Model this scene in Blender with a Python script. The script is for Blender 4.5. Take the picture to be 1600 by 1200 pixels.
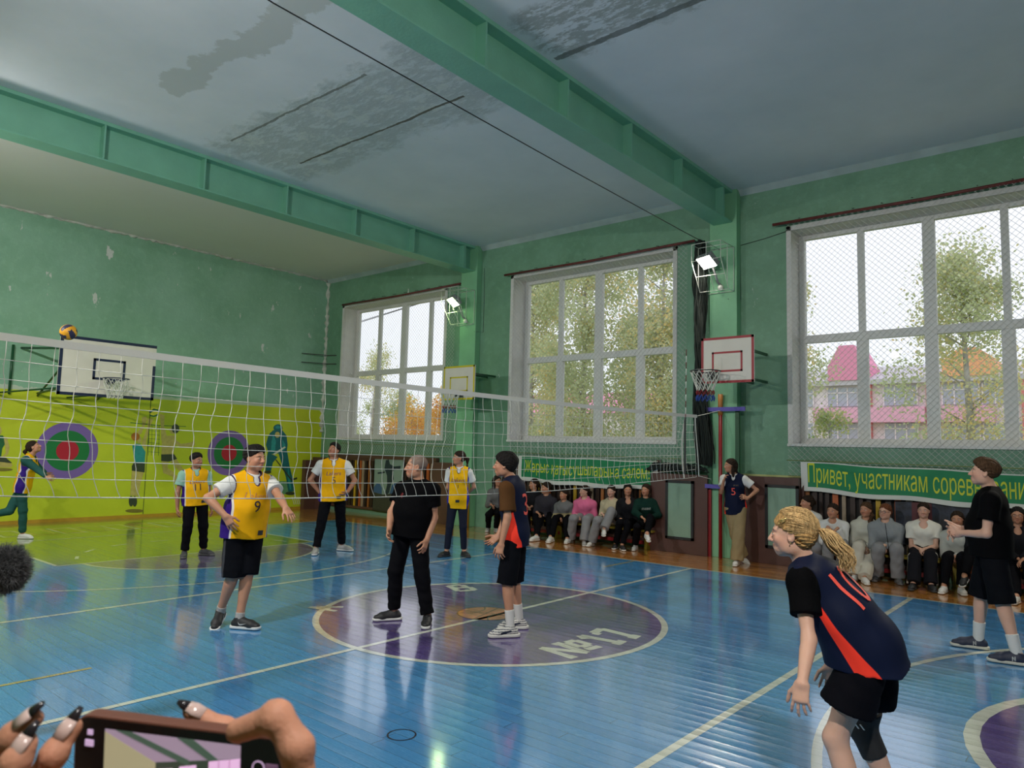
import bpy, bmesh, math, random
import numpy as np
from mathutils import Vector, Matrix
from mathutils.bvhtree import BVHTree
from mathutils.geometry import delaunay_2d_cdt

for _o in list(bpy.data.objects): bpy.data.objects.remove(_o, do_unlink=True)
random.seed(7); np.random.seed(7)
SC = bpy.context.scene
COL = SC.collection
PI = math.pi

# ------------------------------------------------------------------ camera
cam_d = bpy.data.cameras.new('camera'); cam = bpy.data.objects.new('camera', cam_d); COL.objects.link(cam)
cam_d.sensor_width = 36.0; cam_d.lens = 1128.16 * 36.0 / 1600.0
cam_d.clip_start = 0.05; cam_d.clip_end = 400
_R = [[0.765317, 0.643159, 0.025231], [0.039134, -0.085623, 0.995559], [-0.642463, 0.760931, 0.090698]]
_m = Matrix((( _R[0][0], _R[1][0], -_R[2][0], 5.1039), (_R[0][1], _R[1][1], -_R[2][1], -5.9090),
             (_R[0][2], _R[1][2], -_R[2][2], 1.7367), (0, 0, 0, 1)))
cam.matrix_world = _m
cam_d.dof.use_dof = True; cam_d.dof.focus_distance = 8.5; cam_d.dof.aperture_fstop = 11.0
SC.camera = cam

# ------------------------------------------------------------------ view
SC.view_settings.view_transform = 'Standard'; SC.view_settings.look = 'None'
SC.view_settings.gamma = 1.0; SC.view_settings.use_curve_mapping = False
SC.view_settings.exposure = 0.40
SC.cycles.use_denoising = True
SC.cycles.max_bounces = 8; SC.cycles.diffuse_bounces = 4; SC.cycles.glossy_bounces = 3
SC.cycles.transparent_max_bounces = 12; SC.cycles.transmission_bounces = 4
SC.cycles.sample_clamp_indirect = 6.0; SC.cycles.caustics_reflective = False; SC.cycles.caustics_refractive = False

# ------------------------------------------------------------------ overcast sky
wd = bpy.data.worlds.new('sky'); SC.world = wd; wd.use_nodes = True
_nt = wd.node_tree; _nt.nodes.clear()
_o = _nt.nodes.new('ShaderNodeOutputWorld'); _b = _nt.nodes.new('ShaderNodeBackground')
_tc = _nt.nodes.new('ShaderNodeTexCoord'); _sx = _nt.nodes.new('ShaderNodeSeparateXYZ'); _cr = _nt.nodes.new('ShaderNodeValToRGB')
_cr.color_ramp.elements[0].position = 0.0; _cr.color_ramp.elements[0].color = (0.70, 0.72, 0.78, 1)
_cr.color_ramp.elements[1].position = 0.5; _cr.color_ramp.elements[1].color = (0.78, 0.775, 0.86, 1)
_nt.links.new(_tc.outputs['Generated'], _sx.inputs[0]); _nt.links.new(_sx.outputs['Z'], _cr.inputs[0])
_nt.links.new(_cr.outputs[0], _b.inputs['Color']); _b.inputs['Strength'].default_value = SKY_STRENGTH = 1.14
_nt.links.new(_b.outputs[0], _o.inputs['Surface'])
LAMP_N, LAMP_FILL = 50.0, 188.0      # window-side floodlights, and unseen fill floodlights added opposite
LAMP_COL = {'white': (1.0, .96, .92), 'warm': (1.0, 0.93, 0.80), 'green': (0.72, 1.0, 0.42)}

# ------------------------------------------------------------------ helpers
def tag(o, label=None, cat=None, group=None, kind=None):
    if label: o['label'] = label
    if cat: o['category'] = cat
    if group: o['group'] = group
    if kind: o['kind'] = kind
    return o

def empty(name, loc=(0, 0, 0), label=None, cat=None, group=None, kind=None, rz=0.0):
    o = bpy.data.objects.new(name, None); COL.objects.link(o)
    o.location = loc; o.rotation_euler = (0, 0, rz); o.empty_display_size = 0.1
    return tag(o, label, cat, group, kind)

def link_mesh(name, me, mats=None, parent=None, smooth=False):
    o = bpy.data.objects.new(name, me); COL.objects.link(o)
    for m in (mats if isinstance(mats, (list, tuple)) else [mats] if mats else []): me.materials.append(m)
    if smooth and len(me.polygons): me.polygons.foreach_set('use_smooth', [True] * len(me.polygons))
    if parent: o.parent = parent
    return o

def copy_tree(o, parent=None):
    c = o.copy(); COL.objects.link(c)
    if parent: c.parent = parent
    for ch in list(o.children): copy_tree(ch, c)
    return c

class MB:
    """collects simple solids, builds them as one mesh object"""
    def __init__(s): s.v = []; s.f = []; s.m = []; s.mi = 0; s.sm = []
    def add(s, vs, fs, sm=False):
        n = len(s.v); s.v += [tuple(v) for v in vs]; s.f += [tuple(i + n for i in f) for f in fs]
        s.m += [s.mi] * len(fs); s.sm += [sm] * len(fs); return s
    def box(s, x0, x1, y0, y1, z0, z1):
        if x0 > x1: x0, x1 = x1, x0
        if y0 > y1: y0, y1 = y1, y0
        if z0 > z1: z0, z1 = z1, z0
        return s.add([(x0,y0,z0),(x1,y0,z0),(x1,y1,z0),(x0,y1,z0),(x0,y0,z1),(x1,y0,z1),(x1,y1,z1),(x0,y1,z1)],
                     [(0,3,2,1),(4,5,6,7),(0,1,5,4),(1,2,6,5),(2,3,7,6),(3,0,4,7)])
    def obox(s, c, ax, ay, az, hx, hy, hz):
        c = Vector(c); ax, ay, az = Vector(ax) * hx, Vector(ay) * hy, Vector(az) * hz; vs = []
        for k in (-1, 1):
            for (i, j) in ((-1,-1),(1,-1),(1,1),(-1,1)): vs.append(c + ax * i + ay * j + az * k)
        return s.add(vs, [(0,3,2,1),(4,5,6,7),(0,1,5,4),(1,2,6,5),(2,3,7,6),(3,0,4,7)])
    def tube(s, pts, r, n=8, caps=True, closed=False):
        pts = [Vector(p) for p in pts]; R = r if isinstance(r, (list, tuple)) else [r] * len(pts)
        N = len(pts); base = []; prev = None
        for i, p in enumerate(pts):
            a = pts[i - 1] if (i > 0 or closed) else p; b = pts[(i + 1) % N] if (i < N - 1 or closed) else p
            d = (b - a); d = d.normalized() if d.length > 1e-9 else Vector((0, 0, 1))
            if prev is None:
                u = d.cross(Vector((0, 0, 1)) if abs(d.z) < .9 else Vector((1, 0, 0))).normalized()
            else:
                u = (prev - d * prev.dot(d)); u = u.normalized() if u.length > 1e-9 else prev
            prev = u; w = d.cross(u)
            base.append([p + (u * math.cos(2*PI*k/n) + w * math.sin(2*PI*k/n)) * R[i] for k in range(n)])
        vs = [v for ring in base for v in ring]; fs = []
        for i in range(N if closed else N - 1):
            a, b = i * n, ((i + 1) % N) * n
            for k in range(n): fs.append((a + k, a + (k+1) % n, b + (k+1) % n, b + k))
        if caps and not closed:
            fs.append(tuple(range(n - 1, -1, -1))); fs.append(tuple((N-1)*n + k for k in range(n)))
        return s.add(vs, fs, n > 4)
    def ell(s, c, rx, ry, rz, n=16, m=10, M=None):
        vs = []; fs = []
        for j in range(m + 1):
            th = PI * j / m
            for i in range(n):
                ph = 2 * PI * i / n
                p = Vector((rx*math.sin(th)*math.cos(ph), ry*math.sin(th)*math.sin(ph), rz*math.cos(th)))
                if M is not None: p = M @ p
                vs.append(p + Vector(c))
        for j in range(m):
            for i in range(n): fs.append((j*n+i, (j+1)*n+i, (j+1)*n+(i+1) % n, j*n+(i+1) % n))
        return s.add(vs, fs, True)
    def prism(s, pts, fn, t0, t1):
        """polygon pts (a,b) mapped by fn(a,b,t) and extruded from t0 to t1"""
        n = len(pts); vs = [fn(a, b, t0) for a, b in pts] + [fn(a, b, t1) for a, b in pts]
        fs = [tuple(range(n)), tuple(range(2*n-1, n-1, -1))] + [(i, i+n, (i+1) % n + n, (i+1) % n) for i in range(n)]
        return s.add(vs, fs)
    def poly(s, pts): return s.add(pts, [tuple(range(len(pts)))])
    def build(s, name, mats, parent=None, bevel=0.0, fix=False):
        me = bpy.data.meshes.new(name); me.from_pydata([tuple(v) for v in s.v], [], s.f)
        o = link_mesh(name, me, mats, parent)
        me.polygons.foreach_set('material_index', s.m); me.polygons.foreach_set('use_smooth', s.sm)
        if fix:
            bm = bmesh.new(); bm.from_mesh(me); bmesh.ops.recalc_face_normals(bm, faces=bm.faces); bm.to_mesh(me); bm.free()
        if bevel > 0:
            b = o.modifiers.new('bevel', 'BEVEL'); b.width = bevel; b.segments = 2; b.limit_method = 'ANGLE'
        me.update(); return o

# ------------------------------------------------------------------ materials
def newmat(name):
    m = bpy.data.materials.new(name); m.use_nodes = True; nt = m.node_tree
    p = nt.nodes['Principled BSDF']; return m, nt, p
def _n(nt, t, **k):
    n = nt.nodes.new(t)
    for a, b in k.items():
        if a in n.inputs: n.inputs[a].default_value = b
        else: setattr(n, a, b)
    return n
def noise(nt, scale, detail=3, rough=.5, vec=None, coord='Object'):
    n = _n(nt, 'ShaderNodeTexNoise'); n.inputs['Scale'].default_value = scale
    n.inputs['Detail'].default_value = detail; n.inputs['Roughness'].default_value = rough
    if vec is None:
        tc = _n(nt, 'ShaderNodeTexCoord'); vec = tc.outputs[coord]
    nt.links.new(vec, n.inputs['Vector']); return n
def ramp(nt, src, stops):
    r = _n(nt, 'ShaderNodeValToRGB'); cr = r.color_ramp
    while len(cr.elements) < len(stops): cr.elements.new(0.5)
    for e, (p, c) in zip(cr.elements, stops):
        e.position = p; e.color = (c, c, c, 1) if isinstance(c, (int, float)) else (*c[:3], 1)
    nt.links.new(src, r.inputs[0]); return r.outputs[0]
def mixc(nt, fac, a, b, mode='MIX'):
    m = _n(nt, 'ShaderNodeMix', data_type='RGBA', blend_type=mode)
    for sock, v in ((m.inputs[0], fac), (m.inputs[6], a), (m.inputs[7], b)):
        if isinstance(v, bpy.types.NodeSocket): nt.links.new(v, sock)
        elif isinstance(v, (int, float)): sock.default_value = v
        else: sock.default_value = (*v[:3], 1)
    return m.outputs[2]
def math_(nt, op, a, b=None, c=None, clamp=False):
    m = _n(nt, 'ShaderNodeMath', operation=op, use_clamp=clamp)
    for i, v in enumerate((a, b, c)):
        if v is None: continue
        if isinstance(v, bpy.types.NodeSocket): nt.links.new(v, m.inputs[i])
        else: m.inputs[i].default_value = v
    return m.outputs[0]
_MC = {}
def pmat(name, col, rough=.6, bump=0.0, bscale=60, var=0.0, vscale=6, spec=.5, metal=0.0, emit=0.0, sheen=0.0, sss=0.0):
    if name in _MC: return _MC[name]
    m, nt, p = newmat(name)
    p.inputs['Roughness'].default_value = rough; p.inputs['Metallic'].default_value = metal
    p.inputs['Specular IOR Level'].default_value = spec
    c = (*col, 1); p.inputs['Base Color'].default_value = c
    if var > 0:
        nz = noise(nt, vscale, 4); k = 1 - var; k2 = 1 + var
        r = ramp(nt, nz.outputs[0], [(.3, tuple(x*k for x in col)), (.7, tuple(min(1, x*k2) for x in col))])
        nt.links.new(r, p.inputs['Base Color'])
    if bump > 0:
        nz = noise(nt, bscale, 3); b = _n(nt, 'ShaderNodeBump'); b.inputs['Strength'].default_value = 1.0
        b.inputs['Distance'].default_value = bump; nt.links.new(nz.outputs[0], b.inputs['Height'])
        nt.links.new(b.outputs[0], p.inputs['Normal'])
    if emit > 0:
        p.inputs['Emission Color'].default_value = c; p.inputs['Emission Strength'].default_value = emit
    if sss > 0:
        p.inputs['Subsurface Weight'].default_value = sss; p.inputs['Subsurface Radius'].default_value = (.02, .008, .004)
        p.inputs['Subsurface Scale'].default_value = .5
    _MC[name] = m; return m
def srgb(r, g, b):
    f = lambda c: (c/255.0)/12.92 if c/255.0 <= .04045 else ((c/255.0 + .055)/1.055) ** 2.4
    return (f(r), f(g), f(b))
# =================================================================== ROOM
XW, XE, YW, YS, ZC = -12.0, 12.2, 6.154, -6.45, 6.402
YP = 5.984                                   # front face of the pilasters
BEAMX = (-6.32, -0.143, 6.03)

def plaster_mat(name, base, dark, scar=(.62, .66, .62), band=None, scar_amt=.5, edge=None):
    m, nt, p = newmat(name); p.inputs['Roughness'].default_value = .55
    geo = _n(nt, 'ShaderNodeNewGeometry'); sx = _n(nt, 'ShaderNodeSeparateXYZ'); nt.links.new(geo.outputs['Position'], sx.inputs[0])
    n1 = noise(nt, .9, 5, .6, geo.outputs['Position']); c = mixc(nt, ramp(nt, n1.outputs[0], [(.35, 0.0), (.68, 1.0)]), dark, base)
    n4 = noise(nt, 7, 4, .6, geo.outputs['Position'])
    c = mixc(nt, math_(nt, 'MULTIPLY', ramp(nt, n4.outputs[0], [(.5, 0.0), (.8, 1.0)]), .35), c, tuple(min(1, x*1.35) for x in base))
    # flaked patches: small, ragged, vertical
    mp = _n(nt, 'ShaderNodeMapping'); mp.inputs['Scale'].default_value = (1.3, 1.3, .55); nt.links.new(geo.outputs['Position'], mp.inputs[0])
    n2 = noise(nt, 3.2, 8, .62, mp.outputs[0]); msk = ramp(nt, n2.outputs[0], [(.70 - .03*scar_amt, 0.0), (.715 - .03*scar_amt, 1.0)])
    c = mixc(nt, msk, c, scar)
    # plaster crumbling along the ceiling line
    zz = sx.outputs['Z']; n3 = noise(nt, 5.0, 6, .7, geo.outputs['Position'])
    t = math_(nt, 'ADD', zz, math_(nt, 'MULTIPLY', n3.outputs[0], .16)); m3 = math_(nt, 'GREATER_THAN', t, ZC + .045)
    c = mixc(nt, m3, c, (.42, .44, .40))
    if band:                                  # painted lower band with a torn whitish edge
        zt, bc, bd = band
        nn = noise(nt, 2.2, 7, .7, geo.outputs['Position']); t2 = math_(nt, 'ADD', zz, math_(nt, 'MULTIPLY', math_(nt, 'SUBTRACT', nn.outputs[0], .5), .24))
        c = mixc(nt, math_(nt, 'LESS_THAN', t2, zt + .075), c, (.50, .58, .48))
        bcol = mixc(nt, ramp(nt, n1.outputs[0], [(.3, 0.0), (.7, 1.0)]), bd, bc)
        c = mixc(nt, math_(nt, 'LESS_THAN', zz, zt), c, bcol)
    nt.links.new(c, p.inputs['Base Color'])
    nb = noise(nt, 14, 5, .6, geo.outputs['Position']); b = _n(nt, 'ShaderNodeBump'); b.inputs['Distance'].default_value = .012; b.inputs['Strength'].default_value = .5
    nt.links.new(math_(nt, 'SUBTRACT', nb.outputs[0], msk), b.inputs['Height']); nt.links.new(b.outputs[0], p.inputs['Normal'])
    return m
GREEN = srgb(116, 158, 132); GREEN_D = srgb(98, 140, 112)
m_wall = plaster_mat('green_plaster', GREEN, GREEN_D)
m_mural = plaster_mat('green_and_lime_plaster', srgb(142, 184, 160), srgb(124, 168, 140), band=(2.70, srgb(196, 206, 40), srgb(180, 192, 30)), scar_amt=1.5)
m_beam = pmat('green_beam_paint', srgb(124, 184, 158), .42, .002, 30, .06, 3)
m_pil = pmat('green_pilaster_paint', srgb(122, 178, 138), .5, .003, 20, .10, 2.2)

def ceiling_mat():
    m, nt, p = newmat('stained_whitewash'); p.inputs['Roughness'].default_value = .75
    geo = _n(nt, 'ShaderNodeNewGeometry'); P = geo.outputs['Position']; sx = _n(nt, 'ShaderNodeSeparateXYZ'); nt.links.new(P, sx.inputs[0])
    X, Y = sx.outputs['X'], sx.outputs['Y']
    n1 = noise(nt, .5, 5, .6, P); c = mixc(nt, ramp(nt, n1.outputs[0], [(.35, 0.0), (.7, 1.0)]), (.66, .72, .75), (.78, .82, .85))
    def boxmask(x0, x1, y0, y1, soft, nz, amp):
        def side(v, a, b):
            d = math_(nt, 'SUBTRACT', (b - a) / 2, math_(nt, 'ABSOLUTE', math_(nt, 'SUBTRACT', v, (a + b) / 2)))
            return d
        d = math_(nt, 'MINIMUM', side(X, x0, x1), side(Y, y0, y1))
        d = math_(nt, 'ADD', d, math_(nt, 'MULTIPLY', math_(nt, 'SUBTRACT', nz, .5), amp))
        return math_(nt, 'DIVIDE', d, soft, clamp=True)
    nA = noise(nt, 1.4, 7, .65, P); _mp = _n(nt, 'ShaderNodeMapping'); _mp.inputs['Scale'].default_value = (.45, 1.2, 1); nt.links.new(P, _mp.inputs[0]); nB = noise(nt, 6, 8, .75, _mp.outputs[0]); nC = noise(nt, 2.6, 6, .7, P)
    # peeling field between two slab joints
    fld = boxmask(-5.9, -.25, -.75, 1.25, .25, nA.outputs[0], 1.5)
    pat = ramp(nt, nB.outputs[0], [(.36, 0.0), (.42, 1.0), (.50, 1.0), (.56, 0.0)])
    c = mixc(nt, math_(nt, 'MULTIPLY', fld, .3), c, (.46, .53, .51))
    c = mixc(nt, math_(nt, 'MULTIPLY', fld, math_(nt, 'MULTIPLY', pat, .34)), c, (.24, .29, .27))
    fl2 = ramp(nt, nC.outputs[0], [(.56, 0.0), (.60, 1.0)])
    c = mixc(nt, math_(nt, 'MULTIPLY', fld, math_(nt, 'MULTIPLY', fl2, .7)), c, (.64, .69, .66))
    # smooth damp stain drifting along a joint
    st = boxmask(-4.6, -1.0, -2.05, -1.6, .04, nA.outputs[0], 1.0)
    c = mixc(nt, math_(nt, 'MULTIPLY', st, .5), c, (.42, .45, .40))
    # second patch beyond the big beam
    f2 = boxmask(.1, 2.6, -.4, .8, .2, nA.outputs[0], 1.1)
    c = mixc(nt, math_(nt, 'MULTIPLY', f2, math_(nt, 'MULTIPLY', pat, .65)), c, (.24, .27, .24))
    # slab joints
    def joint(y0, w, x0, x1, col, amt):
        global _jn
        wob = math_(nt, 'MULTIPLY', math_(nt, 'SUBTRACT', nC.outputs[0], .5), .10)
        d = math_(nt, 'ABSOLUTE', math_(nt, 'SUBTRACT', math_(nt, 'ADD', Y, wob), y0))
        k = math_(nt, 'LESS_THAN', d, math_(nt, 'MULTIPLY', nB.outputs[0], w * 2))
        inx = math_(nt, 'MULTIPLY', math_(nt, 'GREATER_THAN', X, x0), math_(nt, 'LESS_THAN', X, x1))
        return mixc(nt, math_(nt, 'MULTIPLY', math_(nt, 'MULTIPLY', k, inx), amt), c, col)
    c = joint(.66, .022, -5.2, -1.4, (.09, .08, .05), .9)
    c = joint(-.50, .02, -5.3, -2.0, (.10, .10, .07), .7)
    c = joint(.66, .045, .1, 3.6, (.10, .11, .10), .75)
    # plain warmer bay by the mural wall
    fb = math_(nt, 'LESS_THAN', X, -6.3)
    c = mixc(nt, fb, c, mixc(nt, n1.outputs[0], (.70, .69, .64), (.80, .79, .75)))
    nt.links.new(c, p.inputs['Base Color'])
    b = _n(nt, 'ShaderNodeBump'); b.inputs['Distance'].default_value = .02; b.inputs['Strength'].default_value = .35
    nt.links.new(math_(nt, 'ADD', math_(nt, 'MULTIPLY', nB.outputs[0], math_(nt, 'ADD', fld, .15)), n1.outputs[0]), b.inputs['Height'])
    nt.links.new(b.outputs[0], p.inputs['Normal']); return m

# ---- floor
def floor_mat(name, base, dark, wear=.3, rough=.16, wood=False):
    m, nt, p = newmat(name)
    geo = _n(nt, 'ShaderNodeNewGeometry'); P = geo.outputs['Position']; sx = _n(nt, 'ShaderNodeSeparateXYZ'); nt.links.new(P, sx.inputs[0])
    X, Y = sx.outputs['X'], sx.outputs['Y']; W = .105
    row = math_(nt, 'FLOOR', math_(nt, 'DIVIDE', Y, W)); fr = math_(nt, 'FRACT', math_(nt, 'DIVIDE', Y, W))
    wn = _n(nt, 'ShaderNodeTexWhiteNoise', noise_dimensions='1D'); nt.links.new(row, wn.inputs['W'])
    xs = math_(nt, 'ADD', math_(nt, 'DIVIDE', X, 2.6), math_(nt, 'MULTIPLY', wn.outputs['Value'], 7.0))
    col_i = math_(nt, 'FLOOR', xs); fx = math_(nt, 'FRACT', xs)
    cv = _n(nt, 'ShaderNodeCombineXYZ'); nt.links.new(row, cv.inputs[0]); nt.links.new(col_i, cv.inputs[1])
    w2 = _n(nt, 'ShaderNodeTexWhiteNoise', noise_dimensions='2D'); nt.links.new(cv.outputs[0], w2.inputs['Vector'])
    rnd = w2.outputs['Value']
    e = math_(nt, 'MINIMUM', fr, math_(nt, 'SUBTRACT', 1.0, fr)); seam = math_(nt, 'LESS_THAN', e, .016)
    ex = math_(nt, 'MINIMUM', fx, math_(nt, 'SUBTRACT', 1.0, fx)); seamx = math_(nt, 'LESS_THAN', ex, .0011)
    gr = _n(nt, 'ShaderNodeMapping'); gr.inputs['Scale'].default_value = (.5, 9, 1); nt.links.new(P, gr.inputs[0])
    ng = noise(nt, 2.6, 6, .6, gr.outputs[0]); nl = noise(nt, .7, 4, .6, P)
    g2 = _n(nt, 'ShaderNodeMapping'); g2.inputs['Scale'].default_value = (.35, 3.2, 1); nt.links.new(P, g2.inputs[0]); nw = noise(nt, 1.5, 5, .62, g2.outputs[0])
    f = math_(nt, 'ADD', math_(nt, 'MULTIPLY', rnd, .3), math_(nt, 'MULTIPLY', ng.outputs[0], .7))
    c = mixc(nt, f, dark, base)
    c = mixc(nt, math_(nt, 'MULTIPLY', ramp(nt, nl.outputs[0], [(.4, 0.0), (.75, 1.0)]), wear), c, tuple(x*.72 + .02 for x in base))
    nf = noise(nt, 22, 6, .7, gr.outputs[0])
    c = mixc(nt, math_(nt, 'MULTIPLY', ramp(nt, nf.outputs[0], [(.62, 0.0), (.72, 1.0)]), wear * .5), c, tuple(min(1, x*1.5 + .03) for x in base))
    s = math_(nt, 'MAXIMUM', seam, seamx); c = mixc(nt, math_(nt, 'MULTIPLY', s, .5), c, tuple(x*.12 for x in dark))
    nt.links.new(c, p.inputs['Base Color'])
    r = math_(nt, 'ADD', rough, math_(nt, 'MULTIPLY', ramp(nt, nf.outputs[0], [(.4, 0.0), (.75, 1.0)]), .18))
    nt.links.new(math_(nt, 'ADD', r, math_(nt, 'MULTIPLY', rnd, .07)), p.inputs['Roughness'])
    p.inputs['Specular IOR Level'].default_value = .6; p.inputs['Coat Weight'].default_value = 1.0; p.inputs['Coat Roughness'].default_value = .10; p.inputs['Coat IOR'].default_value = 1.85
    # cupped boards + random tilt + long ripples
    d0 = math_(nt, 'SUBTRACT', fr, .5); cup = math_(nt, 'MULTIPLY', math_(nt, 'MULTIPLY', d0, d0), .0085)
    tilt = math_(nt, 'MULTIPLY', math_(nt, 'MULTIPLY', d0, math_(nt, 'SUBTRACT', rnd, .5)), .0060)
    rip = math_(nt, 'MULTIPLY', nw.outputs[0], .0060)
    h = math_(nt, 'ADD', math_(nt, 'ADD', cup, tilt), rip); h = math_(nt, 'SUBTRACT', h, math_(nt, 'MULTIPLY', s, .0012))
    h = math_(nt, 'ADD', h, math_(nt, 'MULTIPLY', ng.outputs[0], .0006))
    b = _n(nt, 'ShaderNodeBump'); b.inputs['Distance'].default_value = 1.0; b.inputs['Strength'].default_value = 1.0
    nt.links.new(h, b.inputs['Height']); nt.links.new(b.outputs[0], p.inputs['Normal'])
    return m
F_WOOD = floor_mat('varnished_boards', srgb(196, 134, 62), srgb(150, 92, 36), .3, .16)
F_BLUE = floor_mat('blue_painted_boards', srgb(74, 146, 200), srgb(58, 124, 178), .35)
F_GREEN = floor_mat('green_painted_boards', srgb(104, 136, 70), srgb(86, 116, 54), .3)
F_PURPLE = floor_mat('purple_painted_boards', srgb(92, 74, 138), srgb(72, 56, 112), .35)
F_LILAC = floor_mat('worn_lilac_boards', srgb(112, 102, 142), srgb(90, 82, 118), .4)
F_WHITE = floor_mat('white_painted_lines', srgb(214, 218, 204), srgb(184, 190, 176), .5, .2)
F_YEL = floor_mat('yellow_painted_lines', srgb(196, 176, 96), srgb(160, 140, 70), .5, .2)
F_ORG = floor_mat('orange_painted_ball', srgb(214, 140, 100), srgb(180, 110, 76), .5, .2)
F_INK = floor_mat('black_painted_lines', srgb(46, 36, 44), srgb(30, 26, 30), .4, .2)
FM = [F_WOOD, F_BLUE, F_GREEN, F_PURPLE, F_LILAC, F_WHITE, F_YEL, F_ORG, F_INK]
WO, BL, GR, PU, LI, WH, YE, OR, IN = range(9)
fl = MB()
fl.mi = WO; fl.box(XW - .1, XE + .1, YS - .1, YW + .1, -.12, 0)
fl.mi = WO
def fpoly(pts, mi, lvl):
    fl.mi = mi; a = sum(pts[i][0]*pts[(i+1) % len(pts)][1] - pts[(i+1) % len(pts)][0]*pts[i][1] for i in range(len(pts)))
    if a < 0: pts = pts[::-1]
    fl.poly([(x, y, .0006 * lvl) for x, y in pts])
def frect(x0, x1, y0, y1, mi, lvl): fpoly([(x0, y0), (x1, y0), (x1, y1), (x0, y1)], mi, lvl)
def farc(cx, cy, r, a0, a1, w, mi, lvl, n=48, ex=1.0):
    for i in range(n):
        p, q_ = a0 + (a1 - a0) * i / n, a0 + (a1 - a0) * (i + 1) / n
        fpoly([(cx + ex*(r-w)*math.cos(p), cy + (r-w)*math.sin(p)), (cx + ex*r*math.cos(p), cy + r*math.sin(p)),
               (cx + ex*r*math.cos(q_), cy + r*math.sin(q_)), (cx + ex*(r-w)*math.cos(q_), cy + (r-w)*math.sin(q_))], mi, lvl)
def fdisc(cx, cy, r, mi, lvl, a0=0, a1=2*PI, n=64, ex=1.0):
    pts = [(cx + ex*r*math.cos(a0 + (a1-a0)*i/n), cy + r*math.sin(a0 + (a1-a0)*i/n)) for i in range(n + (0 if a1 - a0 > 6.2 else 1))]
    fpoly(pts, mi, lvl)
frect(-9, 9, -4.5, 4.5, BL, 1)
# left key (green) running to the mural wall, with its half circle
frect(-11.9, -6.06, -2.2, 1.9, GR, 2)
frect(-11.9, -9.05, -6.0, 2.6, GR, 2.5)
fdisc(-6.06, -.12, 1.75, LI, 2, -PI/2, PI/2, 40, .87)
farc(-6.06, -.12, 1.78, -PI/2, PI/2, .055, WH, 3, 40, .87)
frect(6.06, 9, -2.1, 2.1, GR, 2)
fdisc(6.06, -.1, 1.78, PU, 2); farc(6.06, -.1, 1.82, 0, 2*PI, .09, WH, 3)
# purple centre circle with ball
fdisc(-.04, -.06, 1.78, PU, 3, n=96); farc(-.04, -.06, 1.82, 0, 2*PI, .065, WH, 4, 96)
L = .028
frect(-L, L, -4.5, 4.5, WH, 5)
for sx_ in (-3, 3): frect(sx_ - .03, sx_ + .03, -4.5, 4.5, WH, 3)
for y_ in (-4.5, 4.5): frect(-9.02, 9.02, y_ - .025, y_ + .025, WH, 4)
for x_ in (-9, 9): frect(x_ - .025, x_ + .025, -4.5, 4.5, WH, 4)
frect(-6.085, -6.035, -2.2, 1.9, WH, 4)
frect(-11.2, -6.06, 1.875, 1.925, WH, 4); frect(-9.0, -6.06, -2.225, -2.175, WH, 4)
farc(-8.03, -.25, 4.57, -1.15, 1.15, .05, WH, 3, 60); farc(8.03, -.1, 4.57, PI - 1.15, PI + 1.15, .06, WH, 3, 60)
for x_ in (6.06, ): frect(x_ - .03, x_ + .03, -2.1, 2.1, WH, 5)
for k in range(7):                                            # dashed half circle inside the green key
    a0 = PI/2 + .2 + k * (PI - .4) / 6.6; farc(-6.06, -.12, 1.76, a0, a0 + .17, .05, WH, 4, 4)
frect(-.985, -.945, -4.3, -3.6, YE, 4); frect(-1.0, -.96, 3.56, 4.44, YE, 4)
# hopscotch strip along the mural wall
for k in range(18):
    y0 = -5.6 + k * .47; c_ = (YE, OR, LI)[k % 3]
    frect(-10.75, -9.75, y0, y0 + .42, YE if k % 2 else WH, 3.5); frect(-10.70, -9.80, y0 + .05, y0 + .37, c_, 4); frect(-10.62, -9.88, y0 + .09, y0 + .33, GR, 5)
# painted basketball and letters
fdisc(-.12, -.05, .31, OR, 5); farc(-.12, -.05, .31, 0, 2*PI, .012, IN, 6, 32)
for a in (.3, 1.85): fpoly([(-.12 + .31*math.cos(a) - .006*math.sin(a), -.05 + .31*math.sin(a) + .006*math.cos(a)), (-.12 + .31*math.cos(a) + .006*math.sin(a), -.05 + .31*math.sin(a) - .006*math.cos(a)),
    (-.12 - .31*math.cos(a) + .006*math.sin(a), -.05 - .31*math.sin(a) - .006*math.cos(a)), (-.12 - .31*math.cos(a) - .006*math.sin(a), -.05 - .31*math.sin(a) + .006*math.cos(a))], IN, 6)
farc(-.12 + .36, -.05, .26, 2.1, 4.2, .012, IN, 6, 16); farc(-.12 - .36, -.05, .26, -1.05, 1.05, .012, IN, 6, 16)
def glyph(strokes, ox, oy, ang, sc, lvl=5, w=.2):
    """strokes in a letter box, drawn flat on the boards; ang = direction of reading"""
    ca, sa = math.cos(ang), math.sin(ang)
    for (x0, y0, x1, y1) in strokes:
        dx, dy = x1 - x0, y1 - y0; d = math.hypot(dx, dy); nx, ny = -dy/d*w/2, dx/d*w/2
        q_ = [(x0+nx, y0+ny), (x1+nx, y1+ny), (x1-nx, y1-ny), (x0-nx, y0-ny)]
        fpoly([(ox + sc*(a*ca - b*sa), oy + sc*(a*sa + b*ca)) for a, b in q_], WH, lvl + .01*random.random())
GN = [(0, 0, 0, 1), (0, 1, .6, 0), (.6, 0, .6, 1), (-.12, 0, .15, 0), (.45, 1, .75, 1)]
GO = [(.85, .95, 1.2, .95), (1.2, .95, 1.2, .45), (1.2, .45, .85, .45), (.85, .45, .85, .95), (.78, .2, 1.28, .2)]
G1 = [(.2, 0, .2, 1), (0, .75, .2, 1), (0, 0, .42, 0)]
G7 = [(0, .95, .5, .95), (.5, .95, .25, 0), (.08, 0, .45, 0), (0, .95, 0, .75)]
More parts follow.
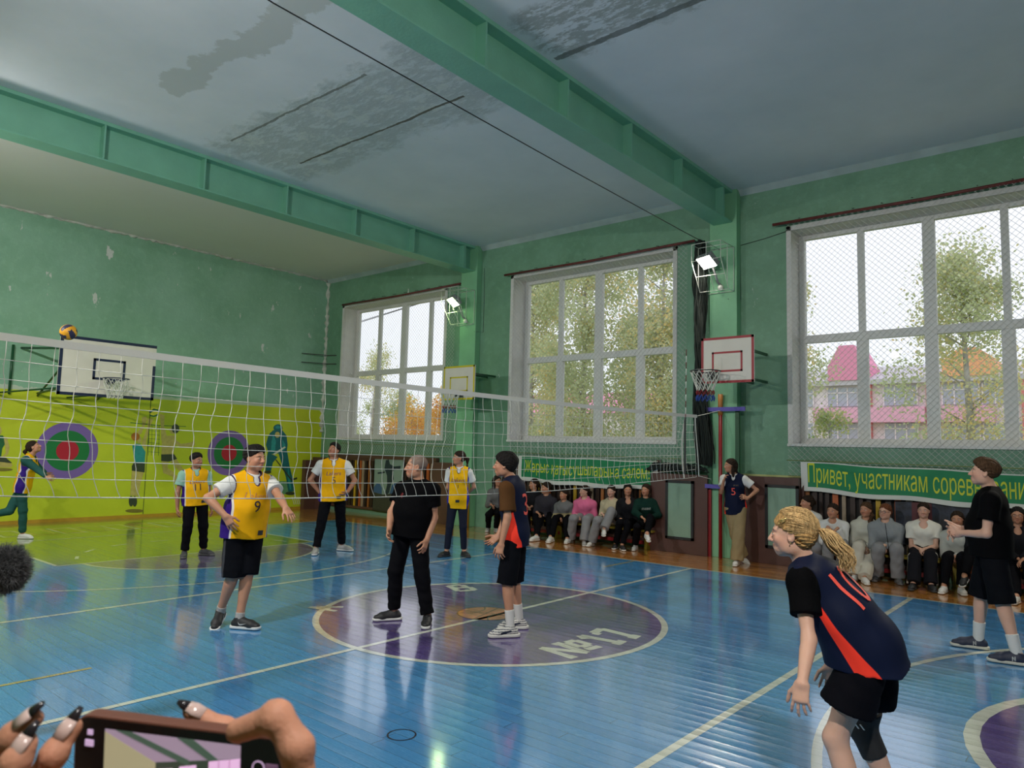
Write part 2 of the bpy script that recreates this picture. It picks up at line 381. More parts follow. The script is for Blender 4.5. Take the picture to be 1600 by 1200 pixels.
GB = [(0, 0, 0, 1), (0, 1, .5, 1), (0, .52, .55, .52), (0, 0, .6, 0), (.5, 1, .5, .52), (.6, .52, .6, 0)]
A_ = PI/2
glyph(GN + GO, 1.47, -.74, A_ - .12, .36, w=.22); glyph(G1, 1.52, -.12, A_ + .12, .40, w=.23); glyph(G7, 1.52, .14, A_ + .16, .40, w=.23)
glyph(GB, -1.16, .60, A_ - .42, .36, w=.24)
glyph([(0, 0, .3, 1), (.3, 1, .6, 0), (.12, .4, .5, .4)], -1.28, -1.12, A_ + .55, .34, w=.2)
glyph([(0, .6, .5, 1)], -1.34, .3, A_ - .1, .3, w=.2)
# round floor socket cover
farc(1.70, -2.83, .09, 0, 2*PI, .01, IN, 4, 24)
floor = fl.build('floor', FM); tag(floor, 'painted board floor with court markings', None, None, 'structure')

# ---- shell
def struct(mb, name, mats, label=None, **k):
    o = mb.build(name, mats, **k); return tag(o, label, None, None, 'structure')
WIN = [(-11.25, -7.20), (-5.14, -1.14), (.94, 4.93), (7.1, 11.1)]; ZW0, ZW1 = 1.945, 5.56
T = .62
w = MB()
xs = [XW - .3] + [v for a in WIN for v in a] + [XE + .3]
for i in range(0, len(xs), 2): w.box(xs[i], xs[i+1], YW, YW + T, 0, ZC)
for a, b in WIN: w.box(a, b, YW, YW + T, 0, ZW0); w.box(a, b, YW, YW + T, ZW1, ZC)
struct(w, 'wall_north', m_wall, 'green plaster wall with the tall windows')
struct(MB().box(XW - .3, XW, YS - .3, YW, 0, ZC), 'wall_left', m_mural, 'end wall, green above and lime below')
struct(MB().box(XE, XE + .3, YS - .3, YW, 0, ZC), 'wall_right', m_wall)
struct(MB().box(XW, XE, YS - .3, YS, 0, ZC), 'wall_south', m_wall)
struct(MB().box(XW - .3, XE + .3, YS - .3, YW + T, ZC, ZC + .3), 'ceiling', ceiling_mat(), 'peeling whitewashed slab ceiling')
m_cove = pmat('grey_green_cove', srgb(164, 180, 178), .7, .004, 12, .12, 3)
rg = random.Random(3)
cv = MB()
for xa, xb in ((XW, BEAMX[0] - .25), (BEAMX[0] + .25, BEAMX[1] - .25), (BEAMX[1] + .25, BEAMX[2] - .25), (BEAMX[2] + .25, XE)):
    cv.add([(xa, YW, ZC - .09), (xb, YW, ZC - .09), (xb, YW - .10, ZC), (xa, YW - .10, ZC), (xb, YW, ZC), (xa, YW, ZC)], [(0, 1, 2, 3), (3, 2, 4, 5), (0, 3, 5), (1, 4, 2)])
struct(cv, 'trim_1', m_cove, 'thin plaster cove along the window wall')
# ragged plaster edge between mural wall and ceiling, and down the corner
m_crumb = pmat('crumbled_plaster', (.50, .52, .46), .9, .01, 25, .25, 6)
def ragged(name, path, r0, label):
    pts = []; rad = []
    for (a, b) in zip(path[:-1], path[1:]):
        a, b = Vector(a), Vector(b); n = max(2, int((b - a).length / .07))
        for i in range(n):
            p = a.lerp(b, i / n); pts.append(p + Vector((rg.uniform(-.012, .012), rg.uniform(-.012, .012), rg.uniform(-.02, .02)))); rad.append(r0 * rg.uniform(.25, 1.25))
    o = MB().tube(pts, rad, 6).build(name, m_crumb); return tag(o, label, None, None, 'structure')
ragged('trim_2', [(XW + .005, YS + .1, ZC - .01), (XW + .005, YW, ZC - .01)], .042, 'ragged plaster edge above the mural wall')
ragged('trim_3', [(XW + .01, YW - .01, ZC - .05), (XW + .01, YW - .01, 4.8), (XW + .01, YW - .01, 3.4), (XW + .01, YW - .01, 2.0)], .075, 'crumbling plaster in the far corner')
ragged('trim_4', [(XW, YW - .01, ZC - .02), (-7.2, YW - .01, ZC - .03)], .034, 'ragged plaster edge above the far window')
m_kick = pmat('ochre_skirting', srgb(176, 140, 40), .5, 0, 10, .1)
struct(MB().box(XW, XW + .045, -6.4, 5.9, 0, .065), 'baseboard_left', m_kick, 'ochre skirting of the mural wall')

# ---- beams and pilasters
def beam(xc):
    root = empty('steel_beam', (xc, 0, 0)); tag(root, None, None, None, 'structure'); b = MB()
    y0, y1 = YS, YP + .0
    b.box(-.174, .174, y0, y1, 5.811, 5.835); b.box(-.174, .174, y0, y1, ZC - .055, ZC - .001); b.box(-.02, .02, y0, y1, 5.83, ZC - .05)
    o = b.build('girder', m_beam, root, bevel=.003)
    for k in range(-4, 4):
        y = 1.06 + 1.525 * k + .0
        MB().box(-.165, .165, y - .012, y + .012, 5.834, ZC - .054).build('stiffener', m_beam, root)
    MB().box(-.165, .165, YP - .34, YP - .30, 5.834, ZC - .054).build('stiffener', m_beam, root)
    return root
for i, xc in enumerate(BEAMX):
    b_ = beam(xc); b_.name = 'trim_%d' % (5 + i)
    b_['label'] = ('green steel beam nearest the mural wall', 'green steel beam crossing the middle of the ceiling', 'green steel beam behind the camera')[i]
for i, xc in enumerate(BEAMX):
    o = MB().box(xc - .25, xc + .25, YP, YW, 0, ZC).build('trim_%d' % (8 + i), m_pil, bevel=.006)
    tag(o, ('green pilaster by the yellow hoop', 'green pilaster by the red hoop', 'green pilaster to the right')[i], None, None, 'structure')

# ---- windows
m_frame = pmat('white_window_paint', srgb(214, 214, 210), .4, .001, 40, .04)
m_rev = pmat('white_reveal_paint', srgb(208, 206, 202), .6, .003, 25, .05)
m_bar = m_frame
m_glass, nt, p = newmat('window_glass')
nt.nodes.remove(p); _out = nt.nodes['Material Output']; _tr = _n(nt, 'ShaderNodeBsdfTransparent'); _tr.inputs[0].default_value = (.97, .985, .98, 1)
_gl = _n(nt, 'ShaderNodeBsdfGlossy'); _gl.inputs['Roughness'].default_value = .03; _gl.inputs[0].default_value = (1, 1, 1, 1)
_fr = _n(nt, "ShaderNodeLayerWeight"); _fr.inputs[0].default_value = .06; _mx = _n(nt, "ShaderNodeMixShader")
nt.links.new(_fr.outputs['Fresnel'], _mx.inputs[0]); nt.links.new(_tr.outputs[0], _mx.inputs[1]); nt.links.new(_gl.outputs[0], _mx.inputs[2]); nt.links.new(_mx.outputs[0], _out.inputs[0])
def window(i, x0, x1, label):
    root = empty('window_%d' % i, ((x0 + x1)/2, YW, ZW0)); tag(root, label, None, None, 'structure')
    def L_(mb, name, mat, **k):
        o = mb.build(name, mat, root, **k); o.matrix_parent_inverse = Matrix.Translation((-(x0+x1)/2, -YW, -ZW0)); return o
    e = .095; yf = YW + .44
    r = MB()      # painted reveal lining with a proud border
    r.box(x0, x0 + .03, YW - .012, yf, ZW0, ZW1); r.box(x1 - .03, x1, YW - .012, yf, ZW0, ZW1); r.box(x0, x1, YW - .012, yf, ZW1 - .03, ZW1)
    r.box(x0 - .03, x0 + .05, YW - .02, YW + .004, ZW0 - .02, ZW1 + .05); r.box(x1 - .05, x1 + .03, YW - .02, YW + .004, ZW0 - .02, ZW1 + .05); r.box(x0 - .03, x1 + .03, YW - .02, YW + .004, ZW1 - .03, ZW1 + .05)
    L_(r, 'window_reveal', m_rev)
    s = MB().box(x0 - .04, x1 + .04, YW - .035, yf, ZW0 - .035, ZW0 + .01); L_(s, 'window_sill', m_frame, bevel=.004)
    w_ = x1 - x0; fr = MB(); ax, bx = x0 + .03, x1 - .03; z0, z1 = ZW0 + .01, ZW1 - .03
    zt = 3.73; e0 = .09
    fr.box(ax, ax + e0, yf, yf + .09, z0, z1); fr.box(bx - e0, bx, yf, yf + .09, z0, z1)
    fr.box(ax + .015, bx - .015, yf - .003, yf + .088, z0 + .002, z0 + .10); fr.box(ax + .015, bx - .015, yf - .003, yf + .088, z1 - .07, z1 - .002); fr.box(ax + .01, bx - .01, yf - .006, yf + .086, zt - .065, zt + .065)
    xm = (x0 + x1) / 2; fr.box(xm - .085, xm + .085, yf - .012, yf + .094, z0 + .01, z1 - .01)
    q1, q3 = (ax + xm) / 2, (xm + bx) / 2
    for q_ in (q1, q3): fr.box(q_ - .05, q_ + .05, yf + .004, yf + .08, zt + .02, z1 - .02); fr.box(q_ - .085, q_ + .085, yf + .005, yf + .081, z0 + .02, zt - .02)
    L_(fr, 'window_frame', m_frame)
    for (a, b) in ((ax, q1), (q1, xm), (xm, q3), (q3, bx)):
        for (c, d) in ((z0, zt), (zt, z1)):
            L_(MB().box(a + .02, b - .02, yf + .035, yf + .041, c + .02, d - .02), 'window_pane', m_glass)
    return root
for i, ((a, b), lb) in enumerate(zip(WIN, ('tall window in the far corner', 'tall window behind the volleyball net', 'tall window above the right banner', 'tall window beyond the right edge'))):
    window(i + 1, a, b, lb)

# ---- dark laminate boxing with green service panels, slatted niches
m_lam = pmat('brown_laminate', srgb(84, 56, 50), .38, .001, 50, .12, 4)
m_gp = pmat('pale_green_panel', srgb(128, 158, 138), .35, 0, 10, .05)
m_blackf = pmat('black_panel_frame', (.015, .015, .017), .4)
YB = 5.90
def boxing(x0, x1, z1, name, label, panel=None):
    o = MB().box(x0, x1, YB, YW, 0, z1).build(name, m_lam, bevel=.004); tag(o, label, None, None, 'structure')
    if panel:
        a, b, c, d = panel
        r = empty('service_panel', ((a+b)/2, YB, c), panel[0] < 0 and 'pale green framed panel in the brown boxing left of the red pole' or 'pale green framed panel in the brown boxing right of the girl in jersey 5', 'panel')
        f = MB(); ya, yb = YB - .035, YB
        f.box(a, b, ya, yb, c, c + .045).box(a, b, ya, yb, d - .045, d).box(a, a + .045, ya, yb, c, d).box(b - .045, b, ya, yb, c, d)
        for q_, nm, mt in ((f, 'panel_frame', m_blackf), (MB().box(a + .04, b - .04, YB - .02, YB, c + .04, d - .04), 'panel_sheet', m_gp)):
            k = q_.build(nm, mt, r); k.matrix_parent_inverse = Matrix.Translation((-(a+b)/2, -YB, -c))
boxing(-1.50, -.395, 1.38, 'trim_11', 'brown laminate boxing left of the middle pilaster', (-1.18, -.64, .24, 1.27))
boxing(.11, 1.15, 1.40, 'trim_12', 'brown laminate boxing right of the middle pilaster', (.62, 1.16, .26, 1.28))
boxing(-12.0, -11.45, 1.40, 'trim_13', 'brown laminate boxing in the far corner')
boxing(-7.25, -6.58, 1.40, 'trim_14', 'brown laminate boxing left of the far pilaster')
o = MB().box(.11, 1.15, YW - .03, YW, 1.40, 1.43).build('trim_15', pmat('pale_yellow_strip', srgb(176, 180, 120), .5)); tag(o, None, None, None, 'structure')
MURALS = {'player_mural': [('skin', [(1.186, 1.918), (1.294, 2.06), (1.267, 2.256), (1.35, 2.295), (1.394, 2.239), (1.362, 2.109), (1.283, 1.886), (1.234, 1.862)]), ('skin', [(1.307, 1.679), (1.408, 2.041), (1.403, 2.239), (1.531, 2.245), (1.481, 2.103), (1.409, 1.763), (1.406, 1.485)]), ('teal', [(1.107, 1.618), (1.17, 1.66), (1.282, 1.656), (1.406, 1.474), (1.402, 1.22), (1.178, 1.231), (1.142, 1.436)]), ('skin', [(1.298, 1.748), (1.297, 1.724), (1.291, 1.702), (1.282, 1.685), (1.269, 1.673), (1.254, 1.669), (1.239, 1.672), (1.224, 1.683), (1.212, 1.7), (1.204, 1.722), (1.2, 1.746), (1.2, 1.77), (1.206, 1.792), (1.215, 1.809), (1.228, 1.821), (1.243, 1.825), (1.259, 1.822), (1.273, 1.811), (1.285, 1.794), (1.293, 1.772)]), ('orange', [(1.252, 1.821), (1.25, 1.792), (1.238, 1.766), (1.219, 1.745), (1.194, 1.732), (1.166, 1.726), (1.137, 1.73), (1.11, 1.743), (1.088, 1.762), (1.074, 1.787), (1.067, 1.815), (1.07, 1.844), (1.081, 1.869), (1.1, 1.89), (1.125, 1.904), (1.153, 1.91), (1.182, 1.906), (1.209, 1.894), (1.231, 1.874), (1.246, 1.849)]), ('skin', [(1.136, 1.049), (1.251, 1.037), (1.265, 0.751), (1.245, 0.49), (1.138, 0.494), (1.141, 0.754)]), ('skin', [(1.254, 1.03), (1.398, 1.013), (1.34, 0.75), (1.312, 0.477), (1.247, 0.49), (1.249, 0.752)]), ('dark', [(1.128, 1.162), (1.177, 1.242), (1.413, 1.22), (1.416, 1.012), (1.276, 1.03), (1.136, 1.049)]), ('dark', [(1.214, 0.367), (1.215, 0.331), (1.21, 0.298), (1.201, 0.272), (1.189, 0.256), (1.174, 0.251), (1.159, 0.257), (1.144, 0.275), (1.132, 0.301), (1.123, 0.334), (1.118, 0.37), (1.118, 0.407), (1.122, 0.439), (1.131, 0.465), (1.143, 0.481), (1.158, 0.486), (1.173, 0.48), (1.188, 0.463), (1.2, 0.437), (1.209, 0.403)]), ('dark', [(1.294, 0.359), (1.294, 0.323), (1.29, 0.29), (1.281, 0.264), (1.268, 0.248), (1.254, 0.243), (1.238, 0.25), (1.224, 0.267), (1.211, 0.293), (1.202, 0.326), (1.197, 0.363), (1.197, 0.399), (1.201, 0.432), (1.21, 0.458), (1.223, 0.474), (1.237, 0.479), (1.253, 0.473), (1.267, 0.456), (1.28, 0.429), (1.289, 0.396)]), ('brown', [(1.454, 0.141), (1.445, 0.129), (1.417, 0.118), (1.373, 0.112), (1.318, 0.108), (1.256, 0.11), (1.195, 0.115), (1.14, 0.123), (1.096, 0.134), (1.067, 0.147), (1.057, 0.16), (1.066, 0.172), (1.093, 0.182), (1.135, 0.189), (1.19, 0.192), (1.251, 0.191), (1.312, 0.186), (1.369, 0.178), (1.414, 0.167), (1.443, 0.154)])], 'opponent_mural': [('skin', [(1.759, 1.749), (1.841, 1.857), (2.053, 1.876), (2.096, 1.734), (2.041, 1.423), (1.772, 1.42)]), ('skin', [(1.823, 1.774), (1.863, 1.87), (1.783, 2.08), (1.78, 2.329), (1.665, 2.37), (1.713, 2.077), (1.744, 1.737)]), ('skin', [(2.084, 1.769), (2.211, 1.677), (2.43, 1.713), (2.538, 1.769), (2.554, 1.648), (2.448, 1.621), (2.217, 1.588), (2.08, 1.662)]), ('skin', [(1.782, 1.279), (1.944, 1.268), (1.934, 1.115), (2.088, 1.007), (2.076, 0.901), (1.841, 0.993)]), ('skin', [(1.974, 1.28), (2.119, 1.328), (2.353, 1.018), (2.232, 1.018)]), ('dark', [(1.765, 1.424), (2.064, 1.433), (2.143, 1.324), (1.952, 1.256), (1.775, 1.27)]), ('skin', [(2.083, 1.997), (2.081, 1.968), (2.072, 1.943), (2.055, 1.922), (2.033, 1.908), (2.008, 1.903), (1.983, 1.907), (1.96, 1.919), (1.94, 1.938), (1.927, 1.963), (1.921, 1.991), (1.923, 2.019), (1.933, 2.044), (1.95, 2.065), (1.971, 2.079), (1.996, 2.084), (2.021, 2.081), (2.045, 2.069), (2.064, 2.049), (2.078, 2.025)]), ('dark', [(2.146, 2.035), (2.144, 2.001), (2.133, 1.97), (2.114, 1.944), (2.09, 1.928), (2.062, 1.922), (2.034, 1.926), (2.007, 1.941), (1.986, 1.964), (1.971, 1.994), (1.964, 2.028), (1.966, 2.062), (1.977, 2.093), (1.995, 2.118), (2.02, 2.135), (2.047, 2.141), (2.076, 2.137), (2.102, 2.123), (2.124, 2.099), (2.139, 2.069)]), ('skin', [(2.043, 0.972), (2.165, 0.936), (2.151, 0.781), (2.103, 0.782)])], 'ball_mural': [('yellow', [(1.64, 2.404), (1.637, 2.367), (1.622, 2.334), (1.599, 2.306), (1.568, 2.288), (1.533, 2.281), (1.497, 2.285), (1.464, 2.299), (1.437, 2.324), (1.419, 2.355), (1.411, 2.391), (1.414, 2.427), (1.428, 2.461), (1.451, 2.488), (1.482, 2.507), (1.517, 2.514), (1.552, 2.511), (1.586, 2.496), (1.613, 2.472), (1.632, 2.44)]), ('greend', [(1.415, 2.391), (1.519, 2.479), (1.624, 2.462), (1.638, 2.427), (1.534, 2.433), (1.447, 2.358)]), ('greend', [(1.423, 2.34), (1.53, 2.316), (1.638, 2.368), (1.612, 2.308), (1.533, 2.281), (1.451, 2.3)])], 'net_mural': [('greend', [(1.027, 2.136), (1.637, 2.102), (2.305, 2.102), (2.306, 2.087), (1.638, 2.086), (1.028, 2.118)]), ('greend', [(1.444, 2.078), (1.451, 2.078), (1.475, 1.393), (1.468, 1.393)]), ('greend', [(1.512, 2.081), (1.519, 2.081), (1.543, 1.394), (1.537, 1.394)]), ('greend', [(1.592, 2.084), (1.599, 2.084), (1.624, 1.395), (1.617, 1.395)]), ('greend', [(1.673, 2.087), (1.68, 2.088), (1.704, 1.396), (1.697, 1.396)]), ('greend', [(1.44, 1.973), (1.693, 1.963), (1.694, 1.956), (1.44, 1.966)]), ('greend', [(1.446, 1.88), (1.7, 1.87), (1.7, 1.862), (1.447, 1.873)]), ('greend', [(1.453, 1.787), (1.706, 1.776), (1.706, 1.769), (1.453, 1.78)]), ('greend', [(1.459, 1.695), (1.712, 1.682), (1.713, 1.675), (1.459, 1.688)]), ('greend', [(1.465, 1.602), (1.719, 1.588), (1.719, 1.581), (1.466, 1.595)]), ('greend', [(1.473, 1.486), (1.727, 1.471), (1.727, 1.464), (1.474, 1.479)])], 'skater_mural': [('pale', [(5.353, 0.57), (5.339, 0.515), (5.292, 0.466), (5.215, 0.429), (5.119, 0.406), (5.011, 0.401), (4.904, 0.413), (4.806, 0.441), (4.728, 0.482), (4.677, 0.532), (4.657, 0.586), (4.67, 0.64), (4.716, 0.688), (4.789, 0.725), (4.883, 0.749), (4.99, 0.756), (5.098, 0.745), (5.198, 0.718), (5.279, 0.677), (5.333, 0.626)]), ('teal2', [(4.513, 1.51), (4.811, 1.391), (4.682, 1.243), (4.631, 1.014), (4.479, 1.015), (4.479, 1.267)]), ('teal2', [(4.82, 1.515), (5.088, 1.543), (5.179, 1.17), (5.298, 0.82), (5.359, 0.47), (5.188, 0.465), (5.084, 0.873), (4.926, 1.244)]), ('teal2', [(4.537, 1.999), (4.63, 2.091), (4.907, 2.101), (5.04, 1.966), (5.089, 1.718), (5.069, 1.493), (4.516, 1.462), (4.544, 1.706)]), ('teal2', [(4.552, 2.024), (4.489, 1.9), (4.447, 1.704), (4.51, 1.549), (4.619, 1.561), (4.596, 1.756), (4.641, 1.904)]), ('teal', [(4.635, 2.002), (4.73, 1.808), (4.718, 1.562), (4.666, 1.512), (4.597, 1.56), (4.604, 1.805)]), ('teal', [(4.922, 1.863), (5.021, 1.716), (4.996, 1.567), (4.94, 1.566)]), ('teal', [(5.135, 1.145), (5.223, 0.821), (5.276, 0.522), (5.23, 0.523), (5.144, 0.823)]), ('white', [(4.668, 1.473), (5.001, 1.676), (5.037, 1.647), (4.703, 1.435)]), ('skin', [(4.836, 1.979), (4.834, 1.955), (4.825, 1.932), (4.81, 1.914), (4.791, 1.903), (4.769, 1.898), (4.746, 1.901), (4.726, 1.912), (4.709, 1.929), (4.697, 1.95), (4.692, 1.975), (4.694, 1.999), (4.703, 2.021), (4.718, 2.039), (4.737, 2.051), (4.759, 2.056), (4.782, 2.053), (4.803, 2.042), (4.82, 2.025), (4.831, 2.004)]), ('teal2', [(4.904, 2.16), (4.899, 2.129), (4.882, 2.101), (4.853, 2.078), (4.817, 2.063), (4.776, 2.056), (4.734, 2.06), (4.697, 2.072), (4.666, 2.093), (4.646, 2.12), (4.637, 2.15), (4.642, 2.18), (4.659, 2.209), (4.687, 2.232), (4.723, 2.247), (4.764, 2.254), (4.805, 2.251), (4.844, 2.238), (4.875, 2.218), (4.895, 2.191)]), ('teal', [(4.847, 2.178), (4.844, 2.166), (4.833, 2.154), (4.816, 2.145), (4.795, 2.138), (4.771, 2.135), (4.747, 2.136), (4.725, 2.141), (4.707, 2.149), (4.696, 2.16), (4.691, 2.172), (4.694, 2.184), (4.704, 2.195), (4.721, 2.205), (4.742, 2.211), (4.766, 2.214), (4.79, 2.213), (4.812, 2.209), (4.83, 2.201), (4.842, 2.19)]), ('dark', [(4.744, 1.317), (4.771, 1.327), (5.259, 0.806), (5.429, 0.849), (5.432, 0.798), (5.25, 0.761)]), ('dark', [(5.397, 0.419), (5.391, 0.405), (5.37, 0.394), (5.337, 0.385), (5.296, 0.38), (5.25, 0.379), (5.204, 0.382), (5.163, 0.39), (5.129, 0.401), (5.108, 0.414), (5.1, 0.428), (5.106, 0.441), (5.126, 0.453), (5.158, 0.462), (5.199, 0.467), (5.245, 0.468), (5.291, 0.465), (5.333, 0.457), (5.367, 0.446), (5.389, 0.433)]), ('dark', [(4.643, 0.995), (4.639, 0.983), (4.625, 0.972), (4.604, 0.964), (4.577, 0.958), (4.547, 0.957), (4.517, 0.959), (4.489, 0.965), (4.467, 0.973), (4.453, 0.984), (4.448, 0.996), (4.452, 1.008), (4.465, 1.019), (4.486, 1.027), (4.512, 1.033), (4.542, 1.034), (4.573, 1.032), (4.6, 1.027), (4.623, 1.018), (4.637, 1.007)])], 'kneeling_mural': [('greend', [(-1.55, 1.749), (-1.394, 1.766), (-1.332, 1.733), (-1.34, 1.58), (-1.375, 1.509), (-1.38, 1.323), (-1.518, 1.322)]), ('skin', [(-1.373, 1.755), (-1.311, 1.722), (-1.253, 1.535), (-1.266, 1.394), (-1.349, 1.3), (-1.362, 1.346), (-1.308, 1.417), (-1.327, 1.534)]), ('dark', [(-1.519, 1.334), (-1.322, 1.342), (-1.183, 1.219), (-1.272, 1.207), (-1.513, 1.253)]), ('skin', [(-1.513, 1.257), (-1.202, 1.212), (-1.173, 1.172), (-1.206, 1.125), (-1.504, 1.137)]), ('skin', [(-1.411, 1.859), (-1.412, 1.826), (-1.42, 1.797), (-1.433, 1.773), (-1.451, 1.758), (-1.472, 1.752), (-1.494, 1.756), (-1.514, 1.77), (-1.531, 1.793), (-1.543, 1.822), (-1.549, 1.854), (-1.548, 1.886), (-1.54, 1.916), (-1.527, 1.939), (-1.509, 1.955), (-1.488, 1.961), (-1.466, 1.957), (-1.446, 1.943), (-1.429, 1.92), (-1.417, 1.891)]), ('brown', [(-1.163, 1.085), (-1.171, 1.075), (-1.196, 1.066), (-1.235, 1.059), (-1.285, 1.055), (-1.34, 1.053), (-1.395, 1.055), (-1.445, 1.06), (-1.485, 1.068), (-1.51, 1.077), (-1.519, 1.087), (-1.512, 1.097), (-1.487, 1.106), (-1.449, 1.113), (-1.4, 1.117), (-1.345, 1.118), (-1.29, 1.117), (-1.239, 1.112), (-1.199, 1.105), (-1.172, 1.095)])]}
# =================================================================== FIXTURES AND PROPS
def att(o, root):
    o.parent = root; o.matrix_parent_inverse = Matrix.Translation(-root.location); return o
def part(mb, name, mat, root, **k): return att(mb.build(name, mat, **k), root)
m_white = pmat('white_paint', srgb(222, 222, 214), .4)
m_cord = pmat('white_net_cord', srgb(206, 206, 196), .8)
m_tape = pmat('white_canvas_tape', srgb(218, 216, 206), .8, .002, 60)
m_dgreen = pmat('dark_green_paint', srgb(20, 74, 44), .4)
m_red = pmat('red_paint', srgb(132, 20, 28), .4, 0, 10, .1)
m_purple = pmat('purple_band', srgb(92, 82, 168), .6)
m_orangew = pmat('worn_orange_wood', srgb(176, 112, 48), .5, 0, 10, .15)
m_black = pmat('black_metal', (.02, .02, .022), .45)
m_yellow = pmat('yellow_paint', srgb(204, 190, 40), .4)
m_navy = pmat('dark_blue_paint', srgb(26, 38, 66), .4)
m_board = pmat('white_backboard', srgb(214, 208, 196), .35, 0, 10, .05, 3)
m_grey = pmat('grey_metal', (.30, .31, .32), .4, metal=.6)

# ---- floodlights in wire cages
def floodlight(x, sy, z, tone, label):
    """sy=+1 fixed to the window-side pilasters (face y=YP), -1 for a fill lamp added on the opposite wall"""
    yw = YP if sy > 0 else YS; s = sy
    r = empty('floodlight', (x, yw, z), label, 'lamp', 'caged floodlights')
    lx = x - .14
    head = Vector((lx, yw - s * .36, z + .02)); d = Vector((-.25, -s * .60, -.76 if sy > 0 else -.45)).normalized()
    u = d.cross(Vector((0, 0, 1))).normalized(); v = u.cross(d)
    b = MB(); b.obox(head - d * .05, u, v, d, .17, .13, .05); b.obox(head - d * .13, u, v, d, .08, .06, .04); part(b, 'lamp_housing', m_grey, r, bevel=.01)
    em = pmat('lamp_glow_' + tone, LAMP_COL[tone], emit=22.0)
    part(MB().obox(head + d * .004, u, v, d, .155, .115, .004), 'lamp_glass', em, r)
    a = MB().tube([head - d*.12, Vector((lx + .10, yw - s*.12, z - .30)), Vector((lx + .13, yw - s*.02, z - .36))], .022, 8)
    part(a, 'bracket', m_grey, r)
    part(MB().ell((lx + .12, yw - s*.06, z - .38), .05, .05, .05), 'junction_box', m_white, r)
    # slanting cage of white rods
    c = MB(); t = .005; ax, bx = x - .33, x + .20; yo, ym, yi = yw - s*.55, yw - s*.55, yw - s*.01
    zt, zm, zb = z + .32, z + .02, z - .46; R = c.tube
    P3 = lambda a, y, q_: (a, y, q_)
    for xx in (ax, x - .06, bx):
        R([P3(xx, yi, zt), P3(xx, yo, zt), P3(xx, yo, zm), P3(xx, yw - s*.22, zb), P3(xx, yi, zb)], t, 6)
    for (y, q_) in ((yi, zt), (yo, zt), (yo, zm), (yw - s*.22, zb), (yi, zb), (yw - s*.28, zt), (yw - s*.38, (zm+zb)/2)): R([P3(ax, y, q_), P3(bx, y, q_)], t, 6)
    for xx in (ax, bx): R([P3(xx, yi, zt), P3(xx, yi, zb)], t, 6); R([P3(xx, yw - s*.28, zt), P3(xx, yw - s*.28, zb + .08)], t, 6)
    part(c, 'wire_cage', m_white, r)
    ld = bpy.data.lights.new('lamp_light', 'AREA'); ld.shape = 'RECTANGLE'; ld.size = .22; ld.size_y = .16; ld.energy = LAMP_N if sy > 0 else LAMP_FILL; ld.color = LAMP_COL[tone]; ld.spread = 3.1 if sy < 0 else 1.9
    lo = bpy.data.objects.new('lamp_light', ld); COL.objects.link(lo)
    lo.matrix_world = Matrix.Translation(head + d * .03) @ (-d).to_track_quat('Z', 'Y').to_matrix().to_4x4()
    mw = lo.matrix_world.copy(); lo.parent = r; lo.matrix_parent_inverse = Matrix.Translation(-r.location); lo.matrix_basis = mw
    return r
floodlight(BEAMX[1], 1, 5.04, 'warm', 'warm white floodlight in a white wire cage above the red hoop')
floodlight(BEAMX[0], 1, 5.04, 'green', 'greenish floodlight in a white wire cage above the yellow hoop')
floodlight(BEAMX[2], 1, 5.04, 'warm', 'caged floodlight on the right hand pilaster')  # out of view, added as extra fill light
for x, lb in ((BEAMX[0], 'caged floodlight opposite the yellow hoop'), (BEAMX[1], 'caged floodlight opposite the red hoop'), (BEAMX[2], 'caged floodlight behind the photographer')):
    floodlight(x, -1, 5.04, 'white', lb)  # unseen lamps added as the main fill light of the room

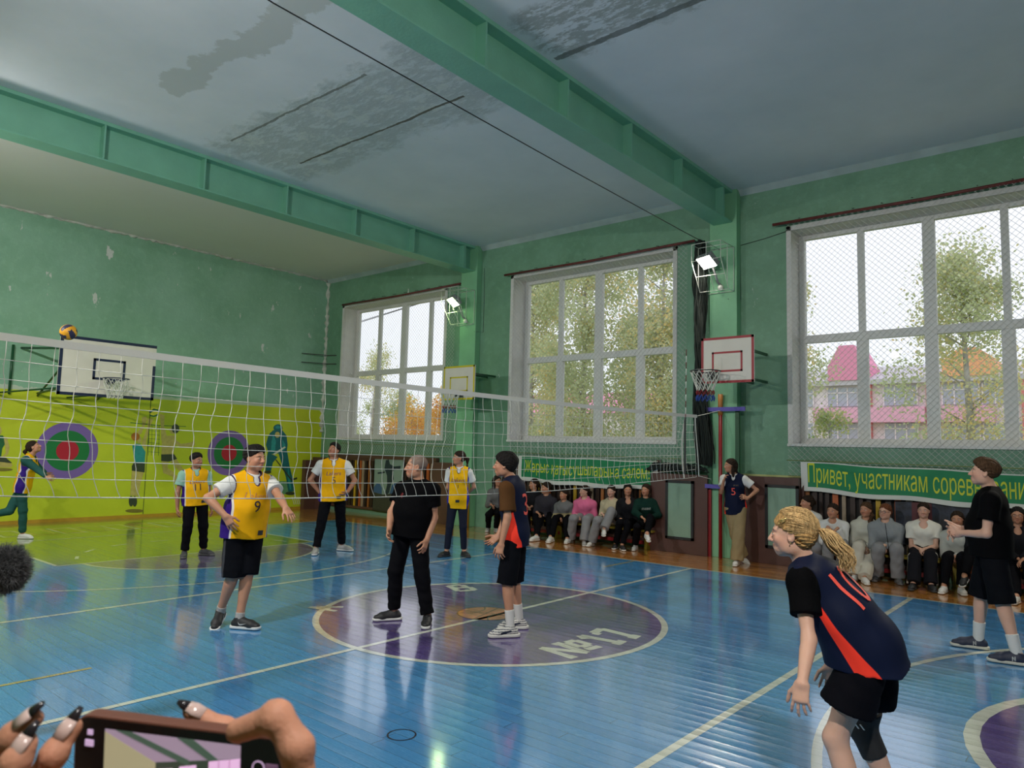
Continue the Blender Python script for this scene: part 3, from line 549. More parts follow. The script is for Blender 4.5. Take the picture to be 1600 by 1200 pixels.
# ---- hoops
def net_mesh(mb, cx, cy, z0, r0, r1, h, n=12, rows=4, th=.006, my=1):
    for k in range(n):
        for sgn in (1, -1):
            pts = []
            for j in range(rows * 2 + 1):
                t = j / (rows * 2); a = 2*PI*(k + sgn * t * rows * .5 * 1.0) / n; r = r0 + (r1 - r0) * min(1, t * 1.25) + .012*math.sin(t*PI)
                pts.append((cx + r*math.cos(a), cy + my * r*math.sin(a), z0 - h*t))
            mb.tube(pts, th, 4)
def wall_hoop(xc, mc, col_m, width, rim_m, label, rimx, z0, z1, yb, net_red=True):
    r = empty('basketball_hoop', (xc, yb, z0), label, 'hoop', 'small side hoops')
    h = width / 2
    b = MB().box(xc - h, xc + h, yb, yb + .025, z0, z1); part(b, 'backboard', m_board, r)
    e = .038; f = MB(); y = yb - .004
    f.box(xc-h, xc+h, y, yb, z0, z0+e).box(xc-h, xc+h, y, yb, z1-e, z1).box(xc-h, xc-h+e, y, yb, z0, z1).box(xc+h-e, xc+h, y, yb, z0, z1)
    a, c = h * .58, (z1 - z0); p0, p1 = z0 + c*.24, z0 + c*.68; g = .03
    f.box(xc-a, xc+a, y, yb, p0, p0+g).box(xc-a, xc+a, y, yb, p1-g, p1).box(xc-a, xc-a+g, y, yb, p0, p1).box(xc+a-g, xc+a, y, yb, p0, p1)
    part(f, 'painted_border', col_m, r)
    s = MB()
    for dx in (-.12, .12):
        for zz in (z0 + .12, z1 - .14): s.box(xc + dx - .02, xc + dx + .02, yb + .02, YW - .002, zz - .02, zz + .02)
    s.box(xc - .14, xc + .14, yb + .02, yb + .05, z0 + .08, z0 + .16)
    part(s, 'wall_bracket', m_dgreen, r)
    R_ = .225; cy = yb - .12 - R_; zr = z0 + .16
    q_ = MB().tube([(rimx + R_*math.cos(t), cy + R_*math.sin(t), zr) for t in [2*PI*k/28 for k in range(28)]], .010, 8, closed=True)
    q_.box(rimx - .06, rimx + .06, yb - .14, yb, zr - .10, zr + .015); part(q_, 'rim', rim_m, r)
    n1 = MB(); net_mesh(n1, rimx, cy, zr, R_, .13, .30, 12, 3); part(n1, 'hoop_net', m_cord, r)
    n2 = MB(); net_mesh(n2, rimx, cy, zr - .30, .13, .125, .07, 12, 1); part(n2, 'red_net_band', m_red, r)
    n3 = MB(); net_mesh(n3, rimx, cy, zr - .37, .125, .135, .09, 12, 1); part(n3, 'blue_net_band', pmat('blue_cord', srgb(40, 70, 150), .7), r)
    return r
wall_hoop(.435, 0, pmat('crimson_paint', srgb(158, 20, 36), .4), .86, m_black, 'small white backboard with red borders and a red white and blue net', .235, 2.86, 3.59, 4.82)
wall_hoop(-5.70, 0, m_yellow, .92, m_black, 'small white backboard with yellow borders on the far pilaster', -5.62, 2.77, 3.50, 5.12)

# large board on the mural wall
XB = -9.95
r = empty('basketball_hoop', (XB, -.28, 2.56), 'large white backboard with dark blue border held off the mural wall by struts', 'hoop')
y0, y1, z0, z1 = -1.15, .61, 2.55, 3.67
part(MB().box(XB - .03, XB, y0, y1, z0, z1), 'backboard', m_board, r, bevel=.003)
f = MB(); e = .055; xa, xb_ = XB, XB + .005
f.box(xa, xb_, y0, y1, z0, z0+e).box(xa, xb_, y0, y1, z1-e, z1).box(xa, xb_, y0, y0+e, z0, z1).box(xa, xb_, y1-e, y1, z0, z1-.42)
a0, a1, b0, b1 = -.56, .03, 2.88, 3.29; g = .045
f.box(xa, xb_, a0, a1, b0, b0+g).box(xa, xb_, a0, a1, b1-g, b1).box(xa, xb_, a0, a0+g, b0, b1).box(xa, xb_, a1-g, a1, b0, b1)
part(f, 'painted_border', m_navy, r)
s = MB()
for yy in (-.85, .30):
    for zz in (2.75, 3.45): s.tube([(XB - .03, yy, zz), (XW + .03, yy - (.35 if zz > 3 else 0), zz + (.1 if zz > 3 else -.1))], .025, 8)
    s.tube([(XB - .03, yy, 3.45), (XW + .03, yy, 2.60)], .02, 8)
s.tube([(XW + .03, -1.35, 2.6), (XW + .03, -1.35, 3.6)], .025, 8); s.tube([(XB - .03, -.85, 2.72), (XW + .03, -1.6, 2.60)], .018, 8); s.tube([(XB - .03, .3, 2.72), (XW + .03, -.3, 2.60)], .018, 8)
s.tube([(XB - .035, -.9, 2.70), (XB - .035, .35, 2.70)], .022, 8); s.tube([(XB - .035, -.9, 3.45), (XB - .035, .35, 3.45)], .022, 8)
part(s, 'support_struts', m_dgreen, r)
cy_, cx_, zr = -.27, XB + .15 + .225, 2.90
q_ = MB().tube([(cx_ + .225*math.cos(t), cy_ + .225*math.sin(t), zr) for t in [2*PI*k/28 for k in range(28)]], .010, 8, closed=True)
q_.box(XB, XB + .16, cy_ - .06, cy_ + .06, zr - .08, zr + .012); q_.tube([(XB + .16, cy_, zr), (XB, cy_, zr - .3)], .012, 6); part(q_, 'rim', m_navy, r)
n1 = MB(); net_mesh(n1, cx_, cy_, zr, .225, .13, .38, 12, 4); part(n1, 'hoop_net', m_cord, r)

# ---- volleyball net
r = empty('volleyball_net', (0, 4.6, 1.4), 'white volleyball net with canvas top tape strung across the court', 'net')
ztop = lambda y: 2.36 - .018 * (1 - ((y - 0) / 4.7) ** 2) * 2.2
def zbot(y):
    t = (y + 4.7) / 9.4; sag = 1.395 - .125 * math.sin(PI * min(1, max(0, t))) ** .8
    if 2.2 < y < 4.2: sag += .02 * math.sin((y - 2.2) * PI / 2)
    return sag
def nx(y, t):                                   # billow: t = 0 at the tape, 1 at the foot
    return .035 * math.sin(y * 2.3 + 1.0) * math.sin(PI * t * .8) + .02 * math.sin(y * 5.1 + t * 4)
top = MB(); N_ = 60
for i in range(N_):
    ya, yb_ = -4.75 + 9.42 * i / N_, -4.75 + 9.42 * (i + 1) / N_
    za, zb_ = ztop(ya), ztop(yb_)
    for sx_ in (-1, 1):
        top.add([(sx_*.004, ya, za), (sx_*.004, yb_, zb_), (sx_*.006, yb_, zb_ - .048), (sx_*.006, ya, za - .048)], [(0, 1, 2, 3) if sx_ > 0 else (3, 2, 1, 0)])
    top.add([(-.004, ya, za), (.004, ya, za), (.004, yb_, zb_), (-.004, yb_, zb_)], [(0, 1, 2, 3)])
    top.add([(-.006, ya, za - .048), (.006, ya, za - .048), (.006, yb_, zb_ - .048), (-.006, yb_, zb_ - .048)], [(3, 2, 1, 0)])
part(top, 'top_tape', m_tape, r)
mesh = MB(); rows = 8; cols = 70
def npnt(y, t):
    zt, zb_ = ztop(y) - .046, zbot(y); kink = .010 * math.sin(t * rows * PI) * math.sin(y * 3.7 + t * 3) + .010 * math.sin(t * 9 + y * 1.7)
    if t > .86: kink += .05 * (t - .86) / .14
    return (nx(y, t), y + kink * min(1, t * 4), zt + (zb_ - zt) * t)
for i in range(cols + 1):
    y = -4.72 + 9.36 * i / cols; mesh.tube([npnt(y, j / 24) for j in range(25)], .0024, 4)
for j in range(1, rows + 1):
    t = j / rows; mesh.tube([npnt(-4.72 + 9.36 * i / 140, t) for i in range(141)], .0024 if j < rows else .004, 4)
part(mesh, 'netting', m_cord, r)
for y, wv in ((4.30, .028), (4.66, .016), (-4.72, .03)):
    sd = MB()
    pts = [(nx(y, t) , y + (.10 * t if y > 4.5 else 0) - (.04 * t if 4 < y < 4.5 else 0), ztop(y) + (zbot(y) - ztop(y)) * t) for t in [k / 8 for k in range(9)]]
    for a, b in zip(pts[:-1], pts[1:]):
        sd.add([(a[0]-.004, a[1]-wv/2, a[2]), (a[0]-.004, a[1]+wv/2, a[2]), (b[0]-.004, b[1]+wv/2, b[2]), (b[0]-.004, b[1]-wv/2, b[2]),
                (a[0]+.004, a[1]-wv/2, a[2]), (a[0]+.004, a[1]+wv/2, a[2]), (b[0]+.004, b[1]+wv/2, b[2]), (b[0]+.004, b[1]-wv/2, b[2])], [(0,1,2,3), (7,6,5,4), (0,4,5,1), (2,6,7,3), (1,5,6,2), (3,7,4,0)])
    part(sd, 'side_tape', m_tape, r)
part(MB().tube([(0, 4.66, ztop(4.6) - .02), (-.05, 5.2, 2.41), (-.13, 5.86, 2.50)], .005, 6), 'tension_rope', m_cord, r)
part(MB().tube([(0, 4.76, 1.40), (-.05, 5.3, 1.34), (-.30, 5.92, 1.22)], .004, 6), 'foot_rope', m_cord, r)
an = empty('net_antenna', (.01, 4.28, 1.40), 'thin banded antenna standing on the net near the red pole', 'antenna')
a1_, a2_ = MB(), MB()
for k in range(19):
    (a1_ if k % 2 else a2_).tube([(.012, 4.25 + .0016*k, 1.45 + .1*k), (.012, 4.2516 + .0016*k, 1.55 + .1*k)], .006, 6)
part(a1_, 'white_bands', m_white, an); part(a2_, 'red_bands', pmat('dark_red_band', srgb(110, 30, 30), .5), an)
part(MB().box(-.004, .02, 4.244, 4.264, 1.44, 2.30), 'antenna_sleeve', m_black, an)
# left post padding seen at the frame edge
o = MB().tube([(0, -4.78, 0), (0, -4.78, 2.5)], .05, 16).build('net_post', m_black); tag(o, 'black net post at the left edge of the photo', 'post')

# ball
cb = Vector((-5.646, -2.425, 3.157)); bm_ = bpy.data.meshes.new('volleyball')
_b = bmesh.new(); bmesh.ops.create_icosphere(_b, subdivisions=4, radius=.105)
for f_ in _b.faces:
    c_ = f_.calc_center_median().normalized(); a_ = abs(c_.x), abs(c_.y), abs(c_.z); k_ = a_.index(max(a_)); o_ = (c_.y, c_.z, c_.x)[k_] / a_[k_]
    f_.material_index = 1 if abs(o_) < .34 else 0; f_.smooth = True
_b.to_mesh(bm_); _b.free()
o = link_mesh('volleyball', bm_, [pmat('yellow_ball_panel', srgb(222, 158, 30), .5), pmat('navy_ball_panel', srgb(40, 40, 70), .5)]); o.location = cb; o.rotation_euler = (.7, .5, .3)
tag(o, 'yellow and dark blue volleyball in the air above the net tape', 'ball')

# ---- red pole, green posts and purple bands at the middle pilaster
r = empty('net_pole', (-.155, 5.90, 0), 'red pole with a worn orange top before the middle pilaster', 'pole')
part(MB().tube([(-.155, 5.90, 0), (-.155, 5.90, 2.50)], .032, 14), 'pole', m_red, r)
part(MB().tube([(-.155, 5.90, 2.42), (-.155, 5.90, 2.78)], .042, 14), 'pole_head', m_orangew, r)
bd = MB()
for z_ in (2.52, 1.20): part(MB().box(-.42, .30 if z_ > 2 else -.1, 5.855, 5.867, z_ - .035, z_ + .035), 'tie_band', m_purple, r)
for x_, lb in ((-.372, 'dark green stripe post left of the red pole'), (.125, 'dark green stripe post right of the red pole')):
    m_ = MB(); m_.box(x_ - .035, x_ + .035, 5.94, 5.984, .9 if x_ > 0 else 1.2, 2.50)
    o = m_.build('side_post', m_dgreen); tag(o, lb, 'post')
o = MB().box(-.405, -.345, 5.94, 5.984, 0, 1.14).build('side_post', m_red); tag(o, 'dark red foot post left of the red pole', 'post')
r = empty('net_pole', (-6.10, 5.90, 0), 'short yellow post at the far pilaster behind the girl with the ponytail', 'pole')
part(MB().tube([(-6.08, 5.92, 0), (-6.08, 5.92, 1.15)], .035, 12), 'pole', pmat('ochre_paint', srgb(170, 130, 30), .5), r)

# ---- gathered dark net hanging beside the middle pilaster
rg = random.Random(11); g_ = MB()
for k in range(64):
    x0 = rg.uniform(-.62, -.42); y0_ = rg.uniform(5.78, 5.93); pts = []
    for j in range(26):
        t = j / 25; wdt = .55 + .6 * t + .35 * math.sin(t * 9)
        pts.append((-.52 + (x0 + .52) * wdt + .025 * math.sin(t * 22 + k) + (.10 * max(0, t - .7) / .3), y0_ + .02 * math.sin(t * 17 + k * 2), 5.52 - t * 3.95 + rg.uniform(-.03, .03)))
    g_.tube(pts, rg.uniform(.008, .018), 5)
r = empty('divider_net', (-.55, 5.85, 1.5), 'gathered black divider net hanging left of the middle pilaster', 'net')
part(g_, 'hanging_net', pmat('black_green_net', (.010, .016, .013), .95), r)
g_ = MB()
for k in range(60):
    a = rg.uniform(0, 6.28); pts = []; cx0 = rg.uniform(-1.45, -.55)
    for j in range(12):
        t = j / 11; pts.append((cx0 + .30*(t-.5) + .05*math.sin(a + t*9), 5.93 + .05*math.sin(a*2 + t*5), 1.41 + abs(.09*math.sin(a*3)) * (1 - abs(2*t - 1)) + .05 + .03*math.sin(t*12 + a)))
    g_.tube(pts, rg.uniform(.008, .02), 5)
part(g_, 'bundled_net', pmat('black_green_net', (.010, .016, .013), .95), r)

# ---- long cable and thin ceiling wires
o = MB().tube([(-.60, -6.3, 6.05), (-.66, -2.6, 5.74), (-.70, 2.0, 5.70), (-.62, 5.2, 5.62), (-.52, 5.95, 5.55)], .007, 6).build('steel_cable', m_black); tag(o, 'thin dark steel cable running under the ceiling beside the big beam', 'cable')
for k, (pts, lb) in enumerate((([(.12, 6.14, 5.42), (.55, 6.145, 5.47), (.92, 6.14, 5.53)], 'thin wire stretched from the middle pilaster to the right window net'),
                  ([(.03, 6.15, 5.9), (.10, 6.15, 5.45), (.11, 6.15, 4.45), (-.05, 5.97, 4.45)], 'thin conduit wire running down the right side of the middle pilaster'),
                  ([(-6.0, 6.15, 5.9), (-5.98, 6.15, 5.3), (-5.98, 6.15, 4.4), (-6.1, 5.97, 4.4)], 'thin conduit wire beside the greenish floodlight'))):
    o = MB().tube(pts, .005, 5).build('conduit_wire', m_black); tag(o, lb, 'wire')
br = MB()
for z_ in (4.22, 3.98): br.tube([(XW + .05, 5.35, z_), (XW + .18, 6.1, z_ + .02), (XW + .55, 6.12, z_)], .012, 6)
o = br.build('corner_bracket', m_black); tag(o, 'dark metal bracket rods in the far corner', 'bracket')

# ---- window guard nets on red rods
m_guard = pmat('white_guard_net', srgb(190, 190, 184), .8)
m_rod = pmat('rusty_red_rod', srgb(96, 40, 36), .6, .002, 40, .3, 20)
def guard(x0, x1, zt, zb, label, shift=0.0):
    r = empty('window_guard_net', ((x0+x1)/2, 6.03, zt), label, 'net', 'window guard nets')
    y = 6.04
    part(MB().tube([(x0 - .22, y, zt - .01), ((x0+x1)/2, y, zt - .03), (x1 + .15, y, zt)], .026, 8), 'rod', m_rod, r)
    hk = MB()
    for i in range(int((x1 - x0) / .42)): xx = x0 + .2 + .42 * i; hk.tube([(xx, y, zt + .03), (xx, YW, zt + .06)], .005, 4)
    part(hk, 'hooks', m_black, r)
    n_ = MB(); p = .092; W_ = x1 - x0; H_ = zt - zb; a = 0.0
    yy = lambda x, z: y + .012 * math.sin(x * 3 + z * 2) + .03 * max(0, (zb + .5 - z))
    k = -int(H_ / p)
    def seg(xa, za, xb, zb_):
        n2 = max(1, int(abs(xb - xa) / .5)); pts = [(xa + (xb-xa)*i/n2, 0, za + (zb_-za)*i/n2) for i in range(n2 + 1)]
        n_.tube([(q[0], yy(q[0], q[2]), q[2]) for q in pts], .0027, 3, caps=False)
    for i in range(k, int(W_ / p) + 1):
        xs0 = x0 + i * p                        # rising to the right, starts at the foot
        ta, tb = max(0, -i * p), min(H_, W_ - i * p)
        if tb > ta: seg(xs0 + ta, zb + ta, xs0 + tb, zb + tb); seg(x1 - (i*p + ta), zb + ta, x1 - (i*p + tb), zb + tb)
    part(n_, 'netting', m_guard, r)
    part(MB().tube([(x0 - .02, y, zb + .25), (x1 + .02, y + .01, zb + .22)], .006, 5).tube([(x0, y, zb), (x1, y + .01, zb)], .005, 5), 'edge_rope', pmat('olive_rope', srgb(120, 130, 60), .8), r)
guard(.94, 5.05, 5.66, 1.43, 'diamond mesh guard net over the right hand window')
guard(-5.06, -.86, 5.62, 1.43, 'diamond mesh guard net over the window behind the volleyball net')
guard(-10.95, -6.80, 5.60, 1.55, 'diamond mesh guard net over the far corner window')

# ---- coloured slat screens in the niches with posters
SL = [srgb(150, 92, 40), srgb(46, 30, 24), srgb(184, 150, 40), srgb(40, 28, 24), srgb(168, 84, 36), srgb(150, 132, 110), srgb(50, 34, 28)]
def slats(x0, x1, z0, z1, label, seed):
    r = empty('slat_screen', ((x0+x1)/2, 6.10, z0), label, 'slat screen', 'radiator slat screens'); g2 = random.Random(seed)
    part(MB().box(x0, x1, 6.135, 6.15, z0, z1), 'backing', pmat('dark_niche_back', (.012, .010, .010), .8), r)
    part(MB().box(x0, x1, 6.06, 6.12, z1 - .06, z1).box(x0, x1, 6.06, 6.12, z0, z0 + .06), 'rail', m_lam, r)
    x = x0 + .03; i = 0
    while x < x1 - .08:
        wd_ = g2.uniform(.05, .09); c_ = SL[i % 7] if g2.random() < .75 else SL[1]
        part(MB().box(x, x + wd_, 6.075, 6.105, z0 + .02, z1 - .02), 'slat', pmat('slat_%d' % SL.index(c_), c_, .5, 0, 10, .15), r); x += wd_ + g2.uniform(.03, .07); i += 1
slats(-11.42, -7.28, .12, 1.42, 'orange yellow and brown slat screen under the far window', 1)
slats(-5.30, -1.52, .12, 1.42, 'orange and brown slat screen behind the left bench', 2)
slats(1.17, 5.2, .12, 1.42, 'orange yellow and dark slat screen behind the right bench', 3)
o = MB().box(-11.45, -7.25, 6.02, 6.13, 1.42, 1.50).build('shelf_board', m_lam); tag(o, 'brown ledge above the far slat screen', 'ledge')

def flatshape(name, shapes, mats, fn, t=.006):
    mb = MB()
    for k, (c, pts) in enumerate(shapes):
        mb.mi = mats.index(c); tt = t + .0006 * k
        mb.prism(pts, fn, 0, tt)
    return mb
# poster of a player over blue domes
r = empty('sports_poster', (-8.95, 6.03, .12), 'framed poster of a leaping player under the far window', 'poster')
pm = {'sky': pmat('poster_pale', srgb(128, 150, 140), .4), 'fig': pmat('poster_navy', srgb(26, 46, 60), .4), 'blue': pmat('poster_blue', srgb(56, 92, 132), .4), 'crowd': pmat('poster_crowd', srgb(52, 56, 52), .4, 0, 10, .6, 60)}
px0, px1, pz0, pz1 = -9.50, -8.42, .14, 1.46
part(MB().box(px0 - .03, px1 + .03, 6.045, 6.07, pz0 - .03, pz1 + .03), 'poster_frame', m_blackf, r)
S = [('sky', [(0, 0), (1, 0), (1, 1), (0, 1)]), ('blue', [(0, .28), (.3, .28), (.3, .42), (.22, .5), (.1, .5), (0, .42)]), ('blue', [(.55, .28), (1, .28), (1, .5), (.85, .56), (.65, .5)]),
     ('crowd', [(0, 0), (1, 0), (1, .30), (.7, .34), (.35, .30), (0, .33)]), ('fig', [(.36, .80), (.40, .95), (.50, .97), (.55, .88), (.70, .84), (.92, .86), (.92, .80), (.70, .78), (.66, .74), (.70, .60), (.62, .52), (.56, .35), (.48, .30), (.42, .33), (.48, .50), (.46, .66)]),
     ('fig', [(.12, .71), (.38, .74), (.38, .71), (.13, .68)])]
mb = flatshape('x', [(c, p) for c, p in S], ['sky', 'fig', 'blue', 'crowd'], lambda a, b, t: (px0 + a*(px1-px0), 6.045 - t, pz0 + b*(pz1-pz0)))
att(mb.build('printed_sheet', [pm['sky'], pm['fig'], pm['blue'], pm['crowd']], fix=True), r)
r = empty('sports_poster', (3.05, 6.03, .8), 'dark blue and maroon poster behind the right bench', 'poster')
part(MB().box(2.5, 3.9, 6.055, 6.07, .5, 1.12), 'printed_sheet', pmat('poster_dark', srgb(36, 42, 58), .5, 0, 10, .8, 9), r)
part(MB().box(2.72, 2.98, 6.05, 6.06, .6, 1.12), 'maroon_print', pmat('poster_maroon', srgb(84, 26, 32), .5), r)

# ---- banners
def text_mesh(s, mat, name, size=1.0, extrude=.001, bold=0.0, shear=0.0, sx=1.0):
    c = bpy.data.curves.new('tmp', 'FONT'); c.body = s; c.size = size; c.extrude = extrude; c.offset = bold; c.shear = shear; c.resolution_u = 3
    c.align_x = 'CENTER'; c.align_y = 'CENTER'
    c.fill_mode = 'NONE'; c.extrude = 0
    o = bpy.data.objects.new('tmp', c); COL.objects.link(o); bpy.context.view_layer.update()
    m0 = bpy.data.meshes.new_from_object(o.evaluated_get(bpy.context.evaluated_depsgraph_get())); bpy.data.objects.remove(o, do_unlink=True)
    vs = [Vector(v.co[:2]) for v in m0.vertices]; es = [tuple(e.vertices) for e in m0.edges]
    ov, _oe, of, _a, _b, _c = delaunay_2d_cdt(vs, es, [], 1, 1e-5)
    A = np.array([vs[a] for a, b in es]); B = np.array([vs[b] for a, b in es]); keep = []
    for f in of:                                   # even-odd test against the outline
        x, y = (ov[f[0]] + ov[f[1]] + ov[f[2]]) / 3; m = (A[:, 1] > y) != (B[:, 1] > y); xi = A[m, 0] + (y - A[m, 1]) * (B[m, 0] - A[m, 0]) / (B[m, 1] - A[m, 1])
        if (xi > x).sum() % 2: keep.append(f)
    me = bpy.data.meshes.new(name); me.from_pydata([(v.x, v.y, 0) for v in ov], [], keep); bm = bmesh.new(); bm.from_mesh(me)
    bmesh.ops.delete(bm, geom=[v for v in bm.verts if not v.link_faces], context='VERTS'); bm.to_mesh(me); bm.free(); me.update(); return me
m_bgreen = pmat('green_banner_cloth', srgb(10, 122, 74), .6, .004, 9, .10, 5)
m_bwhite = pmat('white_banner_hem', srgb(206, 208, 200), .7, .004, 9)
m_btext = pmat('yellow_green_lettering', srgb(196, 204, 44), .6)
def banner(x0, x1, zt0, zt1, zb0, zb1, text, tx0, tx1, label, wob, yb=5.985, tall=.24):
    r = empty('banner', ((x0+x1)/2, yb, min(zb0, zb1)), label, 'banner', 'green cloth banners')
    top_ = lambda x: zt0 + (zt1-zt0)*(x-x0)/(x1-x0) + wob*.3*math.sin((x-x0)*4.1)
    bot_ = lambda x: zb0 + (zb1-zb0)*(x-x0)/(x1-x0) - wob*math.sin(PI*(x-x0)/(x1-x0)) + wob*.5*math.sin((x-x0)*5)
    yy = lambda x, v: yb - .012*math.sin(x*7 + v*3) - .02*v*math.sin(x*3.1)
    def sheet(xa, xb, va, vb, off, n=60, m=8):
        mb = MB(); vs = []
        for s_ in (0, .004):
            for j in range(m+1):
                for i in range(n+1):
                    x = xa+(xb-xa)*i/n; v = va+(vb-va)*j/m; vs.append((x, yy(x, v) - off + s_, top_(x) + (bot_(x)-top_(x))*v))
        fs = []; K = (n+1)*(m+1)
        for j in range(m):
            for i in range(n):
                a = j*(n+1)+i; fs.append((a, a+n+1, a+n+2, a+1)); fs.append((K+a, K+a+1, K+a+n+2, K+a+n+1))
        return mb.add(vs, fs, True)
    part(sheet(x0 + .10, x1 - .10, .035, .86, .0), 'green_cloth', m_bgreen, r)
    part(sheet(x0, x0 + .10, 0, 1, .0, 4), 'end_strip', m_bwhite, r); part(sheet(x1 - .10, x1, 0, 1, .0, 4), 'end_strip', m_bwhite, r)
    part(sheet(x0 + .10, x1 - .10, .86, 1, .0), 'lower_hem', m_bwhite, r); part(sheet(x0 + .10, x1 - .10, 0, .035, .0), 'upper_hem', m_bwhite, r)
    me = text_mesh(text, m_btext, 'lettering', 1.0, .001, 0.007)
    n = len(me.vertices); co = np.empty(n*3); me.vertices.foreach_get('co', co); co = co.reshape(-1, 3)
    w_ = co[:, 0].max() - co[:, 0].min(); x_ = tx0 + (co[:, 0] - co[:, 0].min()) / w_ * (tx1 - tx0); zc = co[:, 1] * tall / .72
    out = np.array([(x, yy(x, .44 - z/.52) - .004, (top_(x)*.56 + bot_(x)*.44) + z + .008*math.sin(x*6)) for x, z in zip(x_, zc)])
    out[:, 1] -= co[:, 2]; me.vertices.foreach_set('co', out.ravel()); me.update()
    o = link_mesh('lettering', me, m_btext); att(o, r)
    for x in (x0 + .02, x1 - .02):
        part(MB().box(x - .02, x + .02, yb + .02, 6.12, min(zb0, zb1), max(zt0, zt1)), 'hanging_batten', m_lam, r)
banner(-4.72, -1.40, 1.615, 1.585, 1.10, 1.07, 'Жарыс қатысушыларына сәлем!', -4.52, -1.56, 'green banner with yellow Kazakh lettering over the left bench', .03)
banner(1.16, 5.35, 1.66, 1.55, 1.20, 1.10, 'Привет, участникам соревнований!', 1.27, 4.25, 'green banner with yellow Russian lettering over the right bench', .035, tall=.30)

# ---- low benches
m_seat = pmat('yellow_bench_board', srgb(150, 134, 40), .45, 0, 10, .12)
def bench(x0, x1, label):
    r = empty('low_bench', ((x0+x1)/2, 5.98, 0), label, 'bench', 'low wooden benches')
    part(MB().box(x0, x1, 5.80, 6.05, .315, .35), 'seat', m_seat, r, bevel=.004)
    n = max(2, int((x1-x0)/1.1) + 1)
    for i in range(n):
        x = x0 + .15 + (x1 - x0 - .30) * i/(n-1); part(MB().box(x - .03, x + .03, 5.83, 6.03, 0, .315), 'leg', m_seat, r, bevel=.003)
    part(MB().box(x0 + .1, x1 - .1, 5.90, 5.94, .08, .14), 'stretcher', m_red, r)
bench(-5.25, -3.45, 'low yellow bench under the dark clad spectators'); bench(-3.42, -1.40, 'low yellow bench with the green sweatshirt at its end'); bench(1.18, 3.1, 'low yellow bench under the pale clad spectators'); bench(3.13, 5.3, 'low yellow bench behind the heavy black tee')

# ---- murals painted on the end wall
MC_ = {'skin': srgb(186, 170, 96), 'teal': srgb(40, 140, 140), 'teal2': srgb(18, 98, 104), 'orange': srgb(176, 110, 30), 'dark': srgb(52, 62, 44), 'brown': srgb(120, 110, 40), 'yellow': srgb(206, 200, 40),
       'greend': srgb(30, 96, 56), 'white': srgb(200, 206, 190), 'pale': srgb(96, 150, 110)}
MK = list(MC_); MM = [pmat('mural_' + k.replace('2', '_deep').replace('greend', 'green'), MC_[k], .5, 0, 10, .12, 14) for k in MK]
ML = {'player_mural': 'painted blocker in a teal top and cap reaching up on the lime wall', 'opponent_mural': 'painted bare chested spiker in dark shorts on the lime wall', 'ball_mural': 'painted ball between the two painted players',
      'net_mural': 'painted net lines between the painted players', 'skater_mural': 'painted teal ice hockey skater with stick near the far corner', 'kneeling_mural': 'painted kneeling player in green at the left edge'}
for i, (k, sh) in enumerate(MURALS.items()):
    o = flatshape(k, sh, MK, lambda a, b, t: (XW + .0004 + t, a, b), .002).build('wall_' + k, MM, fix=True); tag(o, ML[k], 'mural')
def target(cy, cz, R, label):
    mb = MB()
    for j, (rr, c) in enumerate(((1, 0), (.71, 1), (.36, 2))):
        mb.mi = c; mb.prism([(cy + R*rr*math.cos(t), cz + R*rr*math.sin(t)) for t in [2*PI*k/64 for k in range(64)]], lambda a, b, t: (XW + .0004 + t, a, b), 0, .0015 + .0008*j)
    o = mb.build('painted_target', [pmat('target_violet', srgb(122, 94, 170), .5), pmat('target_green', srgb(16, 116, 60), .5), pmat('target_red', srgb(178, 24, 50), .5)], fix=True); tag(o, label, 'mural', 'painted ring targets')
target(-.20, 1.48, .60, 'violet green and red ring target right of the lunging player'); target(3.44, 1.48, .56, 'violet green and red ring target behind the player in jersey 9')
o = MB().box(XW, XW + .004, 1.44, 1.452, .07, 2.69).build('wall_crack', pmat('crack_dark', (.04, .06, .02), .9)); tag(o, 'thin vertical crack line on the lime wall left of the painted blocker', 'crack')
mb = MB()
for k in range(5): mb.prism([(5.30 + .06*k, .12 + .22), (5.31 + .06*k, .34), (5.40 + .06*k, .12), (5.38 + .06*k, .12)], lambda a, b, t: (XW + .0004 + t, a, b), 0, .002)
o = mb.build('wall_scribble', m_white, fix=True); tag(o, 'white brush strokes low on the lime wall by the corner', 'mural')
o = MB().box(XW + .047, XW + .20, 5.55, 5.895, 0.001, 1.32).build('corner_cabinet', m_lam); tag(o, 'brown cabinet in the far corner', 'cabinet')
# =================================================================== OUTSIDE
m_grass = pmat('wet_grass', srgb(150, 160, 100), .9, 0, 10, .3, .5)
o = MB().box(-90, 60, YW + T + .02, 120, -.5, -.3).build('ground', m_grass); tag(o, 'grassy yard outside the windows', None, None, 'structure')
m_cream = pmat('cream_render', srgb(238, 230, 230), .8); m_pink = pmat('pink_cladding', srgb(236, 176, 200), .7, 0, 10, .06, 3); m_rosy = pmat('pink_roof', srgb(232, 150, 180), .7)
m_brick = pmat('rosy_brick', srgb(214, 132, 130), .8, 0, 10, .1, 8); m_win = pmat('pale_glazing', srgb(176, 182, 192), .2); m_roof = pmat('grey_roof_sheet', srgb(200, 196, 202), .6); m_orr = pmat('orange_gable', srgb(246, 178, 130), .7)
r = empty('apartment_building', (-5, 50, -.3), 'pink and cream apartment block seen through the right hand window', 'building')
def bx(x0, x1, y0, y1, z0, z1): return MB().box(x0, x1, y0, y1, z0, z1)
part(bx(-16, 12, 50, 60, -.3, 7.0), 'wall', m_cream, r)
part(bx(-16.4, 12.4, 49.4, 60, 7.0, 7.35), 'eaves', m_roof, r)
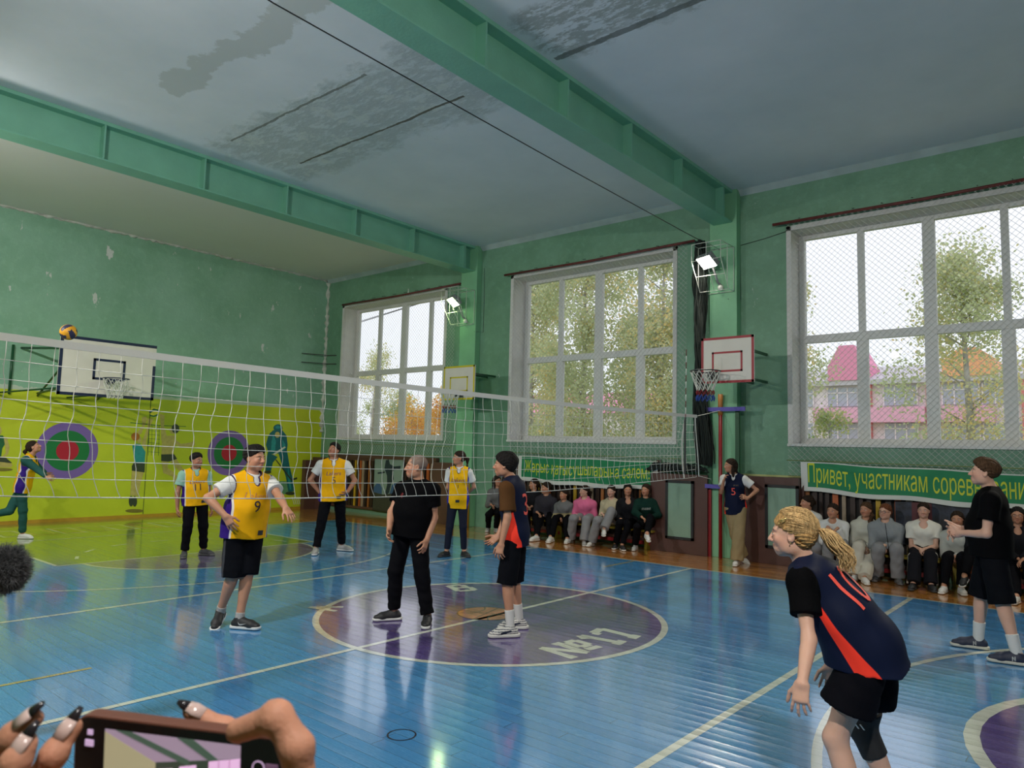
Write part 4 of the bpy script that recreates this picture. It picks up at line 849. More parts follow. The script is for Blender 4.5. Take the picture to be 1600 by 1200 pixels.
mb = MB(); mb.add([(-16.4, 49.4, 7.35), (12.4, 49.4, 7.35), (12.4, 56, 9.0), (-16.4, 56, 9.0), (-16.4, 60, 7.35), (12.4, 60, 7.35)], [(0, 1, 2, 3), (3, 2, 5, 4), (0, 3, 4), (1, 5, 2)]); part(mb, 'roof', m_roof, r)
for x0, x1, zt, m_ in ((-11.2, -8.6, 9.9, m_rosy), (-3.9, -.9, 9.2, m_orr), (5, 8, 9.6, m_rosy)):
    mb = MB(); xm = (x0 + x1)/2
    mb.prism([(x0, 7.35), (x1, 7.35), (x1, 8.4), (xm + .5, zt), (xm - .5, zt), (x0, 8.4)], lambda a, b, t: (a, 49.3 + t, b), 0, 4); part(mb, 'gable', m_, r)
for x0 in (-14.5, -11.4, -7.6, -4.0, -1.7, 1.6, 5.2, 8.2):
    for z0 in (.2, 2.9, 5.5):
        w_ = part(bx(x0, x0 + 2.1, 49.85, 50, z0, z0 + 1.35), 'window', m_win, r)
        fr = MB(); [fr.box(x0 + k*.7 - .04, x0 + k*.7 + .04, 49.8, 49.86, z0, z0 + 1.35) for k in range(4)]; fr.box(x0, x0+2.1, 49.8, 49.86, z0 + .95, z0 + 1.02)
        k_ = part(fr, 'window_bars', m_cream, r)
for x0 in (-12.2, -8.35, -4.4, 1.0):
    for z0 in (1.7, 4.3): part(bx(x0, x0 + 3.4, 49.1, 49.9, z0, z0 + 1.05), 'balcony', m_pink, r)
for x0 in (-8.82, -4.92, 0.4, 4.5): part(bx(x0, x0 + .45, 49.5, 50, -.3, 7.0), 'brick_pier', m_brick, r)
r = empty('house', (-60, 85, -.3), 'distant house with a rosy roof seen through the far window', 'building')
part(bx(-75, -40, 85, 95, -.3, 7.5), 'wall', m_cream, r); mb = MB(); mb.add([(-76, 84, 7.5), (-39, 84, 7.5), (-39, 90, 11), (-76, 90, 11), (-76, 96, 7.5), (-39, 96, 7.5)], [(0, 1, 2, 3), (3, 2, 5, 4), (0, 3, 4), (1, 5, 2)]); part(mb, 'roof', m_rosy, r)
part(bx(-62, -61, 88, 89, 10, 13), 'chimney', m_brick, r)
o = MB().tube([(-15.6, 16, -.3), (-15.6, 16, 9.5)], .10, 8).tube([(-16.4, 16, 8.6), (-14.8, 16, 8.6)], .05, 6).build('utility_pole', pmat('grey_concrete', (.45, .45, .46), .8)); tag(o, 'grey utility pole outside the far window', 'pole')
for k in range(3):
    o = MB().tube([(-40, 20 + k, 7.6 + .5*k), (-15.6, 16, 8.6), (0, 12, 8.9 - .4*k)], .012, 4).build('overhead_wire', m_black); tag(o, ('lowest', 'middle', 'highest')[k] + ' overhead wire outside the far window', 'wire')

def leafmat(name, c1, c2, c3):
    m, nt, p = newmat(name); p.inputs['Roughness'].default_value = .7
    at = _n(nt, 'ShaderNodeAttribute', attribute_name='tint'); c = ramp(nt, at.outputs['Fac'], [(0, c1), (.55, c2), (.9, c3)])
    nt.links.new(c, p.inputs['Base Color']); p.inputs['Transmission Weight'].default_value = 0
    tr = _n(nt, 'ShaderNodeBsdfTranslucent'); nt.links.new(c, tr.inputs[0]); mx = _n(nt, 'ShaderNodeMixShader'); mx.inputs[0].default_value = .45
    nt.links.new(p.outputs[0], mx.inputs[1]); nt.links.new(tr.outputs[0], mx.inputs[2]); nt.links.new(mx.outputs[0], nt.nodes['Material Output'].inputs[0]); return m
LM = {'birch': leafmat('birch_leaves', srgb(196, 208, 160), srgb(216, 222, 180), srgb(246, 220, 150)), 'gold': leafmat('golden_leaves', srgb(228, 190, 80), srgb(240, 206, 110), srgb(236, 160, 70)), 'bush': leafmat('bush_leaves', srgb(160, 184, 130), srgb(184, 200, 146), srgb(220, 214, 140))}  # leaf colours kept pale to carry the washed-out outdoor haze
m_bark = pmat('pale_bark', (.42, .40, .37), .9, .01, 20, .3, 4)
def tree(x, y, h, rad, n, kind, label, seed, z0=1.0, lean=0, size=.085, clumps=26, shape=1.0):
    g = np.random.default_rng(seed); r = empty('tree', (x, y, -.3), label, 'tree', 'trees outside the windows')
    tk = MB(); tk.tube([(x, y, -.3), (x + lean*.3, y, h*.4), (x + lean, y, h*.95)], [.13, .09, .02], 8)
    cs = []
    for k in range(clumps):
        t = g.random() ** .8; z = z0 + (h - z0) * t; a = g.random()*6.28; rr = rad * (1 - (abs(t - .4)/.62) ** 2 * .75) * (g.random() ** .5) * shape
        c = np.array([x + lean*t + rr*math.cos(a), y + rr*math.sin(a)*.8, z]); cs.append((c, rad*g.uniform(.20, .42)))
        tk.tube([(x + lean*t*.8, y, max(.3, z - rr*.7)), tuple(c)], [.028, .006], 5)
    part(tk, 'trunk', m_bark, r)
    ci = g.integers(0, len(cs), n); C_ = np.array([cs[i][0] for i in ci]); R_ = np.array([cs[i][1] for i in ci])
    p = C_ + g.normal(size=(n, 3)) * R_[:, None] * np.array([.55, .55, .62]); p[:, 2] = np.maximum(p[:, 2], -.2)
    u = g.normal(size=(n, 3)); u /= np.linalg.norm(u, axis=1)[:, None]; v = np.cross(u, g.normal(size=(n, 3))); v /= np.linalg.norm(v, axis=1)[:, None]
    s = size * g.uniform(.6, 1.3, n)[:, None]; V = np.stack([p - u*s*.6, p + v*s*.38, p + u*s*.6, p - v*s*.38], 1).reshape(-1, 3)
    me = bpy.data.meshes.new('crown'); me.vertices.add(4*n); me.vertices.foreach_set('co', V.ravel()); me.loops.add(4*n); me.loops.foreach_set('vertex_index', np.arange(4*n)); me.polygons.add(n)
    me.polygons.foreach_set('loop_start', np.arange(n)*4); me.polygons.foreach_set('loop_total', np.full(n, 4)); me.update(calc_edges=True)
    at = me.attributes.new('tint', 'FLOAT', 'POINT'); base = g.random(len(cs))*.5; tv = np.clip(base[ci] + g.random(n)*.5, 0, 1); at.data.foreach_set('value', np.repeat(tv, 4))
    att(link_mesh('crown', me, LM[kind]), r)
tree(-3.0, 17.0, 7.6, 1.3, 7000, 'birch', 'slender birch at the left side of the right hand window', 5, 1.2, 0, .085, 22)
tree(2.2, 16.0, 7.0, 1.75, 16000, 'birch', 'leafy birch filling the middle of the right hand window', 6, .6, -.2, .085, 34)
tree(6.4, 17.5, 9.5, 2.0, 9000, 'birch', 'tall birch at the right edge of the right hand window', 7, 3, 0, .09)
tree(-.9, 14.6, 2.9, 1.0, 5000, 'bush', 'low green bush below the pink building', 8, .3, 0, .07, 14)
tree(-2.6, 14.0, 3.2, .95, 5000, 'bush', 'round bush in the lower left of the right hand window', 9, .3, 0, .07, 14)
tree(-6.3, 15.0, 9.6, 2.1, 34000, 'birch', 'dense birch in the right half of the window behind the net', 10, .4, .2, .10, 60)
tree(-9.6, 15.5, 10.2, 2.2, 34000, 'birch', 'dense yellowing birch in the middle of the window behind the net', 11, .4, 0, .10, 60)
tree(-12.8, 16.5, 9.8, 2.1, 28000, 'birch', 'birch in the left part of the window behind the net', 12, .4, 0, .10, 54)
tree(-25.2, 18.5, 6.7, 1.5, 6000, 'birch', 'thin leafy branches at the left of the far window', 13, 1.0, .3, .09, 16)
tree(-22.0, 18.5, 3.9, 1.5, 8000, 'gold', 'golden bush low in the far window', 14, .3, 0, .09, 20)
tree(-19.4, 18.0, 4.3, 1.4, 8000, 'gold', 'golden tree at the right of the far window', 15, .3, 0, .09, 20)
tree(-24.6, 20.0, 4.4, 1.6, 6000, 'bush', 'green bush between the golden ones in the far window', 16, .3, 0, .09, 20)
PEOPLE = [
    {'key': 'p9', 's': 1.006, 'w': 1.12, 'belly': 0.035, 'base': [-1.426, -2.236, 0.0], 'j': {'R': {'sh': [0.056, -0.092, 1.36], 'el': [0.046, -0.31, 1.222], 'wr': [0.213, -0.214, 1.061], 'fi': [0.271, -0.144, 0.916], 'curl': 0.22, 'pn': [-0.724, 0.752, 0.0], 'hp': [0.042, -0.022, 0.935], 'kn': [0.071, -0.026, 0.504], 'an': [-0.125, -0.03, 0.13], 'to': [-0.009, -0.141, 0.074]}, 'L': {'sh': [0.069, 0.296, 1.36], 'el': [0.288, 0.284, 1.223], 'wr': [0.512, 0.216, 1.132], 'fi': [0.651, 0.228, 1.033], 'curl': 0.25, 'pn': [-0.261, 0.147, -1.0], 'hp': [0.042, 0.17, 0.935], 'kn': [0.103, 0.1, 0.513], 'an': [0.125, 0.03, 0.091], 'to': [0.265, 0.11, 0.091]}, 'hip': [0.042, 0.074, 0.935], 'neck': [0.065, 0.106, 1.422], 'head': [0.089, 0.115, 1.586]}, 'fwd': -0.0, 'cf': -0.035, 'hf': 0.309, 'hp': 0, 'hroll': 0, 'top': 'jersey_y', 'num': '9', 'under': 'white', 'bottom': 'shorts_knee', 'shoe': 'black_white', 'sock': 'ankle_white', 'hair': 'short', 'label': 'person in yellow jersey 9 and black knee shorts holding arms out near the net'},
    {'key': 'p11', 's': 0.926, 'w': 1.1, 'belly': 0.025, 'base': [-5.772, -0.436, 0.0], 'j': {'R': {'sh': [-0.064, -0.215, 1.237], 'el': [-0.073, -0.278, 0.965], 'wr': [-0.048, -0.276, 0.721], 'fi': [-0.032, -0.275, 0.564], 'curl': 0.5, 'hp': [-0.032, -0.104, 0.861], 'kn': [0.038, -0.142, 0.471], 'an': [0.008, -0.153, 0.083], 'to': [0.134, -0.23, 0.083]}, 'L': {'sh': [0.024, 0.124, 1.237], 'el': [0.058, 0.149, 0.961], 'wr': [0.099, 0.182, 0.721], 'fi': [0.126, 0.203, 0.567], 'curl': 0.5, 'hp': [0.012, 0.063, 0.861], 'kn': [0.04, 0.099, 0.465], 'an': [-0.008, 0.153, 0.083], 'to': [0.124, 0.222, 0.083]}, 'hip': [-0.01, -0.02, 0.861], 'neck': [-0.021, -0.049, 1.294], 'head': [-0.003, -0.051, 1.446]}, 'fwd': -0.255, 'cf': -0.255, 'hf': 0.324, 'hp': 0, 'hroll': 0, 'top': 'jersey_y', 'num': '11', 'under': 'mint', 'bottom': 'pants_black', 'shoe': 'dark_grey', 'hair': 'short', 'label': 'person in yellow jersey 11 over pale green tee standing on the purple half circle'},
    {'key': 'p5', 's': 1.0, 'w': 1.18, 'belly': 0.03, 'base': [-4.819, 1.341, 0.0], 'j': {'R': {'sh': [-0.109, -0.164, 1.424], 'el': [-0.183, -0.295, 1.162], 'wr': [-0.08, -0.171, 0.961], 'fi': [0.034, -0.068, 0.89], 'curl': 0.4, 'hp': [-0.042, -0.063, 0.93], 'kn': [0.008, -0.175, 0.518], 'an': [0.027, -0.269, 0.09], 'to': [0.144, -0.378, 0.09]}, 'L': {'sh': [0.12, 0.171, 1.424], 'el': [0.223, 0.284, 1.164], 'wr': [0.262, 0.116, 0.983], 'fi': [0.202, -0.019, 0.898], 'curl': 0.4, 'hp': [0.071, 0.102, 0.93], 'kn': [0.037, 0.175, 0.508], 'an': [-0.027, 0.269, 0.09], 'to': [0.12, 0.331, 0.09]}, 'hip': [0.014, 0.019, 0.93], 'neck': [0.004, 0.001, 1.486], 'head': [0.019, -0.008, 1.65]}, 'fwd': -0.598, 'cf': -0.598, 'hf': -1.242, 'hp': 18, 'hroll': 0, 'top': 'jersey_y', 'num': '5', 'under': 'white', 'bottom': 'pants_black', 'shoe': 'grey_white', 'hair': 'short', 'label': 'person in yellow jersey 5 over white tee with hands on hips near the far corner'},
    {'key': 'ref', 's': 0.983, 'w': 1.16, 'belly': 0.05, 'base': [-0.379, -0.89, 0.0], 'j': {'R': {'sh': [-0.174, -0.015, 1.319], 'el': [-0.184, -0.141, 1.08], 'wr': [-0.088, -0.246, 0.911], 'fi': [-0.016, -0.326, 0.783], 'curl': 0.5, 'hp': [-0.112, -0.027, 0.914], 'kn': [-0.144, -0.091, 0.497], 'an': [-0.186, -0.054, 0.088], 'to': [-0.263, -0.191, 0.088]}, 'L': {'sh': [0.212, 0.051, 1.319], 'el': [0.2, 0.081, 1.047], 'wr': [0.212, -0.016, 0.829], 'fi': [0.22, -0.083, 0.677], 'curl': 0.5, 'hp': [0.081, -0.008, 0.914], 'kn': [0.136, 0.004, 0.495], 'an': [0.186, 0.054, 0.088], 'to': [0.29, -0.065, 0.088]}, 'hip': [-0.016, -0.017, 0.914], 'neck': [0.024, 0.024, 1.379], 'head': [0.014, -0.014, 1.537]}, 'fwd': -1.471, 'cf': -1.401, 'hf': -2.177, 'hp': 0, 'hroll': 0, 'top': 'tee_black', 'bottom': 'pants_black', 'shoe': 'black_white', 'hair': 'buzz', 'label': 'stocky balding person in black tee and black trousers standing in the centre circle'},
    {'key': 'girl_y', 's': 0.96, 'w': 0.95, 'belly': 0.0, 'base': [-3.189, 2.602, 0.0], 'j': {'R': {'sh': [-0.102, -0.088, 1.361], 'el': [-0.154, -0.061, 1.094], 'wr': [-0.18, 0.149, 0.982], 'fi': [-0.199, 0.293, 0.906], 'curl': 0.5, 'hp': [-0.048, -0.039, 0.893], 'kn': [-0.038, -0.11, 0.486], 'an': [-0.089, -0.108, 0.086], 'to': [-0.089, -0.261, 0.086]}, 'L': {'sh': [0.138, 0.114, 1.361], 'el': [0.16, 0.229, 1.114], 'wr': [-0.04, 0.308, 1.007], 'fi': [-0.176, 0.362, 0.934], 'curl': 0.5, 'hp': [0.071, 0.061, 0.893], 'kn': [0.117, 0.041, 0.483], 'an': [0.089, 0.108, 0.086], 'to': [0.236, 0.064, 0.086]}, 'hip': [0.011, 0.011, 0.893], 'neck': [0.018, 0.014, 1.421], 'head': [0.02, -0.008, 1.578]}, 'fwd': -0.87, 'cf': -0.87, 'hf': -2.022, 'hp': 0, 'hroll': 0, 'top': 'jersey_y_long', 'num': '1', 'under': 'white', 'bottom': 'leggings', 'shoe': 'black', 'hair': 'pony', 'label': 'person in long yellow jersey with dark ponytail, hands behind back'},
    {'key': 'runner', 's': 0.949, 'w': 1.0, 'belly': 0.0, 'base': [-9.3, -1.6, 0.0], 'j': {'R': {'sh': [0.114, -0.17, 1.361], 'el': [0.216, 0.004, 1.181], 'wr': [0.375, 0.088, 1.068], 'fi': [0.463, 0.212, 1.015], 'curl': 0.3, 'hp': [0.031, -0.177, 0.882], 'kn': [-0.039, -0.099, 0.488], 'an': [-0.127, -0.053, 0.085], 'to': [-0.018, 0.052, 0.085]}, 'L': {'sh': [-0.15, 0.022, 1.361], 'el': [-0.353, 0.151, 1.238], 'wr': [-0.383, 0.311, 1.1], 'fi': [-0.341, 0.445, 1.021], 'curl': 0.3, 'hp': [-0.114, -0.106, 0.882], 'kn': [-0.124, -0.276, 0.485], 'an': [-0.126, -0.585, 0.418], 'to': [-0.02, -0.476, 0.236]}, 'hip': [-0.041, -0.141, 0.882], 'neck': [-0.015, -0.066, 1.419], 'head': [0.012, -0.031, 1.57]}, 'fwd': 1.115, 'cf': 0.941, 'hf': 1.023, 'hp': 25, 'hroll': 0, 'top': 'jersey_y', 'num': '', 'under': 'green_long', 'bottom': 'pants_green', 'shoe': 'white', 'hair': 'pony', 'label': 'person in yellow jersey and dark green tracksuit lunging by the mural wall'},
    {'key': 'boy3', 's': 0.983, 'w': 0.95, 'belly': 0.0, 'base': [0.61, -0.448, 0.0], 'j': {'R': {'sh': [-0.092, 0.116, 1.382], 'el': [-0.156, 0.029, 1.106], 'wr': [-0.176, -0.084, 0.896], 'fi': [-0.235, -0.201, 0.792], 'curl': 0.25, 'pn': [0.381, -0.463, 0.8], 'hp': [-0.047, 0.06, 0.914], 'kn': [-0.099, 0.087, 0.495], 'an': [-0.068, 0.149, 0.088], 'to': [-0.171, 0.03, 0.088]}, 'L': {'sh': [0.005, -0.19, 1.382], 'el': [0.036, -0.197, 1.103], 'wr': [0.017, -0.257, 0.85], 'fi': [0.004, -0.295, 0.688], 'curl': 0.45, 'hp': [0.019, -0.084, 0.914], 'kn': [-0.001, -0.137, 0.495], 'an': [0.068, -0.149, 0.088], 'to': [-0.022, -0.277, 0.088]}, 'hip': [-0.014, -0.012, 0.914], 'neck': [-0.047, -0.04, 1.443], 'head': [-0.093, -0.104, 1.585]}, 'fwd': -2.712, 'cf': -2.834, 'hf': -2.584, 'hp': 0, 'hroll': 0, 'top': 'jersey_n', 'num': '3', 'back': True, 'under': 'brown', 'bottom': 'shorts_knee', 'shoe': 'chunky_white', 'sock': 'crew_white', 'hair': 'mop', 'label': 'person in navy jersey 3 over brown tee, with white socks, in the centre circle'},
    {'key': 'girl5', 's': 0.949, 'w': 0.95, 'belly': 0.0, 'base': [0.341, 5.505, 0.0], 'j': {'R': {'sh': [-0.225, -0.076, 1.36], 'el': [-0.23, -0.175, 1.138], 'wr': [-0.139, -0.282, 1.33], 'fi': [-0.078, -0.305, 1.477], 'curl': 0.6, 'hp': [-0.132, -0.044, 0.882], 'kn': [-0.07, 0.005, 0.482], 'an': [-0.021, 0.164, 0.12], 'to': [0.128, 0.131, 0.044]}, 'L': {'sh': [0.075, 0.004, 1.36], 'el': [0.265, 0.071, 1.19], 'wr': [0.179, -0.107, 1.059], 'fi': [0.079, -0.225, 1.104], 'curl': 0.4, 'hp': [0.016, -0.004, 0.882], 'kn': [0.028, -0.099, 0.486], 'an': [0.021, -0.164, 0.085], 'to': [0.054, -0.312, 0.085]}, 'hip': [-0.058, -0.024, 0.882], 'neck': [-0.077, -0.037, 1.419], 'head': [-0.121, -0.073, 1.565]}, 'fwd': -1.31, 'cf': -1.31, 'hf': -2.251, 'hp': 0, 'hroll': 0, 'top': 'jersey_n', 'num': '5', 'under': 'white', 'bottom': 'pants_khaki_wide', 'shoe': 'white', 'hair': 'loose', 'label': 'person in navy jersey 5 and wide khaki trousers leaning on the pilaster'},
    {'key': 'big', 's': 1.029, 'w': 1.12, 'belly': 0.05, 'base': [4.18, 2.022, 0.0], 'j': {'R': {'sh': [-0.02, 0.194, 1.409], 'el': [-0.094, 0.16, 1.109], 'wr': [-0.257, -0.038, 1.112], 'fi': [-0.393, -0.139, 1.066], 'curl': 0.6, 'pn': [0.116, -0.993, 0.2], 'hp': [-0.033, 0.095, 0.957], 'kn': [-0.121, 0.139, 0.525], 'an': [-0.169, 0.189, 0.093], 'to': [-0.33, 0.153, 0.093]}, 'L': {'sh': [0.013, -0.2, 1.409], 'el': [-0.022, -0.231, 1.102], 'wr': [-0.236, -0.09, 1.077], 'fi': [-0.403, -0.058, 1.038], 'curl': 0.75, 'pn': [-0.116, 0.993, 0.2], 'hp': [-0.003, -0.099, 0.957], 'kn': [0.064, -0.147, 0.522], 'an': [0.169, -0.189, 0.093], 'to': [0.008, -0.219, 0.093]}, 'hip': [-0.018, -0.002, 0.957], 'neck': [-0.001, -0.003, 1.473], 'head': [-0.048, -0.026, 1.634]}, 'fwd': -2.988, 'cf': -3.058, 'hf': -2.991, 'hp': 6, 'hroll': 0, 'top': 'tee_black', 'bottom': 'shorts_knee', 'shoe': 'navy_white', 'sock': 'crew_white', 'hair': 'short_brown', 'label': 'tall heavy person in plain black tee and white socks before the right banner'},
    {'key': 'g10', 's': 0.96, 'w': 0.98, 'belly': 0.0, 'base': [4.151, -2.23, 0.0], 'j': {'R': {'sh': [-0.17, 0.079, 1.176], 'el': [-0.155, 0.081, 0.905], 'wr': [-0.188, 0.176, 0.713], 'fi': [-0.225, 0.209, 0.558], 'curl': 0.45, 'pn': [0.251, -0.968, 0.0], 'hp': [0.047, 0.091, 0.857], 'kn': [-0.044, 0.157, 0.46], 'an': [0.107, 0.21, 0.09], 'to': [-0.047, 0.204, 0.09]}, 'L': {'sh': [-0.193, -0.243, 1.176], 'el': [-0.129, -0.335, 0.939], 'wr': [-0.108, -0.494, 0.794], 'fi': [-0.111, -0.529, 0.635], 'curl': 0.3, 'pn': [-0.057, 1.018, 0.0], 'hp': [0.041, -0.069, 0.857], 'kn': [-0.095, -0.097, 0.468], 'an': [0.04, -0.134, 0.09], 'to': [-0.114, -0.146, 0.09]}, 'hip': [0.044, 0.011, 0.857], 'neck': [-0.215, -0.096, 1.223], 'head': [-0.266, -0.132, 1.368]}, 'fwd': 3.104, 'cf': 3.069, 'hf': -2.949, 'hp': -3, 'hroll': 0, 'top': 'jersey_n', 'num': '10', 'back': True, 'under': 'black', 'bottom': 'shorts_short', 'shoe': 'white', 'kneepad': 'R', 'hair': 'blonde', 'fine': 0.0045, 'label': 'person with wavy blonde ponytail in navy jersey 10 crouching in the right foreground'},
    {'key': 'A', 's': 0.949, 'w': 0.95, 'belly': 0.0, 'base': [-5.138, 5.9, 0.0], 'j': {'R': {'sh': [-0.105, -0.164, 0.828], 'el': [-0.129, -0.222, 0.549], 'wr': [0.068, -0.347, 0.586], 'fi': [0.192, -0.301, 0.493], 'curl': 0.5, 'hp': [-0.058, -0.05, 0.47], 'kn': [0.08, -0.422, 0.373], 'an': [-0.104, -0.215, 0.085], 'to': [-0.028, -0.347, 0.085]}, 'L': {'sh': [0.113, 0.024, 0.828], 'el': [0.18, 0.047, 0.551], 'wr': [-0.009, -0.117, 0.57], 'fi': [-0.067, -0.231, 0.471], 'curl': 0.5, 'hp': [0.058, 0.05, 0.47], 'kn': [0.238, -0.313, 0.424], 'an': [0.079, -0.176, 0.085], 'to': [0.2, -0.267, 0.085]}, 'hip': [0.0, 0.0, 0.47], 'neck': [0.005, -0.085, 0.903], 'head': [0.01, -0.097, 1.059]}, 'fwd': -0.856, 'cf': -0.856, 'hf': -0.155, 'hp': 0, 'hroll': 0, 'top': 'hoodie_grey', 'bottom': 'pants_black', 'shoe': 'grey_white', 'hair': 'loose', 'label': 'person in grey top and black trousers seated leftmost on the left bench, half hidden'},
    {'key': 'B', 's': 0.949, 'w': 0.95, 'belly': 0.0, 'base': [-4.183, 5.9, 0.0], 'j': {'R': {'sh': [-0.115, -0.097, 0.809], 'el': [-0.143, -0.154, 0.529], 'wr': [0.031, -0.288, 0.62], 'fi': [0.156, -0.248, 0.527], 'curl': 0.5, 'hp': [-0.073, -0.024, 0.47], 'kn': [0.117, -0.385, 0.468], 'an': [0.215, -0.436, 0.085], 'to': [0.232, -0.587, 0.085]}, 'L': {'sh': [0.159, -0.007, 0.809], 'el': [0.231, 0.015, 0.532], 'wr': [0.039, -0.131, 0.605], 'fi': [-0.024, -0.241, 0.506], 'curl': 0.5, 'hp': [0.073, 0.024, 0.47], 'kn': [0.29, -0.317, 0.414], 'an': [0.461, -0.462, 0.085], 'to': [0.537, -0.594, 0.085]}, 'hip': [0.0, 0.0, 0.47], 'neck': [0.027, -0.063, 0.883], 'head': [0.033, -0.076, 1.039]}, 'fwd': -1.253, 'cf': -1.253, 'hf': -1.95, 'hp': 0, 'hroll': 0, 'top': 'jacket_black', 'bottom': 'pants_black', 'shoe': 'white', 'hair': 'pony', 'label': 'person in black jacket with white collar seated behind the navy jersey 3, facing left'},
    {'key': 'C', 's': 0.994, 'w': 1.05, 'belly': 0.0, 'base': [-3.887, 5.9, 0.0], 'j': {'R': {'sh': [-0.133, -0.077, 0.736], 'el': [-0.155, -0.131, 0.441], 'wr': [0.011, -0.302, 0.513], 'fi': [0.144, -0.261, 0.416], 'curl': 0.5, 'hp': [-0.087, -0.019, 0.47], 'kn': [0.108, -0.357, 0.296], 'an': [0.302, -0.677, 0.089], 'to': [0.304, -0.836, 0.089]}, 'L': {'sh': [0.193, -0.006, 0.736], 'el': [0.263, 0.01, 0.444], 'wr': [0.056, -0.153, 0.434], 'fi': [-0.011, -0.268, 0.331], 'curl': 0.5, 'hp': [0.087, 0.019, 0.47], 'kn': [0.329, -0.293, 0.306], 'an': [0.598, -0.621, 0.089], 'to': [0.663, -0.766, 0.089]}, 'hip': [0.0, 0.0, 0.47], 'neck': [0.039, -0.053, 0.814], 'head': [0.044, -0.067, 0.977]}, 'fwd': -1.356, 'cf': -1.356, 'hf': -1.967, 'hp': 0, 'hroll': 0, 'top': 'hoodie_charcoal', 'bottom': 'pants_black', 'shoe': 'white', 'hair': 'short_d', 'label': 'person in charcoal jacket on the left bench with one open hand held out'},
    {'key': 'D', 's': 0.914, 'w': 0.95, 'belly': 0.0, 'base': [-3.378, 5.9, 0.0], 'j': {'R': {'sh': [-0.134, -0.101, 0.657], 'el': [-0.165, -0.161, 0.389], 'wr': [0.023, -0.275, 0.451], 'fi': [0.146, -0.241, 0.362], 'curl': 0.5, 'hp': [-0.071, -0.02, 0.42], 'kn': [0.031, -0.399, 0.433], 'an': [0.069, -0.552, 0.082], 'to': [0.081, -0.698, 0.082]}, 'L': {'sh': [0.134, -0.026, 0.657], 'el': [0.201, -0.014, 0.389], 'wr': [0.018, -0.141, 0.443], 'fi': [-0.048, -0.245, 0.348], 'curl': 0.5, 'hp': [0.071, 0.02, 0.42], 'kn': [0.243, -0.334, 0.413], 'an': [0.376, -0.477, 0.082], 'to': [0.443, -0.607, 0.082]}, 'hip': [0.0, 0.0, 0.42], 'neck': [-0.0, -0.082, 0.727], 'head': [0.005, -0.095, 0.878]}, 'fwd': -1.297, 'cf': -1.297, 'hf': -1.73, 'hp': 0, 'hroll': 0, 'top': 'sweater_two', 'bottom': 'pants_black', 'shoe': 'white', 'hair': 'pony', 'label': 'person in grey and beige sweatshirt seated left of the pink hoodie'},
    {'key': 'E', 's': 0.949, 'w': 1.03, 'belly': 0.0, 'base': [-2.876, 5.9, 0.0], 'j': {'R': {'sh': [-0.154, -0.127, 0.739], 'el': [-0.18, -0.181, 0.458], 'wr': [-0.013, -0.335, 0.527], 'fi': [0.115, -0.303, 0.434], 'curl': 0.5, 'hp': [-0.077, -0.031, 0.47], 'kn': [-0.02, -0.435, 0.462], 'an': [-0.123, -0.356, 0.085], 'to': [-0.093, -0.505, 0.085]}, 'L': {'sh': [0.136, -0.01, 0.739], 'el': [0.192, -0.008, 0.458], 'wr': [-0.014, -0.144, 0.508], 'fi': [-0.084, -0.25, 0.409], 'curl': 0.5, 'hp': [0.077, 0.031, 0.47], 'kn': [0.224, -0.349, 0.46], 'an': [0.268, -0.476, 0.085], 'to': [0.354, -0.602, 0.085]}, 'hip': [0.0, 0.0, 0.47], 'neck': [-0.012, -0.088, 0.812], 'head': [-0.006, -0.101, 0.968]}, 'fwd': -1.186, 'cf': -1.186, 'hf': -1.932, 'hp': 0, 'hroll': 0, 'top': 'hoodie_pink', 'bottom': 'pants_grey_wide', 'shoe': 'grey_white', 'hair': 'pony', 'label': 'person in bright pink hoodie and wide grey trousers on the left bench'},
    {'key': 'F', 's': 0.949, 'w': 0.95, 'belly': 0.0, 'base': [-2.283, 5.9, 0.0], 'j': {'R': {'sh': [-0.139, -0.105, 0.771], 'el': [-0.171, -0.16, 0.492], 'wr': [-0.049, -0.329, 0.605], 'fi': [0.08, -0.302, 0.512], 'curl': 0.5, 'hp': [-0.073, -0.022, 0.47], 'kn': [-0.07, -0.43, 0.469], 'an': [-0.178, -0.44, 0.085], 'to': [-0.161, -0.591, 0.085]}, 'L': {'sh': [0.137, -0.021, 0.771], 'el': [0.199, -0.016, 0.492], 'wr': [-0.005, -0.139, 0.572], 'fi': [-0.079, -0.242, 0.473], 'curl': 0.5, 'hp': [0.073, 0.022, 0.47], 'kn': [0.162, -0.33, 0.654], 'an': [0.186, -0.6, 0.362], 'to': [0.261, -0.732, 0.316]}, 'hip': [0.0, 0.0, 0.47], 'neck': [-0.002, -0.078, 0.846], 'head': [0.004, -0.092, 1.002]}, 'fwd': -1.274, 'cf': -1.274, 'hf': -1.358, 'hp': -5, 'hroll': 0, 'top': 'sweater_beige', 'bottom': 'pants_grey_wide', 'shoe': 'white', 'hair': 'pony', 'label': 'person in beige sweater smiling with one grey-trousered leg crossed over'},
